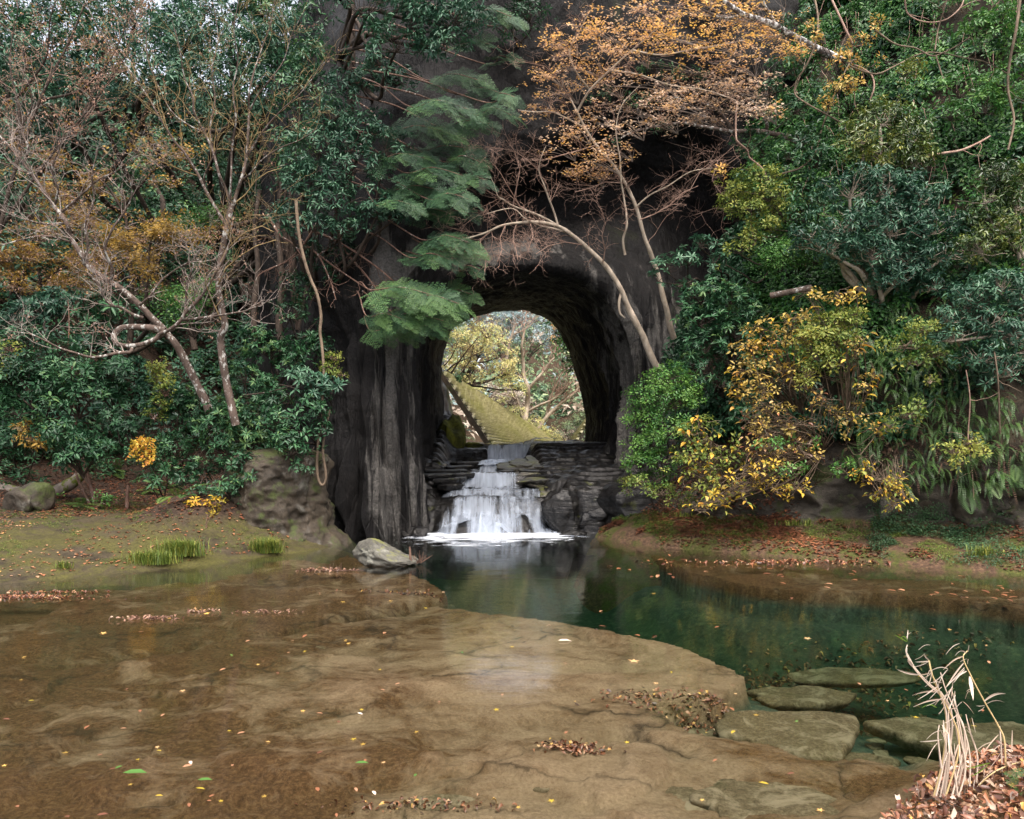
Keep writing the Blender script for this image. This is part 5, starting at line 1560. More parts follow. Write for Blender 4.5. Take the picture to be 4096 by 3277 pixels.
tB = thing('bare_tree', 'bare tree with an upright crooked white mottled trunk forking into many upswept limbs', 'tree', P(234, 418, 15.3))
bY = 15.3
W = Wood(); tips = []
trunk = [(236, 425), (233, 413), (229, 395), (226, 380), (223, 362), (221, 345), (221, 336), (225, 327), (224, 319), (222, 311), (220, 300), (218, 288), (219, 274), (221, 258), (225, 238), (229, 216), (234, 202)]
limb(W, trunk, bY, bY - 0.3, 0.085, 0.055, rd, 0.02)
limbsB = [([(234, 204), (237, 192), (241, 180), (246, 160), (248, 135), (249, 112), (249, 94), (254, 72), (262, 48), (271, 22), (276, -10)], 0.055), ([(246, 160), (255, 143), (264, 130), (273, 119), (286, 106), (298, 96), (312, 79), (326, 60)], 0.035),
          ([(232, 206), (226, 190), (219, 174), (213, 152), (204, 132), (194, 112), (193, 97), (184, 76), (180, 50), (172, 20)], 0.05), ([(226, 225), (216, 208), (206, 191), (199, 176), (191, 163), (184, 152), (175, 142), (166, 128), (158, 115), (150, 100), (142, 88), (128, 68), (112, 47), (96, 24), (85, 0)], 0.05),
          ([(206, 191), (204, 178), (209, 165), (216, 150), (218, 140)], 0.03), ([(230, 206), (231, 180), (232, 150), (236, 120), (233, 90), (238, 60), (234, 30), (240, -5)], 0.035), ([(213, 152), (210, 128), (215, 100), (212, 70), (218, 40), (214, 8)], 0.03),
          ([(240, 182), (252, 172), (262, 160), (280, 148), (300, 140), (318, 128)], 0.028), ([(204, 132), (190, 126), (172, 112), (160, 90), (148, 60), (146, 30)], 0.028), ([(249, 112), (258, 95), (270, 80), (284, 60), (292, 34), (305, 10)], 0.03), ([(199, 176), (186, 172), (170, 165), (152, 158), (136, 150)], 0.026),
          ([(221, 262), (226, 250), (236, 240), (246, 232), (262, 226), (274, 232)], 0.024), ([(218, 285), (226, 268), (240, 256), (256, 246), (276, 240)], 0.024), ([(221, 320), (212, 300), (206, 285), (204, 265)], 0.022), ([(234, 204), (246, 194), (256, 180), (268, 172), (282, 168)], 0.024)]
for pxs, r in limbsB:
    lb = limb(W, pxs, bY - 0.3, bY - rd.uniform(0.4, 1.6), r * 0.72, 0.007, rd, 0.08)
    sprout(rd, lb, W, tips, 0.2, 1, 3 + len(pxs) // 2, 0.85, 2, (0, 0, 0.75), 0.7, spread=0.75, kids=(2, 4))
thick = Wood(); thin = Wood()
for e in W.L: (thick if e[1] > 0.02 else thin).L.append(e)
thick.into(Geo()).build('trunk', M['bark_grey'], tB)
thin.into(Geo()).build('twigs', M['twig_gold'], tB)
g = Geo(); leaves_at_tips(g, tips, 'dry', ra, 0.05, 0.8, 0.05)
g.build('withered_leaves', M['russet'], tB)


def twig_tree(label, base, Yb, limbs, bark, twigs, leafset, nsp=12, L=0.9, lev=2, r=0.06, keep=0.8, updir=(0, 0, 0.4), name='bare_tree', flat=0.0, sc=1.0, kids=(3, 5), dY=0.8, tri=None, spread=0.8):
    root = thing(name, label, 'tree', P(base[0], base[1], Yb))
    W = Wood(); tips = []
    for pxs, rl in limbs:
        lb = limb(W, pxs, Yb, Yb - rd.uniform(0.3, 1) * dY, rl * r, max(0.006, rl * r * 0.2), rd, 0.1)
        sprout(rd, lb, W, tips, 0.25, 1, nsp, L, lev, updir, 0.7, spread=spread, kids=kids, flat=flat)
    a, b = Wood(), Wood()
    for e in W.L: (a if e[1] > 0.02 else b).L.append(e)
    if a.L: a.into(Geo()).build('trunk', M[bark], root)
    if b.L: b.into(Geo()).build('twigs', M[twigs], root)
    if leafset:
        g = Geo()
        for kind, mat, k in leafset:
            g = Geo(); leaves_at_tips(g, tips, kind, ra, k, sc, 0.08)
            if g.n: g.build('leaves', M[mat], root)
    return root


twig_tree('russet twiggy tree with withered leaves filling the upper left corner', (-20, 330), 17.5,
          [([(-20, 330), (-5, 250), (15, 170), (40, 100), (70, 40), (90, -10)], 1), ([(15, 170), (20, 120), (10, 60), (20, 0)], .6), ([(0, 230), (40, 170), (80, 120), (110, 80), (130, 50)], .7), ([(40, 100), (80, 90), (110, 60), (128, 20)], .6), ([(-5, 250), (-10, 180), (-5, 100), (0, 30)], .6), ([(20, 150), (50, 150), (75, 130), (95, 105)], .5), ([(15, 100), (45, 60), (50, 20), (60, -10)], .5)],
          'bark_dark', 'twig_pink', [('dry', 'russet', 0.5), ('maplesm', 'russet', 0.06), ('maplesm', 'mapleyel', 0.04)], 8, 0.9, 2, 0.06, kids=(2, 4))
twig_tree('ochre leaved maple in flat tiers on the slope left of the leaning trunk', (120, 330), 21,
          [([(130, 345), (132, 300), (130, 260), (126, 220), (122, 190)], 1), ([(130, 270), (105, 250), (75, 235), (45, 232)], .5), ([(128, 240), (100, 215), (70, 195), (30, 182)], .5), ([(126, 220), (110, 190), (80, 165), (50, 158)], .5), ([(125, 205), (145, 180), (160, 165), (172, 158)], .45), ([(128, 240), (110, 225), (90, 218), (60, 212)], .45), ([(132, 275), (120, 262), (90, 265), (60, 262), (25, 268)], .45), ([(130, 265), (150, 250), (170, 240), (178, 235)], .4)],
          'bark_dark', 'twig', [('maple', 'mapleyel', 0.5), ('dry', 'russet', 0.3)], 7, 0.9, 2, 0.09, (0, 0, 0.1), name='maple_tree', flat=0.55, sc=1.15, dY=1.5)
twig_tree('yellow leaved maple low on the slope by the left edge, behind the looping limb', (35, 300), 20,
          [([(35, 330), (40, 290), (38, 262), (30, 245)], 1), ([(40, 285), (60, 270), (85, 262), (110, 258)], .5), ([(38, 270), (20, 262), (5, 262), (-10, 268)], .5), ([(40, 290), (60, 288), (75, 280)], .4)],
          'bark_dark', 'twig', [('maple', 'mapleyel', 0.8), ('dry', 'russet', 0.5)], 8, 0.7, 2, 0.07, (0, 0, 0.1), name='maple_tree', flat=0.5, dY=1.2)
twig_tree('yellow maple sprig between the looping limb and the white mottled trunk', (148, 330), 18.5,
          [([(146, 300), (148, 270), (150, 245), (155, 232)], 1), ([(148, 250), (135, 243), (120, 240)], .5), ([(150, 245), (160, 236), (172, 232)], .5)],
          'bark_dark', 'twig', [('maple', 'mapleyel', 0.9)], 6, 0.5, 2, 0.05, (0, 0, 0.1), name='maple_tree', flat=0.5, dY=0.6)

# slim trunks on the left hillside
for i, (pxs, Yb, r, lab) in enumerate([
    ([(283, 352), (279, 320), (282, 280), (278, 230), (282, 180)], 18.6, 0.10, 'slim straight dark trunk rising behind the glossy shrubs right of the white mottled trunk'),
    ([(195, 350), (190, 325), (186, 300), (184, 270)], 20.5, 0.10, 'slim dark trunk standing between the two bare trees'),
    ([(255, 345), (254, 310), (258, 270), (255, 230), (260, 190)], 19.5, 0.09, 'thin dark trunk just right of the white mottled trunk'),
    ([(99, 513), (95, 500), (91, 487), (87, 473), (83, 460), (80, 445)], 16.8, 0.05, 'short slanting trunk on the leafy bank behind the shelf'),
    ([(90, 505), (84, 492), (78, 480), (76, 470)], 17.0, 0.035, 'thin dead stem leaning against the end of the fallen log'),
    ([(68, 345), (69, 330), (69, 315), (68, 300)], 17.5, 0.014, 'straight thin pole like stem among the dark shrubs by the left edge'),
    ([(76, 425), (74, 400), (72, 380), (73, 362)], 17.3, 0.03, 'pale thin stem rising through the dark shrubs on the left'),
    ([(128, 520), (127, 500), (128, 485)], 16.7, 0.05, 'rotten reddish stump in the shrubs behind the mossy shelf')]):
    b_ = P(*pxs[0], Yb)
    W = Wood(); W.add([P(a, b, Yb + 0.06 * k) for k, (a, b) in enumerate(pxs)], r, r * 0.6)
    if i in (0, 1, 2):
        lb = crom(np.array(W.L[0][0]), 24), r, r * 0.6
        sprout(rd, lb, W, [], 0.4, 1, 8, 0.9, 1)
    W.into(Geo(), 0.005).solo('slim_trunk', M['bark_dark' if i < 3 else 'bark_red'], lab, 'tree trunk', b_, None)

# hanging vine at the corner of the outcrop
W = Wood()
W.add([P(a, b, 15.3) for a, b in [(296, 200), (299, 235), (305, 262), (311, 280), (317, 294), (321, 315), (320, 332), (322, 347), (324, 374), (322, 395), (323, 412), (319, 434), (317, 466), (319, 481), (323, 485), (326, 476), (323, 450), (326, 426), (330, 410)]], 0.036, 0.026)
W.into(Geo()).solo('hanging_vine', M['vine'], 'thick hanging vine looping down in front of the dark pier at the outcrop', 'vine', P(321, 315, 15.3))

# fallen log
lp = [P(a, b, Y) for a, b, Y in [(-30, 483, 17.6), (0, 489, 17.5), (24, 494, 17.4), (48, 493, 17.4), (68, 485, 17.6), (80, 476, 17.9)]]
log = thing('fallen_log', 'grey fallen log with moss patches lying on the leafy bank at the left edge', 'log', lp[2])
W = Wood(); W.add(lp, 0.17, 0.13)
M['logbark'] = bark_mat('mossy log bark', (0.10, 0.085, 0.07), (0.27, 0.23, 0.19), (0.10, 0.12, 0.02), 0.5, 5)
W.into(Geo()).build('log_trunk', M['logbark'], log)

# ------------------------------------------------------------------ left bank shrubs
SHR = [
    ('ever', 'whorlbig', [(205, 425, 22, 12), (225, 418, 26, 15), (242, 432, 24, 14), (222, 440, 30, 12), (258, 440, 14, 9)], 2.6, .72, 'dense rounded evergreen shrub at the foot of the white mottled trunk', .62, 15.7),
    ('ever', 'whorl', [(245, 375, 26, 16), (262, 390, 24, 16), (240, 398, 18, 12)], 2.4, .9, 'glossy evergreen shrub just right of the white mottled trunk at mid height', .65, 16.0),
    ('ever', 'whorl', [(272, 352, 30, 16), (258, 340, 22, 12), (290, 362, 22, 14)], 2.2, 1, 'evergreen shrub on the brow above the outcrop behind the glossy shrub', .5, 16.6),
    ('everblue', 'whorlbig', [(302, 376, 20, 14), (312, 390, 18, 12), (328, 384, 14, 8)], 2.2, .8, 'blue green large leaved sprig beside the hanging vine', .65, 15.2),
    ('ever', 'broad', [(285, 418, 26, 12), (300, 430, 18, 10)], 2.4, .85, 'small leafy shrub on top of the outcrop', .55, 15.2),
    ('ever', 'broad', [(292, 450, 22, 9), (308, 460, 20, 12), (322, 456, 12, 7), (285, 440, 16, 8)], 2.4, .85, 'leafy evergreen branch hanging down over the face of the outcrop', .5, 14.9),
    ('ever', 'whorl', [(176, 398, 26, 14), (160, 410, 20, 12), (192, 408, 16, 12)], 2.2, 1, 'dark evergreen shrub left of the leaning trunk base', .45, 16.3),
    ('ever', 'whorlbig', [(112, 370, 24, 14), (98, 384, 22, 14), (118, 392, 20, 14)], 2.2, 1, 'large leaved dark shrub below the looping limb', .42, 16.8),
    ('ever', 'broad', [(72, 372, 30, 18), (55, 385, 26, 16), (88, 395, 24, 14)], 2.3, 1, 'dense dark shrub left of the large leaved one', .45, 16.6),
    ('ever', 'broad', [(30, 385, 30, 18), (10, 378, 24, 20), (48, 405, 26, 14), (20, 410, 26, 14)], 2.3, 1, 'spreading dark shrub at the left edge at mid height', .42, 16.4),
    ('ever', 'broad', [(60, 432, 26, 14), (82, 445, 24, 14), (70, 458, 22, 10), (100, 452, 14, 12)], 2.3, .9, 'dark low tree on a slanting trunk above the log', .4, 16.2),
    ('ever', 'broad', [(28, 345, 34, 14), (60, 350, 24, 12), (5, 350, 20, 14)], 2.0, 1, 'dark shrub under the long drooping left branch', .35, 17.3),
    ('everblue', 'whorl', [(36, 310, 30, 16), (58, 300, 22, 14), (20, 318, 20, 12)], 2.0, 1.1, 'shadowed whorled shrub near the left edge above the drooping branch', .35, 18.0),
    ('ever', 'whorlbig', [(105, 305, 24, 16), (92, 318, 18, 12)], 2.0, 1.1, 'dark large leaved shrub just above the loop of the bent limb', .35, 18.0),
    ('everlight', 'maplesm', [(185, 300, 24, 14), (205, 290, 16, 12), (178, 318, 16, 10)], 1.8, 1.1, 'fresh green small leaved sapling between the leaning and upright trunks', .55, 17.6),
    ('ever', 'small', [(150, 455, 26, 14), (172, 445, 24, 12), (190, 455, 20, 12)], 1.8, 1, 'small leaved shrub in the leaf litter below the leaning trunk', .4, 16.0),
    ('ever', 'whorl', [(205, 465, 22, 10), (228, 468, 22, 12), (185, 478, 20, 10)], 1.7, .9, 'low dark shrub under the dense rounded one', .35, 15.7),
    ('ever', 'whorlbig', [(165, 468, 12, 8), (150, 482, 14, 8)], 2, .8, 'pair of glossy dark sprigs low on the bank behind the yellow leaved plant', .5, 15.7),
    ('ever', 'whorl', [(262, 412, 26, 10), (278, 400, 20, 12)], 2.2, .9, 'evergreen shrub between the rounded shrub and the outcrop brow', .5, 15.6),
    ('ever', 'broad', [(318, 410, 12, 12), (322, 430, 10, 10), (312, 400, 14, 8)], 2.0, .8, 'narrow leafy sprig growing along the hanging vine', .5, 15.1),
    ('ever', 'whorl', [(130, 425, 24, 12), (112, 418, 20, 12), (145, 430, 16, 10)], 2.0, .9, 'dark shrub midway between the leaning trunk and the left edge', .4, 16.4),
    ('ever', 'broad', [(15, 440, 26, 12), (35, 452, 22, 10), (0, 455, 16, 12)], 1.9, .9, 'low dark shrub at the left edge above the log', .35, 16.6),
    ('ever', 'droop', [(300, 330, 20, 20), (318, 345, 16, 16), (290, 312, 16, 14)], 1.8, .8, 'drooping dark shrub in front of the rock recess by the vine', .35, 17.0),
]
for mat, kind, lobes, dens, sc, lab, t0, Y in SHR:
    leafy('evergreen_shrub', lab, 'shrub', lobes, mat, kind, dens * 1.15, sc, Y=Y, tint0=t0, nst=2, group='evergreen shrubs on the left bank')
SHR2 = [
    ('ever', 'broad', [(240, 462, 20, 10), (252, 475, 16, 9), (235, 485, 16, 8)], 2.0, .75, 'dark leafy sprigs covering the left flank of the outcrop', .4, 15.1),
    ('ever', 'whorl', [(215, 490, 20, 8), (240, 500, 14, 6)], 1.8, .75, 'low dark herbs along the edge of the mossy shelf', .4, 15.2),
    ('ever', 'droop', [(345, 250, 16, 16), (330, 275, 14, 14), (312, 255, 16, 14), (298, 285, 18, 14)], 1.6, .8, 'thin dark foliage in front of the shaded rock left of the pier', .3, 17.2),
    ('everblue', 'droop', [(375, 75, 30, 16), (350, 85, 26, 14), (400, 80, 22, 10)], 1.8, .85, 'blue green foliage behind the conifer below the topmost glossy crown', .45, 17.6),
    ('ever', 'broad', [(505, 25, 18, 16), (530, 15, 20, 14), (520, -5, 20, 12)], 1.4, .8, 'dark foliage hanging over the cliff top at upper centre', .3, 17.6),
]
for mat, kind, lobes, dens, sc, lab, t0, Y in SHR2:
    leafy('evergreen_shrub', lab, 'shrub', lobes, mat, kind, dens, sc, Y=Y, tint0=t0, nst=1, group='evergreen shrubs on the left bank')
YEL = [
    ('yellow', 'maple', [(143, 444, 10, 8), (146, 456, 9, 6), (138, 450, 7, 8)], 2.2, 1, 'small bright yellow leaved plant among dark shrubs on the left bank', .75, 15.5),
    ('lime', 'small', [(158, 366, 11, 6), (162, 378, 12, 7), (152, 372, 7, 5)], 1.9, 1.2, 'yellow green sprig in the shade beside the leaning trunk', .6, 16.2),
    ('lime', 'small', [(166, 392, 10, 8), (160, 402, 10, 6), (155, 416, 10, 7)], 1.6, 1.2, 'second yellow green sprig, lower, left of the leaning trunk base', .5, 16.0),
    ('yellow', 'broad', [(196, 506, 12, 6), (208, 512, 12, 9), (216, 504, 8, 5), (203, 518, 9, 5)], 1.8, .8, 'low pale yellow plant with feathery leaves at the edge of the mossy shelf', .3, 14.8),
    ('lime', 'broad', [(165, 514, 10, 5), (174, 508, 7, 5)], 1.8, .8, 'low lime yellow plant just left of the pale yellow one', .8, 14.9),
    ('mapleyel', 'broad', [(33, 436, 14, 9), (24, 428, 9, 7), (42, 446, 8, 6)], 1.5, .9, 'dull ochre leaved shrub above the fallen log', .5, 16.2),
    ('lime', 'small', [(10, 348, 12, 6), (3, 368, 10, 7), (14, 372, 10, 5)], 1.6, 1.2, 'yellow green sprig at the left edge in the shade', .5, 16.3),
    ('lime', 'small', [(334, 358, 10, 5), (330, 368, 10, 6), (340, 374, 8, 4)], 1.6, 1, 'yellow green sprig in front of the dark pier', .45, 15.4),
    ('everlight', 'small', [(48, 498, 12, 5), (105, 498, 10, 6), (118, 500, 10, 6)], 1.5, 1, 'scattered fresh green seedlings beside the log', .6, 16.3),
]
for mat, kind, lobes, dens, sc, lab, t0, Y in YEL:
    leafy('autumn_plant', lab, 'plant', lobes, mat, kind, dens, sc, Y=Y, tint0=t0, stem='bark_red', r=0.008)
# ------------------------------------------------------------------ right: pale thin trunks leaning over the arch, and the orange maple
rd = random.Random(77)
ra = np.random.default_rng(78)


def split_build(W, root, bark, twigs):
    a, b = Wood(), Wood()
    for e in W.L: (a if e[1] > 0.02 else b).L.append(e)
    tk = a.into(Geo()).build('trunk', M[bark], root) if a.L else None
    if b.L: b.into(Geo()).build('twigs', M[twigs], root)
    return tk


# lower leaning trunk with bare drooping branches
YT = 17.6
t1 = thing('leaning_tree', 'pale leaning tree bending left with bare drooping branches in front of the arch', 'tree', P(652, 358, YT))
W = Wood(); tips = []
lb = limb(W, [(660, 372), (652, 358), (643, 337), (635, 320), (628, 307), (622, 291), (612, 275), (603, 263), (584, 245), (571, 234), (558, 226), (537, 222), (517, 223), (501, 226), (485, 233), (465, 239), (445, 244)], YT, YT - 1.4, 0.085, 0.012, rd, 0.03)
lm = [lb]
for pxs, r in [([(558, 226), (548, 220), (533, 213), (513, 206), (504, 200), (498, 196), (494, 184), (490, 176)], .03), ([(558, 226), (554, 212), (549, 199), (544, 185), (539, 171), (541, 158), (546, 146)], .028), ([(571, 234), (556, 229), (542, 226), (526, 219), (514, 209), (500, 210), (486, 214)], .022),
               ([(517, 223), (514, 231), (513, 239), (516, 250), (518, 260)], .02), ([(490, 232), (480, 240), (482, 252), (486, 262), (484, 275)], .018), ([(505, 226), (500, 238), (502, 250), (497, 262)], .016), ([(465, 239), (456, 246), (452, 256), (455, 266)], .014), ([(530, 222), (533, 236), (528, 250)], .014),
               ([(513, 206), (516, 190), (520, 170), (514, 150), (506, 140)], .02), ([(539, 171), (528, 160), (516, 152), (500, 148), (484, 147)], .016), ([(584, 245), (565, 242), (548, 246), (536, 254)], .018), ([(498, 196), (485, 190), (472, 186), (462, 188)], .012), ([(533, 213), (520, 206), (508, 186), (500, 172), (490, 160)], .018),
               ([(603, 263), (605, 250), (602, 236), (606, 222)], .02), ([(485, 233), (470, 232), (458, 230), (446, 226)], .012)]:
    lm.append(limb(W, pxs, YT - 0.7, YT - 1.4, r, 0.006, rd, 0.08))
for l_ in lm:
    sprout(rd, l_, W, tips, 0.45 if l_ is lb else 0.2, 1, 14 if l_ is lb else 8, 0.62, 2, (0, 0, 0.12), 0.6, spread=0.75, kids=(2, 4), trop=0.0)
t1_trunk = split_build(W, t1, 'bark_pale', 'twig_pink')
W = Wood()
W.add([P(622, 291, YT - .1), P(619, 302, YT - .1), P(620, 313, YT - .15), P(625, 318, YT - .15)], 0.04, 0.018)
W.into(Geo()).build('broken_stub', M['bark_pale'], t1_trunk)

# upper trunk carrying the orange crown
t2 = thing('maple_tree', 'slender pale maple leaning left under a tiered orange autumn crown above the arch', 'maple tree', P(672, 332, 18.0))
W = Wood(); tips = []
YM = 18.0
lb = limb(W, [(674, 338), (671, 329), (668, 316), (665, 304), (659, 278), (654, 263), (649, 249), (644, 236), (636, 207), (625, 183), (612, 163), (596, 145), (585, 128), (577, 112), (570, 98)], YM, YM - 1.6, 0.075, 0.018, rd, 0.03)
lm = [(lb, .45)]
for pxs, r in [([(625, 255), (623, 240), (627, 223), (624, 199), (621, 180), (620, 159), (616, 130), (622, 105), (640, 85)], .03), ([(636, 207), (650, 195), (668, 186), (690, 172), (712, 168)], .022), ([(640, 220), (655, 214), (670, 205), (684, 192), (698, 186)], .02), ([(625, 183), (605, 182), (590, 188), (575, 192)], .018), ([(585, 128), (570, 120), (552, 112), (535, 112), (518, 110)], .022),
               ([(596, 145), (580, 150), (562, 155), (545, 160), (530, 160)], .02), ([(577, 112), (590, 90), (610, 70), (632, 50), (650, 35), (665, 20)], .03), ([(570, 98), (560, 80), (545, 66), (525, 62)], .018), ([(590, 90), (575, 70), (570, 50), (580, 30), (590, 10)], .022), ([(632, 50), (660, 55), (690, 50), (720, 45), (745, 40)], .022), ([(610, 70), (640, 75), (670, 85), (705, 90), (735, 100)], .022)]:
    lm.append((limb(W, pxs, YM - 1.0, YM - 1.9, r, 0.007, rd, 0.08), .15))
for l_, t0 in lm:
    sprout(rd, l_, W, tips, t0, 1, 10, 0.6, 2, (0, 0, 0.2), 0.6, spread=0.75, kids=(2, 4), flat=0.25)
split_build(W, t2, 'bark_pale', 'twig_pink')
# tiers of small leaves
TIER = [(700, 6, 60, 9), (640, 14, 44, 9), (600, 30, 40, 9), (560, 40, 28, 8), (735, 18, 40, 12), (668, 32, 46, 9), (715, 42, 44, 10), (620, 52, 36, 8), (580, 62, 36, 7), (548, 72, 22, 6), (675, 62, 40, 9), (735, 62, 30, 9), (640, 78, 40, 7), (700, 84, 44, 9), (600, 84, 34, 6), (560, 90, 28, 5), (745, 88, 34, 8), (720, 104, 46, 9), (672, 102, 44, 8), (628, 106, 40, 6), (590, 112, 34, 6), (650, 120, 36, 6), (760, 110, 26, 8), (700, 120, 36, 6), (575, 130, 24, 6), (620, 126, 30, 5), (600, 160, 28, 7), (580, 168, 22, 7), (612, 148, 26, 6), (560, 148, 24, 6), (596, 176, 14, 5), (770, 30, 30, 10), (790, 50, 24, 8), (660, 90, 26, 6), (540, 110, 20, 5)]
rr = np.random.default_rng(61)
go, gt = Geo(), Geo()
W = Wood()
for (px, py, rx, ry) in TIER:
    Yc = rd.uniform(15.6, 17.2)
    c = P(px, py, Yc); s = Yc / F
    n = int(rx * ry / 4.2)
    O = c + np.stack([rr.normal(0, 0.5, n) * rx * s, rr.normal(0, 0.4, n) * rx * s, rr.normal(0, 0.42, n) * ry * s], -1)
    O[:, 2] += 0.12 * fbm(O[:, :2] * 1.5, 2, 3)
    keep = fbm(O * 1.9, 2, 23) > -0.22
    O = O[keep]
    d = np.array([0, -0.25, 1.0]) + rr.normal(size=O.shape) * 0.25
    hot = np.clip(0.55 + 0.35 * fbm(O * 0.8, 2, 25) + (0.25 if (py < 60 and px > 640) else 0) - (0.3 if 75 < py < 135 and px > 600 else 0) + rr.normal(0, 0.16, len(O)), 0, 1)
    stamp(go, CL['maple'], O, frames(d, rr), rr.uniform(0.7, 1.15, len(O)), hot, rr)
    m_ = rr.random(len(O)) < 0.5
    stamp(gt, CL['dry'], O[m_] - np.array([0, 0, 0.03]), frames(d[m_], rr), rr.uniform(0.6, 0.9, m_.sum()), rr.uniform(0.4, 0.8, m_.sum()), rr)
    for k in range(7):
        a = c + np.array([rr.uniform(-.9, .9) * rx * s, rr.uniform(-.5, .5) * rx * s, rr.uniform(-.3, .3) * ry * s])
        st_ = c + np.array([(0.9 if px > 600 else 0.7) * rx * s, 0.4, -0.15])
        W.add([st_, st_ * .6 + a * .4 + np.array([0, 0, .06]), st_ * .25 + a * .75 + np.array([0, 0, .05]), a], 0.011, 0.004)
W.into(Geo()).build('fine_twigs', M['twig'], t2)
go.build('leaves', M['orange'], t2)
gt.build('seed_tassels', M['russet'], t2)

# grey branch reaching out of the right cliff under the orange crown
tb = thing('reaching_branch', 'grey forked branch reaching left out of the ivy above the dark recess', 'branch', P(795, 139, 17.2))
W = Wood(); tips = []
lm = []
for pxs, r in [([(805, 140), (795, 139), (779, 135), (763, 132), (747, 131), (728, 131), (713, 128), (699, 126), (683, 123), (659, 126), (633, 132), (620, 139)], .07), ([(731, 130), (727, 122), (723, 116), (715, 108), (707, 105), (695, 101), (683, 99), (668, 96)], .04), ([(766, 132), (767, 126), (766, 121), (760, 110), (753, 102), (745, 97), (739, 94), (728, 86), (716, 82)], .045), ([(766, 121), (772, 115), (770, 106), (762, 104)], .02), ([(753, 102), (757, 90), (752, 78)], .02)]:
    lm.append(limb(W, pxs, 17.2, 16.4, r, r * 0.22, rd, 0.05))
for l_ in lm:
    sprout(rd, l_, W, tips, 0.5, 1, 6, 0.5, 1, (0, 0, 0.3), 0.6)
split_build(W, tb, 'bark_grey', 'twig')
tb2 = thing('mossy_bough', 'thick dark bough with white lichen crossing the top of the orange crown', 'branch', P(778, 36, 16.5))
W = Wood()
for pxs, r in [([(840, 60), (815, 48), (792, 36), (776, 26), (760, 20), (742, 14), (722, 0), (700, -14)], .09), ([(776, 26), (768, 12), (762, 0), (760, -15)], .05), ([(742, 14), (728, 18), (716, 16), (700, 8)], .03)]:
    lm = limb(W, pxs, 17.0, 16.2, r, r * 0.5, rd, 0.05)
    sprout(rd, lm, W, [], 0.3, 1, 5, 0.6, 1, (0, 0, 0.3), 0.6)
M['bark_lich'] = bark_mat('dark bark with white lichen', (0.05, 0.04, 0.035), (0.12, 0.10, 0.09), (0.5, 0.5, 0.48), 0.5)
split_build(W, tb2, 'bark_lich', 'twig')
# bare reddish twigs in the recess
tb3 = thing('bare_branch', 'fan of bare pinkish twigs in front of the dark recess right of the slender maple', 'branch', P(740, 170, 18.5))
W = Wood(); tips = []
for pxs in ([(750, 150), (735, 145), (718, 160), (700, 172), (684, 184)], [(748, 150), (725, 166), (705, 170), (690, 162)], [(718, 160), (712, 180), (722, 195)], [(700, 172), (690, 190), (676, 196), (664, 206)], [(740, 148), (730, 130), (716, 120)], [(735, 210), (715, 208), (695, 215)]):
    lm = limb(W, pxs, 18.4, 17.8, .016, .005, rd, .08)
    sprout(rd, lm, W, tips, 0.15, 1, 8, 0.6, 1, (0, 0, 0.15), 0.6)
split_build(W, tb3, 'bark_pale', 'twig_pink')

# lianas
for i, (pxs, r, Yv, lab) in enumerate([
    ([(742, 80), (738, 98), (736, 115), (736, 135), (738, 142), (747, 150), (750, 158), (762, 168), (767, 180), (764, 188), (755, 200), (751, 218), (752, 232), (756, 240), (752, 246), (742, 252)], .02, 16.6, 'long pale liana hanging in bends left of the yellow green shrub'),
    ([(764, 182), (775, 176), (788, 172), (800, 168), (812, 158), (818, 145), (822, 128), (828, 112), (838, 86), (850, 63), (856, 60)], .022, 16.3, 'pale liana looping up right from the yellow green shrub'),
    ([(815, 0), (818, 20), (815, 45), (805, 68), (797, 80), (795, 94), (806, 103), (822, 112), (840, 122)], .022, 16.2, 'liana dropping from the top edge and turning beside the orange leaves'),
    ([(832, 0), (845, 28), (852, 45), (850, 62), (862, 68), (872, 76), (874, 88), (870, 100)], .022, 16.0, 'reddish liana hanging from the top edge above the big evergreen'),
    ([(850, 66), (875, 74), (895, 66), (920, 54), (940, 53), (965, 58), (985, 62), (1010, 75)], .018, 16.0, 'dark red liana running almost level across the ivy'),
    ([(875, 30), (895, 44), (915, 48), (932, 56), (945, 52), (960, 44), (978, 32)], .02, 16.0, 'brown liana crossing the level red one near the top right'),
    ([(905, 0), (908, 14), (925, 22), (945, 20), (960, 8), (965, -5)], .016, 16.0, 'thin liana sagging in a curve at the top edge, upper right'),
    ([(935, 50), (938, 30), (944, 10), (948, -5)], .016, 15.9, 'pale straight liana rising to the top edge right of the sagging one'),
    ([(936, 56), (942, 75), (948, 90), (950, 105), (952, 125)], .016, 15.9, 'pale thin stem hanging below the crossing lianas'),
    ([(925, 156), (945, 153), (962, 150), (980, 142), (990, 136)], .028, 15.5, 'straight fallen twig lying across the ivy right of the big evergreen'),
    ([(1020, 0), (1016, 30), (1010, 60), (1008, 90), (1014, 120), (1008, 150)], .03, 15.2, 'grey liana hanging along the right edge'),
    ([(990, 215), (980, 235), (982, 260), (976, 290)], .02, 14.8, 'thin curved stem in front of the drooping evergreen at the right'),
    ([(974, 500), (972, 470), (968, 440), (970, 400), (966, 370)], .014, 13.6, 'thin vine hanging straight down through the ferns'),
    ([(1000, 490), (1004, 470), (1000, 430), (998, 380), (994, 350)], .018, 13.4, 'pale thin branch hanging at the right among the ferns'),
]):
    W = Wood(); pts = [P(a, b, Yv + 0.12 * math.sin(k * 1.3 + i)) for k, (a, b) in enumerate(pxs)]
    W.add(pts, r, r * 0.7)
    for j in range(3):
        k = rd.randint(1, len(pts) - 2)
        grow(rd, pts[k], (rd.gauss(0, 1), -.3, rd.gauss(-.2, .6)), .5, .007, 0, W, [])
    W.into(Geo(), 0.008).solo('liana', M['vine'] if i % 3 else M['twig_pink'], lab, 'vine', pts[0], 'lianas on the right cliff')

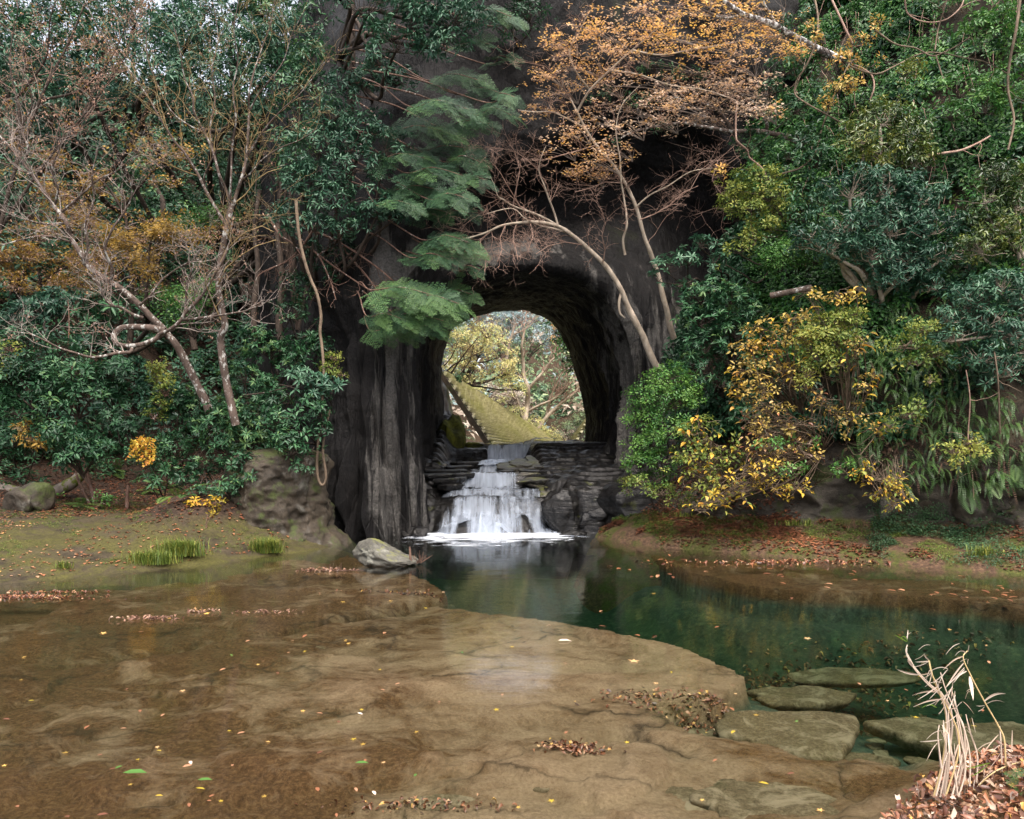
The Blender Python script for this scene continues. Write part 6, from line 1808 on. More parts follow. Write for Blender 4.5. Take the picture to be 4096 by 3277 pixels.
# ------------------------------------------------------------------ right: shrubs and small trees
RS = [
    ('evergreen_tree', 'olive', 'droop', [(880, 118, 30, 16), (862, 138, 26, 16), (905, 135, 30, 18), (885, 155, 36, 20), (915, 160, 22, 16)], 2.8, .75, 'big evergreen with yellowish drooping leaves at its top on the right cliff', .6, 15.3, 'tree', (893, 270), .07),
    ('evergreen_tree', 'everblue', 'droop', [(850, 190, 30, 18), (885, 190, 40, 18), (920, 195, 30, 18), (845, 222, 40, 20), (890, 225, 46, 22), (930, 225, 36, 20), (830, 245, 34, 16), (870, 252, 44, 18), (912, 258, 42, 18), (945, 250, 26, 16), (895, 278, 34, 14), (930, 285, 24, 12), (810, 235, 20, 12)], 2.8, .75, 'wide dark blue green evergreen spreading below the yellowish topped one', .5, 15.1, 'tree', (880, 310), .07),
    ('evergreen_tree', 'olive', 'droop', [(1000, 175, 26, 16), (985, 195, 28, 18), (1015, 200, 24, 20), (1000, 225, 30, 18), (980, 245, 28, 16), (1018, 245, 22, 18)], 2.6, .7, 'drooping olive green evergreen at the right edge at upper height', .45, 14.4, 'tree', (1030, 290), .05),
    ('evergreen_tree', 'everblue', 'droop', [(1000, 285, 30, 16), (970, 295, 26, 14), (1020, 300, 22, 16), (985, 322, 34, 16), (955, 335, 28, 12), (1010, 335, 26, 18), (980, 355, 28, 14), (1005, 370, 24, 14), (948, 318, 20, 10)], 2.6, .7, 'evergreen branches hanging over the ferns at the right edge', .55, 13.6, 'tree', (1040, 350), .05),
    ('evergreen_shrub', 'ever', 'whorlbig', [(702, 292, 26, 14), (728, 300, 26, 16), (700, 318, 28, 16), (735, 330, 26, 18), (705, 345, 28, 16), (730, 358, 26, 16), (695, 370, 24, 14), (722, 382, 22, 12), (750, 310, 18, 14)], 2.5, .8, 'large dark rhododendron like shrub right of the arch', .55, 16.3, 'shrub', (715, 400), .04),
    ('evergreen_shrub', 'everblue', 'whorlbig', [(668, 268, 18, 10), (688, 258, 18, 9), (700, 244, 16, 8), (678, 282, 20, 9), (658, 278, 12, 8), (712, 262, 14, 10)], 2.2, .75, 'blue green evergreen sprig reaching left in front of the dark recess', .7, 16.4, 'shrub', (715, 300), .03),
    ('yellow_green_shrub', 'lime', 'small', [(760, 176, 26, 10), (738, 190, 22, 10), (770, 195, 28, 12), (748, 208, 24, 9), (780, 212, 18, 10), (730, 202, 14, 8), (768, 225, 22, 9), (752, 236, 14, 8), (738, 250, 14, 7), (726, 262, 10, 6)], 1.7, 1.15, 'yellow green shrub with fine leaves jutting left over the recess', .5, 16.4, 'shrub', (795, 230), .03),
    ('evergreen_shrub', 'ever', 'small', [(750, 142, 14, 14), (762, 152, 12, 12)], 2.4, 1, 'small round dark bush on the lip beside the grey forked branch', .5, 16.9, 'shrub', (765, 175), .02),
    ('fine_leaved_shrub', 'everlight', 'tiny', [(790, 255, 28, 10), (815, 258, 20, 10), (780, 268, 20, 8), (770, 258, 14, 8), (800, 246, 22, 8)], 2.0, 1.3, 'mid green fine leaved bush below the yellow green shrub', .5, 15.9, 'shrub', (800, 285), .02),
    ('fine_leaved_shrub', 'everlight', 'small', [(668, 378, 22, 12), (652, 396, 22, 14), (676, 402, 22, 14), (645, 418, 20, 13), (668, 428, 26, 16), (650, 445, 22, 14), (640, 462, 16, 12), (665, 458, 22, 12), (655, 478, 18, 9), (690, 395, 14, 10)], 2.5, 1.0, 'tall bright green fine leaved bush at the right foot of the arch', .72, 15.9, 'shrub', (668, 492), .02),
    ('amber_shrub', 'amber', 'small', [(720, 175, 8, 5), (845, 60, 16, 7), (860, 42, 14, 8), (872, 62, 12, 8), (850, 85, 16, 6), (880, 20, 10, 8), (825, 40, 14, 7), (815, 30, 16, 6), (838, 90, 14, 6), (828, 105, 14, 6)], 1.0, 1.2, 'scattered orange maple sprays among the lianas above the big evergreen', .8, 15.8, 'maple', (850, 115), .015),
    ('evergreen_shrub', 'olive', 'small', [(905, 72, 14, 8), (915, 62, 8, 5)], 2.0, 1.3, 'pale yellow green sprig beside the red liana', .9, 15.5, 'shrub', (915, 85), .012),
    ('evergreen_shrub', 'ever', 'broad', [(815, 200, 20, 14), (800, 215, 18, 12), (800, 140, 20, 14), (815, 160, 20, 14), (790, 155, 14, 10)], 2.0, .9, 'dark leafy bush between the yellow green shrub and the big evergreen', .4, 16.2, 'shrub', (812, 240), .02),
    ('evergreen_shrub', 'everlight', 'broad', [(960, 90, 26, 16), (985, 105, 24, 16), (950, 115, 20, 12), (1005, 85, 20, 16)], 2.0, .85, 'leafy green mass of creepers at the upper right', .45, 15.6, 'creeper', (980, 130), .015),
    ('evergreen_shrub', 'everlight', 'broad', [(1000, 20, 26, 16), (1015, 45, 20, 16), (975, 30, 18, 14)], 2.0, .85, 'leafy green creepers in the top right corner', .45, 15.6, 'creeper', (1010, 70), .015),
    ('evergreen_shrub', 'ever', 'broad', [(800, 18, 20, 12), (785, 70, 18, 12), (770, 92, 16, 10), (795, 108, 20, 12)], 1.8, .9, 'dark green creepers showing between the orange tiers and the ivy', .5, 16.6, 'creeper', (800, 130), .015),
    ('evergreen_shrub', 'ever', 'broad', [(640, 100, 18, 6), (655, 70, 18, 7), (690, 72, 16, 7), (602, 98, 16, 6), (664, 128, 12, 6), (612, 142, 10, 5), (640, 128, 10, 4)], 1.0, .8, 'dark ivy sprigs growing through the orange crown', .5, 16.9, 'creeper', (660, 140), .012),
]
for nm, mat, kind, lobes, dens, sc, lab, t0, Y, cat, base, r in RS:
    leafy(nm, lab, cat, lobes, mat, kind, dens, sc, Y=Y, tint0=t0, base=tuple(hit(base[0], base[1], ('right', 'arch'))[0]), r=r, nst=1, stem='bark_pale' if cat == 'tree' else 'bark_dark', stem_name='trunk' if cat == 'tree' else 'stem', outw=0.5 if kind == 'droop' else 0.7)

# big-leaved autumn shrubs: every leaf a part
LEAFMESH = {}


def big_leaf_mesh(mat, k):
    key = (mat, k)
    if key not in LEAFMESH:
        rr_ = np.random.default_rng(k)
        v, f = LEAF4
        w = v * np.array([1, 0.52 + 0.1 * rr_.random(), 1.0])
        w[:, 2] += -0.15 * w[:, 0] ** 2 * rr_.uniform(0, 1.5)
        LEAFMESH[key] = Geo().add(w, f, tint=0.08 + 0.105 * k).mesh('leaf', M[mat])
    return LEAFMESH[key]


def big_leaf_shrub(name, label, cat, lobes, mats, n, size, Y, base, bark, seed, r=0.02, twigs=10, hang=0.5):
    rr = np.random.default_rng(seed); rd_ = random.Random(seed)
    L = px_lobes(lobes, Y=Y, deep=0.9)
    b = hit(base[0], base[1], ('right', 'left', 'arch'))[0]
    root = thing(name, label, cat, b)
    W = Wood(); spots = []
    for c, q in L:
        for k in range(twigs):
            u = nrm(rr.normal(size=3) + np.array([-0.25, -0.5, 0.1]))
            e = c + u * q
            mid = (b + c) / 2 + rr.normal(size=3) * 0.2 + np.array([0, 0, 0.1])
            pl = crom(np.array([b, mid, c + rr.normal(size=3) * 0.15 * q[0], e]), 9)
            W.add([tuple(x) for x in pl], r if k < 2 else 0.011, 0.004)
            for t in (4, 5, 6, 7, 8, 8):
                spots.append((pl[t], nrm(pl[t] - pl[t - 1])))
            for _ in range(2):
                tp = []
                grow(rd_, pl[rr.integers(5, 9)], tuple(u + rr.normal(size=3) * 0.4), 0.4 * q[0], 0.006, 0, W, tp)
                spots += [(np.array(a), np.array(d)) for a, d in tp]
    W.into(Geo()).build('twigs', M[bark], root)
    gf = Geo()
    crown(gf, L, 'small', rr, 0.32, 1.15, shell=(0.4, 1.1), tint0=0.4)
    gf.build('foliage', M[mats[0] if mats[0] != 'dead' else 'amber'], root)
    rr.shuffle(spots) if False else None
    idx = rr.permutation(len(spots))[:n]
    org = wloc(root)
    for i in idx:
        p, d = spots[i]
        az = math.atan2(d[1], d[0]) + rr.choice([-1, 1]) * rr.uniform(0.3, 1.1)
        me = big_leaf_mesh(mats[rr.integers(len(mats))], int(rr.integers(1, 9)))
        o = bpy.data.objects.new('leaf', me)
        col.objects.link(o)
        o.parent = root
        o.location = tuple(p - org)
        o.rotation_euler = (rr.uniform(-0.6, 0.6), rr.uniform(-0.1, hang), az)
        s = size * rr.uniform(0.65, 1.2)
        o.scale = (s, s, s)
    return root


big_leaf_shrub('autumn_shrub', 'amber shrub with large oval leaves in tiers on the right slope', 'shrub', [(790, 322, 24, 8), (765, 335, 24, 10), (800, 340, 24, 10), (748, 350, 18, 10), (770, 360, 26, 12), (745, 372, 16, 12), (788, 375, 24, 14), (758, 388, 20, 12), (740, 395, 12, 10)], ['amber', 'amber', 'yellow'], 300, 0.145, 14.9, (800, 420), 'vine', 3, .02, 9)
big_leaf_shrub('autumn_shrub', 'sparse amber shrub with large leaves on bare arching twigs under the lime shrub', 'shrub', [(815, 300, 20, 8), (850, 345, 24, 10), (868, 385, 20, 12), (850, 420, 26, 14), (880, 430, 20, 8), (858, 300, 14, 6), (840, 295, 14, 6)], ['amber', 'yellow'], 90, 0.15, 14.4, (845, 440), 'vine', 4, .016, 6)
big_leaf_shrub('autumn_shrub', 'yellow green shrub with big soft leaves at the foot of the right slope', 'shrub', [(700, 425, 22, 10), (690, 440, 20, 10), (712, 442, 22, 12), (682, 455, 16, 10), (702, 460, 24, 12), (690, 475, 20, 10), (715, 475, 22, 10), (705, 490, 16, 8), (735, 455, 14, 10)], ['lime', 'lime', 'yellow'], 260, 0.135, 14.7, (735, 500), 'vine', 5, .015, 8)
big_leaf_shrub('autumn_shrub', 'long leaved yellowing branches sweeping left above the undercut wall', 'shrub', [(720, 500, 20, 8), (745, 492, 22, 8), (770, 485, 20, 8), (740, 475, 20, 8), (760, 468, 18, 8), (795, 490, 16, 8), (700, 508, 14, 6)], ['yellow', 'lime', 'amber'], 150, 0.13, 14.2, (820, 455), 'vine', 6, .018, 8)
big_leaf_shrub('autumn_shrub', 'brown twiggy shrub with shrivelled ochre leaves in the middle of the right slope', 'shrub', [(770, 410, 26, 12), (795, 425, 26, 14), (768, 435, 24, 12), (800, 450, 24, 12), (755, 420, 16, 12), (780, 455, 22, 12), (820, 400, 20, 14), (755, 450, 16, 10)], ['amber', 'dead', 'amber'], 230, 0.11, 14.6, (820, 455), 'vine', 7, .016, 16)
big_leaf_shrub('autumn_shrub', 'low pale yellow shrub hanging over the undercut wall', 'shrub', [(875, 480, 16, 8), (888, 488, 18, 8), (900, 482, 14, 8), (880, 495, 12, 6), (865, 472, 10, 8), (893, 505, 10, 6), (905, 498, 8, 6)], ['yellow', 'lime', 'yellow'], 170, 0.10, 13.6, (885, 460), 'vine', 8, .01, 8)
for lab, lobes, mat, kind, dens, sc, Y, t0, base in [
    ('lime yellow fine leaved shrub overhanging the amber shrub', [(830, 322, 24, 8), (850, 316, 18, 8), (818, 336, 24, 10), (840, 340, 22, 10), (815, 355, 18, 10), (830, 362, 16, 10), (808, 372, 12, 10), (806, 385, 8, 8)], 'lime', 'small', 2.0, 1.25, 14.5, .75, (850, 385)),
    ('yellow green sprays among the ferns, high on the right', [(925, 330, 26, 7), (905, 345, 22, 7), (935, 352, 18, 7), (915, 362, 14, 6)], 'lime', 'small', 1.5, 1.2, 13.7, .5, (950, 375)),
    ('yellow green sprays low among the ferns on the right', [(905, 415, 18, 6), (890, 425, 14, 5), (920, 405, 12, 5), (930, 380, 10, 8)], 'lime', 'small', 1.3, 1.2, 13.5, .5, (930, 430)),
    ('small yellow sprays above the two big hanging ferns', [(950, 450, 16, 6), (968, 442, 16, 6), (980, 452, 12, 6), (960, 462, 10, 5)], 'lime', 'small', 1.4, 1.2, 13.2, .85, (965, 470)),
    ('fresh green leaves mixed into the brown twiggy shrub', [(790, 470, 20, 6), (805, 440, 14, 8), (770, 445, 14, 8), (835, 465, 14, 7), (845, 470, 12, 6)], 'everlight', 'small', 1.3, 1.2, 14.2, .7, (815, 485)),
    ('green and yellow herbs at the foot of the tall bright green bush', [(660, 492, 18, 6), (640, 482, 12, 6), (680, 500, 16, 6), (628, 490, 8, 4)], 'lime', 'small', 1.2, 1, 15.4, .3, (665, 505)),
    ('little leafy tuft growing on top of the black dome rock', [(628, 481, 9, 4), (640, 484, 8, 3)], 'lime', 'small', 1.5, .8, 17.3, .6, (640, 490)),
]:
    leafy('fine_leaved_shrub', lab, 'shrub', lobes, mat, kind, dens, sc, Y=Y, tint0=t0, base=tuple(hit(*base, ('right', 'arch'))[0]), stem='vine', r=.01)

# short fallen log on the slope
W = Wood(); W.add([P(770, 296, 15.6), P(785, 293, 15.5), P(800, 290, 15.4), P(812, 288, 15.3)], .06, .07)
W.into(Geo()).solo('fallen_log', M['bark_grey'], 'short grey fallen log lying above the amber shrub', 'log', P(790, 292, 15.5))

# ------------------------------------------------------------------ ferns: each frond a part
def frond_mesh(name, mat, seed, pairs, wid, bend, tint):
    rr_ = np.random.default_rng(seed)
    Vs, Fs, n = [], [], 0
    def quad(p, d, L, w_, z):
        nonlocal n
        s = np.array([-d[1], d[0], 0]) * w_
        d3 = np.array([d[0], d[1], 0])
        Vs.append(np.array([p, p + d3 * L * .4 + s, p + d3 * L + np.array([0, 0, -z]), p + d3 * L * .4 - s]))
        Fs.append(np.array([[0, 2, 1], [0, 3, 2]]) + n); n += 4
    for i, s in enumerate(np.linspace(0.04, 0.97, pairs)):
        l = wid * (math.sin(math.pi * min(1, s * 0.85 + 0.18)) ** 0.8) * (1.0 if s > 0.15 else 0.7)
        for sd in (-1, 1):
            a = sd * (1.25 - 0.35 * s)
            quad(np.array([s, 0, 0.0]), (math.cos(a), math.sin(a)), l, 0.42 / pairs, 0.1 * l)
    Vs.append(np.array([[0, 0.006, 0.002], [1, 0, 0.002], [0, -0.006, 0.002]])); Fs2 = np.array([[0, 1, 2]]) + n
    V_ = np.concatenate(Vs)
    x = V_[:, 0].copy()
    ang = bend * x
    V_[:, 0] = np.where(bend > 1e-3, np.sin(ang) / max(bend, 1e-3), x)
    V_[:, 2] = V_[:, 2] * np.cos(ang) - (1 - np.cos(ang)) / max(bend, 1e-3)
    return Geo().add(V_, [np.concatenate(Fs), Fs2], tint=np.clip(tint + rr_.normal(0, .05, len(V_)), 0, 1)).mesh(name, M[mat])


FR_HANG = [frond_mesh('frond', 'fern', k, 15, 0.065, 1.5, 0.12 + 0.12 * k) for k in range(5)]
FR_DEAD = [frond_mesh('frond', 'deadfern', 20 + k, 13, 0.05, 0.9, 0.3 * k) for k in range(3)]
FR_BIG = [frond_mesh('frond', 'fern', 40 + k, 20, 0.26, 0.9, 0.4 + 0.15 * k) for k in range(3)]


def fern(label, p, n, size, meshes, rr, az=(-2.6, -0.5), el=(0.2, 0.9), group=None, dead=0, name='fern'):
    root = thing(name, label, 'fern', p, group)
    for k in range(n):
        me = meshes[rr.integers(len(meshes))] if k >= dead else FR_DEAD[rr.integers(3)]
        o = bpy.data.objects.new('frond', me)
        col.objects.link(o); o.parent = root
        s = size * rr.uniform(0.7, 1.25)
        o.scale = (s, s, s)
        o.location = tuple(rr.normal(size=3) * 0.06)
        o.rotation_euler = (rr.uniform(-0.3, 0.3), -rr.uniform(*el) if k >= dead else rr.uniform(0.3, 0.9), rr.uniform(*az))
    return root


rr = np.random.default_rng(91)
n_f = 0
ROWN = ['high on the right cliff', 'at mid height of the right cliff', 'just above the undercut wall']
COLN = ['beside the brown twiggy shrub', 'around the yellow green sprays', 'towards the right edge']
for py in range(255, 492, 12):
    for px in range(838, 1030, 14):
        x, y = px + rr.uniform(-7, 7), py + rr.uniform(-6, 6)
        if not inpoly(np.array(x), np.array(y), [(870, 250), (935, 262), (960, 380), (1030, 420), (1030, 500), (930, 495), (850, 470), (840, 410), (862, 340)]): continue
        if rr.random() < 0.08: continue
        p, Y = hit(x, y, ('right',))
        where = ROWN[0 if y < 330 else (1 if y < 415 else 2)] + ', ' + COLN[0 if x < 885 else (1 if x < 950 else 2)]
        fern('hanging fern ' + where, p + np.array([-0.12, -0.38, 0.05]), int(rr.integers(6, 11)), rr.uniform(0.34, 0.6), FR_HANG, rr, az=(-2.7, -0.6), el=(-0.5, 0.55), group='hanging ferns ' + where, dead=int(rr.integers(0, 3)))
        n_f += 1
for px, py, s, lab in [(957, 488, .85, 'big bright fern hanging over the undercut wall, the left one of two'), (978, 486, .8, 'big bright fern hanging over the undercut wall, the right one of two'), (1005, 470, .55, 'smaller bright fern hanging at the right edge of the undercut wall'), (885, 470, .4, 'dark green fern in the gap above the undercut wall left of the pale yellow shrub')]:
    p, Y = hit(px, py, ('right',))
    root = fern(lab, p + np.array([-0.1, -0.45, 0.05]), 2 if s > .6 else 4, s * .8, FR_BIG, rr, az=(-2.3, -0.9), el=(-0.75, -0.1))
for px, py, s, lab in [(118, 470, .6, 'dark fern with spread fronds on the left bank above the shelf'), (182, 500, .55, 'fresh green fern on the bank behind the pale yellow plant'), (170, 488, .5, 'fern in the shade left of the fresh green fern'), (194, 422, .6, 'fern below the base of the leaning trunk'), (88, 508, .5, 'small bright fern on the bank right of the stones'), (150, 492, .5, 'fern under the glossy sprigs low on the bank')]:
    p, Y = hit(px, py, ('left',))
    fern(lab, p + np.array([0, -0.1, 0.05]), 8, s, FR_BIG, rr, az=(-3.1, 0.3), el=(0.2, 0.9))

# ------------------------------------------------------------------ grass tufts at the water's edge
def tuft(label, px, py, rad, n, h, mat='grass', lay=0.5):
    p = PZ(px, py, 0.05)
    zg = drop(p[0], p[1] + 0.1, ('left', 'right', 'bed'))
    c = np.array([p[0], p[1] + 0.1, zg])
    root = thing('grass_tuft', label, 'grass', c)
    g = Geo()
    a = rr.uniform(0, 2 * math.pi, n)
    O = c + np.stack([rr.normal(0, rad * .5, n), rr.normal(0, rad * .25, n), np.zeros(n)], -1)
    n_ = n
    bend = rr.uniform(.3, 1.5, n) * lay
    Lh = h * rr.uniform(.6, 1.2, n)
    d = np.stack([np.cos(a), np.sin(a) - .3, 0 * a], -1)
    s_ = np.stack([-np.sin(a), np.cos(a), 0 * a], -1) * .005
    up = np.array([0, 0, 1.0])
    p1 = O + up * Lh[:, None] * .6 + d * (Lh * bend * .35)[:, None]
    p2 = O + up * (Lh * (1 - .55 * bend))[:, None] + d * (Lh * bend)[:, None]
    V_ = np.stack([O - s_, O + s_, p1 + s_ * .8, p1 - s_ * .8, p2], 1)
    i = np.arange(n)[:, None] * 5
    g.add(V_.reshape(-1, 3), [i + np.array([[0, 1, 2, 3]]), i + np.array([[3, 2, 4]])], tint=np.repeat(np.clip(rr.normal(.5, .25, n), 0, 1), 5))
    o = g.build('blades', M[mat], root)
    o['kind'] = 'stuff'


tuft('long bright grass tuft at the waterline of the left shelf', 178, 562, .38, 700, .36)
tuft('yellow green grass tuft at the waterline left of the long bright one', 150, 566, .38, 600, .28)
tuft('rounded yellowish grass tuft at the foot of the mossy outcrop', 265, 553, .30, 600, .34)
tuft('small leafy tuft at the waterline near the left edge', 60, 573, .15, 90, .15)
tuft('low grass tuft on the right bank below the wall blocks', 800, 546, .4, 200, .16)
tuft('grass tuft on the right bank where it meets the arch', 690, 538, .4, 160, .15)
tuft('pale grass clump at the waterline far right', 985, 566, .25, 140, .22)
M['vyellow'] = leaf_mat('mist paled yellow green leaf', [(0.0, (0.42, 0.44, 0.16)), (0.5, (0.70, 0.68, 0.32)), (1.0, (0.78, 0.66, 0.34))], 0.6, 0.35, 0.2)  # valley leaves: mist and bright light put into the leaf colours
M['vpink'] = leaf_mat('mist paled pinkish dry leaf', [(0.0, (0.40, 0.33, 0.27)), (1.0, (0.66, 0.60, 0.50))], 0.6, 0.3, 0.2)
M['vblue'] = leaf_mat('mist blued distant leaf', [(0.0, (0.14, 0.22, 0.22)), (0.6, (0.29, 0.40, 0.41)), (1.0, (0.50, 0.58, 0.62))], 0.5, 0.2, 0.4)
M['vgreen'] = leaf_mat('mist paled valley leaf', [(0.0, (0.08, 0.16, 0.09)), (0.5, (0.19, 0.30, 0.16)), (1.0, (0.38, 0.46, 0.22))], 0.5, 0.2, 0.4)
# ------------------------------------------------------------------ valley beyond the arch
def vtree(label, base, Y, lobes, mat, kind, dens=1.5, sc=1.0, cat='tree', name='valley_tree', **kw):
    leafy(name, label, cat, [(a, b, c, d, Y) for a, b, c, d in lobes], mat, kind, dens, sc, Y=Y, base=tuple(P(base[0], base[1], Y)), names=('valley',), stem_name='trunk', **kw)


vtree('yellow green bushy tree on the slope above the retaining wall', (462, 385), 34, [(462, 360, 16, 12), (478, 350, 18, 14), (462, 338, 18, 14), (485, 332, 18, 14), (500, 350, 18, 14), (500, 372, 16, 12), (515, 385, 14, 10), (475, 375, 14, 10), (452, 372, 10, 12), (510, 368, 12, 10)], 'vyellow', 'farsm', 1.2, .7, tint0=.45)
vtree('pinkish yellow thicket at the top of the retaining wall', (515, 410), 40, [(512, 398, 16, 10), (525, 405, 14, 10), (500, 392, 16, 9), (532, 418, 10, 8), (488, 388, 14, 8)], 'vpink', 'farsm', 1.0, .7)
vtree('blue green evergreen on the far slope, high in the opening', (520, 370), 62, [(510, 318, 18, 10), (530, 322, 18, 10), (545, 335, 18, 12), (520, 335, 18, 12), (500, 322, 14, 10), (560, 325, 14, 10)], 'vblue', 'far', 1.6, .8)
vtree('green conifer like tree in the middle of the opening', (518, 400), 56, [(520, 350, 10, 14), (518, 368, 12, 14), (524, 385, 12, 12), (526, 335, 8, 10)], 'vgreen', 'far', 1.6, .8)
vtree('dark evergreen behind the bare forked tree', (555, 440), 58, [(545, 395, 16, 14), (560, 405, 18, 14), (550, 420, 18, 14), (570, 425, 16, 14), (535, 415, 12, 12), (565, 385, 14, 12)], 'vgreen', 'far', 1.8, .8, tint0=.15)
vtree('green leafy bough hanging in at the right of the opening', (600, 340), 31, [(565, 345, 12, 10), (575, 335, 12, 10), (562, 358, 10, 8), (578, 352, 12, 10), (570, 368, 10, 8), (585, 365, 10, 10), (555, 330, 8, 8), (583, 375, 8, 6)], 'everlight', 'broad', 1.8, 1.3, tint0=.35)
vtree('orange berried sprays above the green bough', (590, 330), 32, [(556, 322, 10, 5), (568, 322, 10, 6), (552, 340, 6, 4), (560, 330, 8, 4)], 'orange', 'small', .7, 1.5)
vtree('greyish pink bare thicket low on the right of the stream', (565, 447), 48, [(560, 436, 12, 6), (572, 430, 10, 6), (552, 441, 10, 5), (578, 438, 8, 6)], 'vpink', 'farsm', 1.0, .6)
vtree('pale misty trees far down the valley', (580, 430), 95, [(570, 385, 16, 14), (580, 405, 14, 14), (590, 385, 14, 14), (575, 360, 16, 14), (595, 410, 12, 12)], 'vblue', 'far', 1.6, 1.2, tint0=.9)
vtree('low green shrubs at the end of the retaining wall', (530, 448), 45, [(535, 440, 10, 6), (545, 443, 10, 5), (527, 432, 8, 6), (538, 428, 8, 6)], 'everlight', 'broad', 1.6, 1.8, cat='shrub', name='valley_shrub')
vtree('dark fern like clump on the top corner of the retaining wall', (455, 382), 31.5, [(456, 377, 8, 4), (462, 380, 6, 4)], 'ever', 'droop', 1.8, 1.0, cat='shrub', name='valley_shrub')
vtree('tangled yellow green growth along the top edge of the left retaining wall', (500, 408), 37, [(462, 383, 10, 5), (478, 392, 12, 6), (496, 402, 12, 6), (514, 412, 12, 6), (532, 423, 12, 7), (545, 432, 10, 7), (556, 440, 9, 7)], 'vyellow', 'farsm', 1.1, .45, cat='shrub', name='valley_shrub', tint0=.3)
vtree('pale green shrubs on the right side of the stream beyond the arch', (570, 445), 42, [(566, 428, 10, 9), (578, 420, 9, 10), (556, 436, 9, 7), (584, 432, 8, 8)], 'vgreen', 'farsm', 1.4, .5, cat='shrub', name='valley_shrub')
cover('valley_undergrowth', 'valley', 2500, 'vgreen', 'farsm', lambda p, x, y, n: (x > 430) & (x < 610) & (p[:, 2] > 2.2), (0.4, 0.9), 0.3, (0.1, 0.8))
# forest on the far slopes, one mass too distant to tell apart
rr = np.random.default_rng(201)
G_, N_, _ = SURF['valley']
i = rr.integers(0, 89, 9000); j = rr.integers(6, 89, 9000)
p = G_[i, j] + np.stack([rr.uniform(-1, 1, 9000), rr.uniform(-1, 1, 9000), rr.uniform(0.2, 3.2, 9000) ** 1.2], -1)
px = CX + F * p[:, 0] / p[:, 1]
k = (px > 380) & (px < 700) & (G_[i, j][:, 2] > 2.6)
p = p[k]
g = Geo()
sel = fbm(p * 0.12, 2, 7)
for lo, hi, mat in [(-9, -0.05, 'vgreen'), (-0.05, 0.15, 'vblue'), (0.15, 9, 'vpink')]:
    s = (sel > lo) & (sel <= hi)
    g = Geo()
    stamp(g, CL['far'], p[s], frames(np.array([0, -.3, 1.0]) + rr.normal(size=(s.sum(), 3)) * .4, rr), rr.uniform(1.2, 2.4, s.sum()), np.clip(rr.normal(.5, .25, s.sum()), 0, 1), rr)
    o = g.build('distant_woods', M[mat]); o['kind'] = 'stuff'
rd = random.Random(303)


def bare(label, Y, limbs, r, nsp=8, L=1.6, bark='bark_pale', tw='twig_pink'):
    root = thing('bare_tree', label, 'tree', P(limbs[0][0][0], limbs[0][0][1], Y) if not isinstance(limbs[0][0], list) else P(limbs[0][0][0][0], limbs[0][0][0][1], Y))
    W = Wood()
    for pxs, rl in limbs:
        lb = limb(W, pxs, Y, Y - .5, rl * r, rl * r * .3, rd, .15)
        sprout(rd, lb, W, [], .35, 1, nsp, L, 1, (0, 0, .5), .7, spread=.7, kids=(3, 5))
    a, b = Wood(), Wood()
    for e in W.L: (a if e[1] > 0.03 else b).L.append(e)
    a.into(Geo()).build('trunk', M[bark], root); b.into(Geo()).build('twigs', M[tw], root)


bare('bare tan tree with two forked trunks in the middle of the opening', 38,
     [([(522, 445), (525, 425), (527, 405), (528, 388), (524, 376), (523, 360), (522, 345), (524, 332)], 1), ([(528, 390), (536, 380), (545, 370), (552, 360), (562, 352)], .6), ([(530, 446), (538, 430), (546, 418), (556, 408), (568, 398), (578, 388), (588, 372)], .8), ([(527, 412), (540, 405), (552, 400), (562, 392), (572, 382)], .5), ([(525, 425), (518, 402), (512, 388), (508, 378)], .4), ([(546, 418), (550, 400), (556, 385), (566, 365)], .5)], .16)
bare('pale bare tree high on the slope in the opening', 55, [([(505, 372), (508, 350), (512, 335), (516, 322)], 1), ([(508, 350), (498, 338), (490, 328)], .6), ([(512, 335), (524, 330), (534, 322)], .6), ([(506, 365), (496, 356), (486, 350)], .5)], .14, 8, 2.2, 'bark_pale', 'twig')
bare('dark thin stems leaning over the retaining wall', 33, [([(448, 378), (456, 366), (466, 352), (478, 338)], 1), ([(446, 372), (455, 364), (468, 358), (482, 352)], .8), ([(452, 382), (462, 372), (470, 360), (474, 345)], .8), ([(444, 366), (452, 356), (458, 342)], .7)], .05, 6, 1.0, 'bark_dark', 'twig_gold')

# ------------------------------------------------------------------ fallen leaves on the pool: each its own thing
def star_leaf_mesh(mat, k):
    v, f = STAR
    w = (v - np.array([.4, 0, 0])) * np.array([1, 1, 1])
    w[:, 2] = 0.10 * np.abs(fbm(w * 3 + k, 2, k))
    return Geo().add(w, f, tint=.1 + .2 * k).mesh('leaf', M[mat])


def oval_leaf_mesh(mat, k):
    v, f = LEAF4
    w = (v - np.array([.5, 0, 0])) * np.array([1, .55, .6])
    w[:, 2] += 0.06 * np.abs(w[:, 0]) + .03
    return Geo().add(w, f, tint=.1 + .2 * k).mesh('leaf', M[mat])


FL = {'yellow maple': [star_leaf_mesh('mapleyel', 3), star_leaf_mesh('yellow', 2)], 'orange maple': [star_leaf_mesh('orange', k) for k in (2, 3, 4)],
      'brown oval': [oval_leaf_mesh('dead', k) for k in (1, 2, 3)], 'yellow oval': [oval_leaf_mesh('yellow', k) for k in (1, 2)], 'green oval': [oval_leaf_mesh('everlight', k) for k in (3, 4)], 'pale upturned': [oval_leaf_mesh('reed', k) for k in (2, 4)]}
rr = np.random.default_rng(404)
KINDS_ = list(FL)
WTS = [.13, .22, .51, .06, .04, .04]


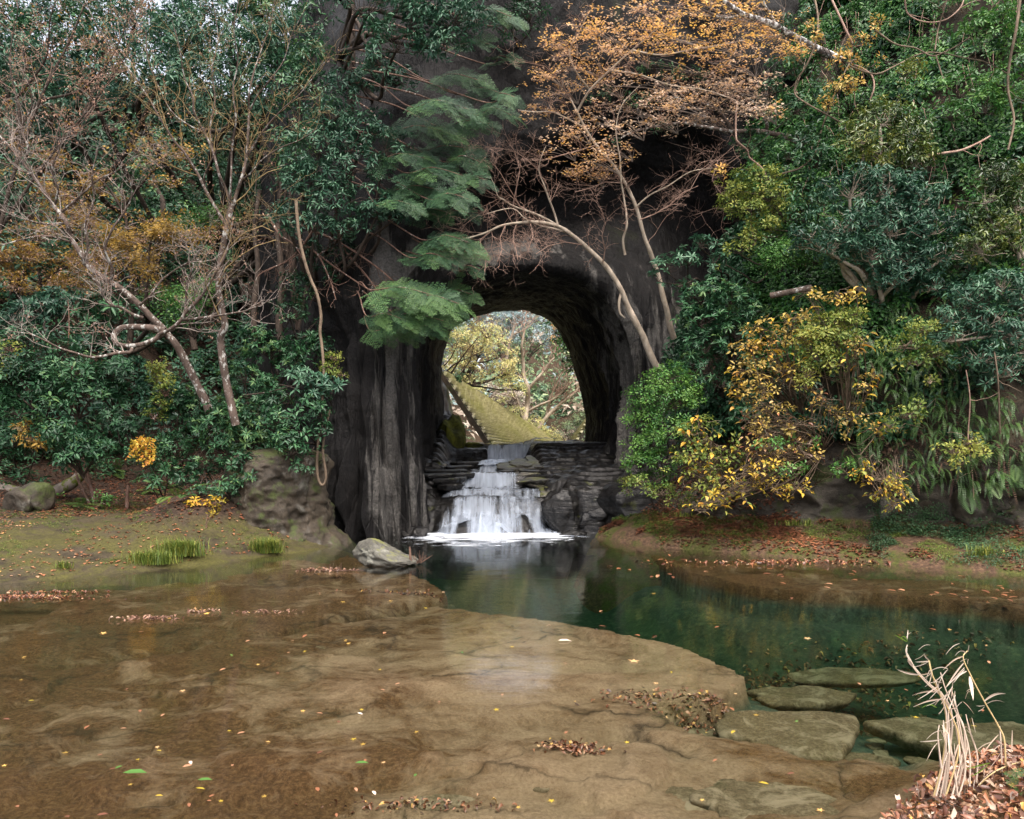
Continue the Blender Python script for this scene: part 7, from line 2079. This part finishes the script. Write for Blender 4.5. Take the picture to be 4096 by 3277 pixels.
def place_leaf(kind, px, py, size, zone):
    p = PZ(px, py, 0.006)
    if drop(p[0], p[1], ('left', 'right', 'bed')) > -0.02: return
    o = bpy.data.objects.new('fallen_leaf', FL[kind][rr.integers(len(FL[kind]))])
    col.objects.link(o)
    o.location = tuple(p); s = size * rr.uniform(.7, 1.25)
    o.scale = (s, s, s); o.rotation_euler = (rr.uniform(-.1, .1), rr.uniform(-.1, .1), rr.uniform(0, 6.28))
    tag(o, f'{kind} leaf afloat {zone}', 'leaf', f'{kind} leaves afloat {zone}')


for q in range(170):
    px, py = rr.uniform(0, 1000), 590 + 228 * rr.random() ** .8
    if px < 420 or rr.random() < .55:
        kind = KINDS_[rr.choice(len(KINDS_), p=WTS)]
        zone = 'over the sandstone ledge on the left' if px < 512 else 'over the right half of the pool'
        place_leaf(kind, px, py, .052 if py > 640 else .08, zone)
for q in range(45):
    px = rr.uniform(600, 1020)
    place_leaf('brown oval', px, 548 + (px - 600) * .068 + rr.uniform(2, 26), .13, 'along the right bank')
for kind, px, py, s, lab in [('green oval', 135, 773, .15, 'long green leaf afloat near the lower left corner'), ('green oval', 205, 780, .09, 'green oval leaf afloat right of the long green one'), ('green oval', 362, 763, .09, 'bright green leaf afloat above the leaf drift at the bottom'),
                             ('orange maple', 634, 661, .13, 'orange maple leaf afloat at the brim of the pale ledge'), ('pale upturned', 565, 641, .16, 'pale leaf afloat in the bright reflection on the ledge')]:
    p = PZ(px, py, .006)
    o = bpy.data.objects.new('fallen_leaf', FL[kind][0]); col.objects.link(o)
    o.location = tuple(p); o.scale = (s, s, s); o.rotation_euler = (0, 0, .2)
    tag(o, lab, 'leaf')


# drifts of sodden leaves: heaps nobody could count
def drift(label_kind, px, py, rx, ry, n, z, size, mat='dead', lift=.03):
    c = PZ(px, py, z)
    O = c + np.stack([rr.normal(0, rx * .5, n), rr.normal(0, ry * .5, n), rr.random(n) * lift], -1)
    zb_ = np.array([drop(x, y, ('bed', 'left', 'right')) for x, y in O[:, :2]]) if z < 0 else np.zeros(n)
    if z < 0: O[:, 2] = zb_ + .01 + rr.random(n) * lift
    g = Geo()
    stamp(g, CL['curl'], O, frames(np.array([0, 0, 1.0]) + rr.normal(size=O.shape) * .4, rr), size * rr.uniform(.6, 1.2, n), np.clip(rr.normal(.33, .25, n), 0, 1), rr)
    gm = Geo()
    k = n // 12
    tm = [(STAR[0] * .08, STAR[1], np.zeros(10))]
    o = g.build(label_kind, M[mat]); o['kind'] = 'stuff'
    stamp(gm, tm, O[:k] + np.array([0, 0, .008]), frames(np.array([0, 0, 1.0]) + rr.normal(size=(k, 3)) * .2, rr), size * rr.uniform(.7, 1.2, k), np.clip(rr.normal(.5, .3, k), 0, 1), rr)
    o = gm.build(label_kind, M['orange']); o['kind'] = 'stuff'


drift('sunken_leaf_litter', 690, 721, .7, .22, 420, -.3, .5)
drift('sunken_leaf_litter', 572, 757, .26, .10, 180, -.17, .45)
drift('sunken_leaf_litter', 425, 809, .6, .07, 110, -.17, .4)
drift('sunken_leaf_litter', 760, 668, 1.8, .6, 700, -.7, .8)
drift('sunken_leaf_litter', 830, 660, 2.4, .5, 700, -.9, .8)
drift('sunken_leaf_litter', 940, 690, 1.2, .5, 300, -.6, .8)
drift('sunken_leaf_litter', 425, 606, 1.2, .12, 150, -.3, .6)
drift('floating_leaf_litter', 20, 598, .9, .10, 500, .004, .5)
drift('floating_leaf_litter', 50, 593, .7, .05, 160, .004, .5)
drift('floating_leaf_litter', 151, 619, .35, .04, 90, .004, .6, 'russet')
drift('floating_leaf_litter', 203, 612, .25, .03, 50, .004, .5, 'russet')
drift('floating_leaf_litter', 265, 613, .42, .025, 60, .004, .5, 'russet')
drift('floating_leaf_litter', 325, 571, .45, .05, 90, .004, .7, 'russet')
drift('floating_leaf_litter', 790, 563, 2.2, .25, 260, .004, .9)
W = Wood()
for k in range(14):
    p0 = PZ(335 + rr.uniform(-8, 8), 571, .01)
    W.add([p0, p0 + np.array([rr.uniform(-.1, .1), rr.uniform(-.05, .05), rr.uniform(.03, .16)])], .006, .003)
for k in range(6):
    p0 = PZ(300 + rr.uniform(0, 40), 571, .01)
    W.add([p0, p0 + np.array([rr.uniform(.2, .5), rr.uniform(-.05, .05), rr.uniform(-.0, .03)])], .006, .003)
W.into(Geo()).solo('floating_twigs', M['bark_red'], 'small raft of reddish twigs afloat left of the boulder', 'twigs', PZ(335, 571))
W = Wood()
for k in range(22):
    p0 = PZ(414 + rr.uniform(-3, 6), 566, .02) + np.array([0, .3, 0])
    W.add([p0, p0 + np.array([rr.uniform(-.08, .22), rr.uniform(-.05, .05), rr.uniform(.0, .22)])], .006, .003)
p0 = PZ(408, 566, .05) + np.array([0, .35, 0]); W.add([p0, p0 + np.array([-.02, 0, .28])], .03, .015)
W.into(Geo()).solo('caught_twigs', M['bark_red'], 'reddish twigs and a stub caught on the right end of the boulder', 'twigs', PZ(412, 566))

# ------------------------------------------------------------------ near bank with leaf pile and dry reeds
rr = np.random.default_rng(515)
n = 10000
xy = np.stack([rr.uniform(2.0, 4.6, n), rr.uniform(2.2, 5.2, n)], -1)
zs = np.array([drop(x, y, ('bed',)) for x, y in xy])
k = zs > -0.03
xy, zs = xy[k], zs[k]
O = np.concatenate([xy, zs[:, None] + rr.uniform(0, .09, (len(xy), 1))], 1)
for mat, lo, hi, nm in [('dead', 0, .8, 'leaf_litter'), ('russet', .8, .96, 'leaf_litter'), ('reed', .96, 1, 'leaf_litter')]:
    u = rr.random(len(O)); s = (u >= lo) & (u < hi)
    g = Geo()
    stamp(g, CL['curl'], O[s], frames(np.array([0, -.3, 1.0]) + rr.normal(size=(s.sum(), 3)) * .75, rr), rr.uniform(.25, .7, s.sum()), np.clip(rr.normal(.42, .25, s.sum()), 0, 1), rr)
    o = g.build(nm, M[mat]); o['kind'] = 'stuff'
W = Wood()
for k in range(60):
    x, y = rr.uniform(2.3, 3.6), rr.uniform(3.3, 4.6)
    z = drop(x, y, ('bed',))
    if z < 0: continue
    a = rr.uniform(0, 6.28); L_ = rr.uniform(.06, .22)
    W.add([(x, y, z + .05), (x + L_ * .5 * math.cos(a), y + L_ * .5 * math.sin(a), z + .09), (x + L_ * math.cos(a), y + L_ * math.sin(a), z + .06)], .003, .002)
o = W.into(Geo()).build('twig_litter', M['bark_dark']); o['kind'] = 'stuff'
fz = thing('green_sprig', 'small bright green feathery sprig in the leaf pile at the lower right corner', 'plant', PZ(1012, 800, .3))
g = Geo(); c = np.array([2.85, 4.05, drop(2.85, 4.05, ('bed',)) + .05])
stamp(g, CL['fir'], np.repeat(c[None], 6, 0) + rr.normal(size=(6, 3)) * .04, frames(np.array([0, -.6, .6]) + rr.normal(size=(6, 3)) * .4, rr), rr.uniform(.06, .12, 6), np.full(6, .8), rr)
g.build('foliage', M['fir'], fz)


def RZ(x, y, Y=4.35):
    return P(850 + x * .1198, 612.5 + y * .1198, Y)


reeds = thing('dry_reeds', 'clump of dry beige reeds with drooping narrow leaves standing by the leaf pile', 'reeds', RZ(850, 1500))
STEMS = [[(700, 1530), (770, 1250), (800, 1000), (790, 800), (700, 560), (660, 400)], [(775, 1540), (820, 1200), (850, 900), (780, 720), (640, 590), (530, 460), (470, 340), (478, 270)], [(800, 1530), (900, 1200), (900, 1000), (830, 830), (740, 640), (680, 500), (655, 395)],
         [(880, 1540), (930, 1300), (900, 1050), (850, 850), (760, 660)], [(960, 1540), (960, 1200), (950, 960), (900, 840), (870, 700)], [(1000, 1450), (1000, 1200), (960, 1000), (905, 850), (845, 640)], [(1300, 1400), (1290, 1080), (1240, 950), (1120, 740), (1010, 530), (945, 380), (980, 320)],
         [(1275, 1450), (1260, 1100), (1250, 950)], [(980, 1540), (1150, 1370), (1290, 1290), (1450, 1240)], [(760, 1300), (735, 1040), (745, 940)], [(790, 1540), (830, 1250), (820, 1050), (770, 960)], [(900, 1530), (860, 1250), (835, 1100), (820, 850), (825, 780)], [(850, 1540), (890, 1380), (945, 1180), (905, 1000)], [(1000, 1540), (1100, 1420), (1210, 1330), (1320, 1290)]]
for s in list(STEMS[:6]) + list(STEMS[9:13]):
    dx = rr.normal(0, 28)
    STEMS.append([(a + dx + rr.normal(0, 8), b) for a, b in s[:-1]])
for k, s in enumerate(STEMS):
    W = Wood(); W.add([RZ(a, b, 4.35 + .05 * math.sin(k * 2.1) + .02 * i) for i, (a, b) in enumerate(s)], .0055, .0028)
    W.into(Geo(), 0.001).build('stem', M['reedgold' if k in (0, 2, 6, 8, 13) else 'reed'], reeds)
RL = [((575, 520), (390, 445), 9), ((520, 450), (480, 360), 10), ((478, 300), (470, 340), 9), ((475, 245), (370, 155), 5, 1), ((480, 240), (425, 190), 6, 1), ((660, 395), (615, 315), 5), ((660, 405), (545, 385), 6), ((655, 410), (535, 425), 6), ((680, 500), (560, 490), 6), ((672, 480), (635, 550), 9), ((745, 610), (640, 650), 8), ((945, 365), (780, 450), 8), ((950, 420), (800, 600), 12), ((975, 490), (810, 590), 10),
      ((955, 460), (830, 560), 9), ((970, 340), (880, 330), 6), ((985, 330), (995, 245), 4), ((1000, 535), (1030, 705), 14), ((1040, 630), (975, 630), 5), ((1120, 740), (1300, 650), 12), ((1125, 775), (1055, 750), 5), ((750, 665), (520, 665), 8), ((770, 725), (530, 760), 9), ((725, 795), (600, 770), 6, 1), ((900, 805), (825, 805), 7), ((740, 610), (565, 700), 6), ((850, 650), (750, 700), 8), ((880, 690), (820, 800), 10), ((910, 840), (780, 900), 5),
      ((770, 1060), (585, 1050), 7), ((730, 1090), (640, 1210), 5), ((1190, 1080), (1020, 1165), 6), ((1240, 1020), (1100, 1170), 6), ((1280, 1100), (1180, 1150), 8), ((1355, 985), (1350, 1150), 5), ((1310, 1180), (1430, 1165), 5), ((1170, 1255), (970, 1280), 9, 1), ((1150, 1275), (1010, 1340), 8, 1), ((1300, 1280), (1420, 1230), 6), ((940, 740), (1035, 820), 3), ((985, 960), (1040, 1070), 4), ((820, 1000), (830, 1150), 9), ((905, 1100), (870, 1200), 8),
      ((910, 1100), (920, 1250), 7), ((830, 1150), (780, 1270), 8), ((790, 700), (700, 760), 6), ((860, 580), (845, 690), 8), ((800, 500), (700, 560), 8), ((820, 470), (670, 465), 5), ((780, 900), (790, 1050), 6), ((770, 940), (830, 990), 7), ((940, 960), (1000, 935), 5), ((1170, 1290), (1180, 1480), 4), ((990, 1380), (980, 1480), 6), ((1120, 1270), (1120, 1380), 5), ((1045, 1400), (1030, 1450), 6), ((560, 1410), (580, 1530), 3), ((840, 640), (760, 740), 7), ((800, 760), (740, 820), 6)]
NL = len(RL)
for e in list(RL):
    for _ in range(int(rr.random() < 0.45)):
        dx, dy = rr.normal(0, 25), rr.normal(0, 60)
        (ax, ay), (bx, by) = e[0], e[1]
        f_ = rr.uniform(.5, .9)
        RL.append(((ax + dx, ay + dy), (ax + dx + (bx - ax) * f_, ay + dy + (by - ay) * f_ + rr.uniform(0, 60)), e[2] * .8))
for k, e in enumerate(RL):
    (ax, ay), (bx, by), w_ = e[0], e[1], e[2]
    a = RZ(ax, ay, 4.35 + .05 * math.sin(k)); b = RZ(bx, by, 4.35 + .05 * math.sin(k) - rr.uniform(.0, .10))
    t = np.linspace(0, 1, 7)[:, None]
    mid = a * (1 - t) + b * t + np.array([0, 0, 1.0]) * (np.sin(math.pi * t) * rr.uniform(-.012, .016)) - np.array([0, 0, .02]) * t ** 2
    dn = nrm(b - a)
    sdv = nrm(np.cross(dn, np.array([0.25 * math.sin(k * 3), 1, .35])))
    wd = w_ * .1198 * 4.35 / F * (1.0 if k < NL else 0.7) * np.array([.45, .8, 1, .95, .8, .5, .05])[:, None]
    V_ = np.stack([mid + sdv * wd, mid + np.array([0, .004, 0]), mid - sdv * wd], 1).reshape(-1, 3)
    f = grid_faces(7, 3)
    o = Geo().add(V_, f, tint=float(rr.uniform(.2, 1))).build('leaf', M['reedgreen' if len(e) > 3 else 'reed'], reeds)
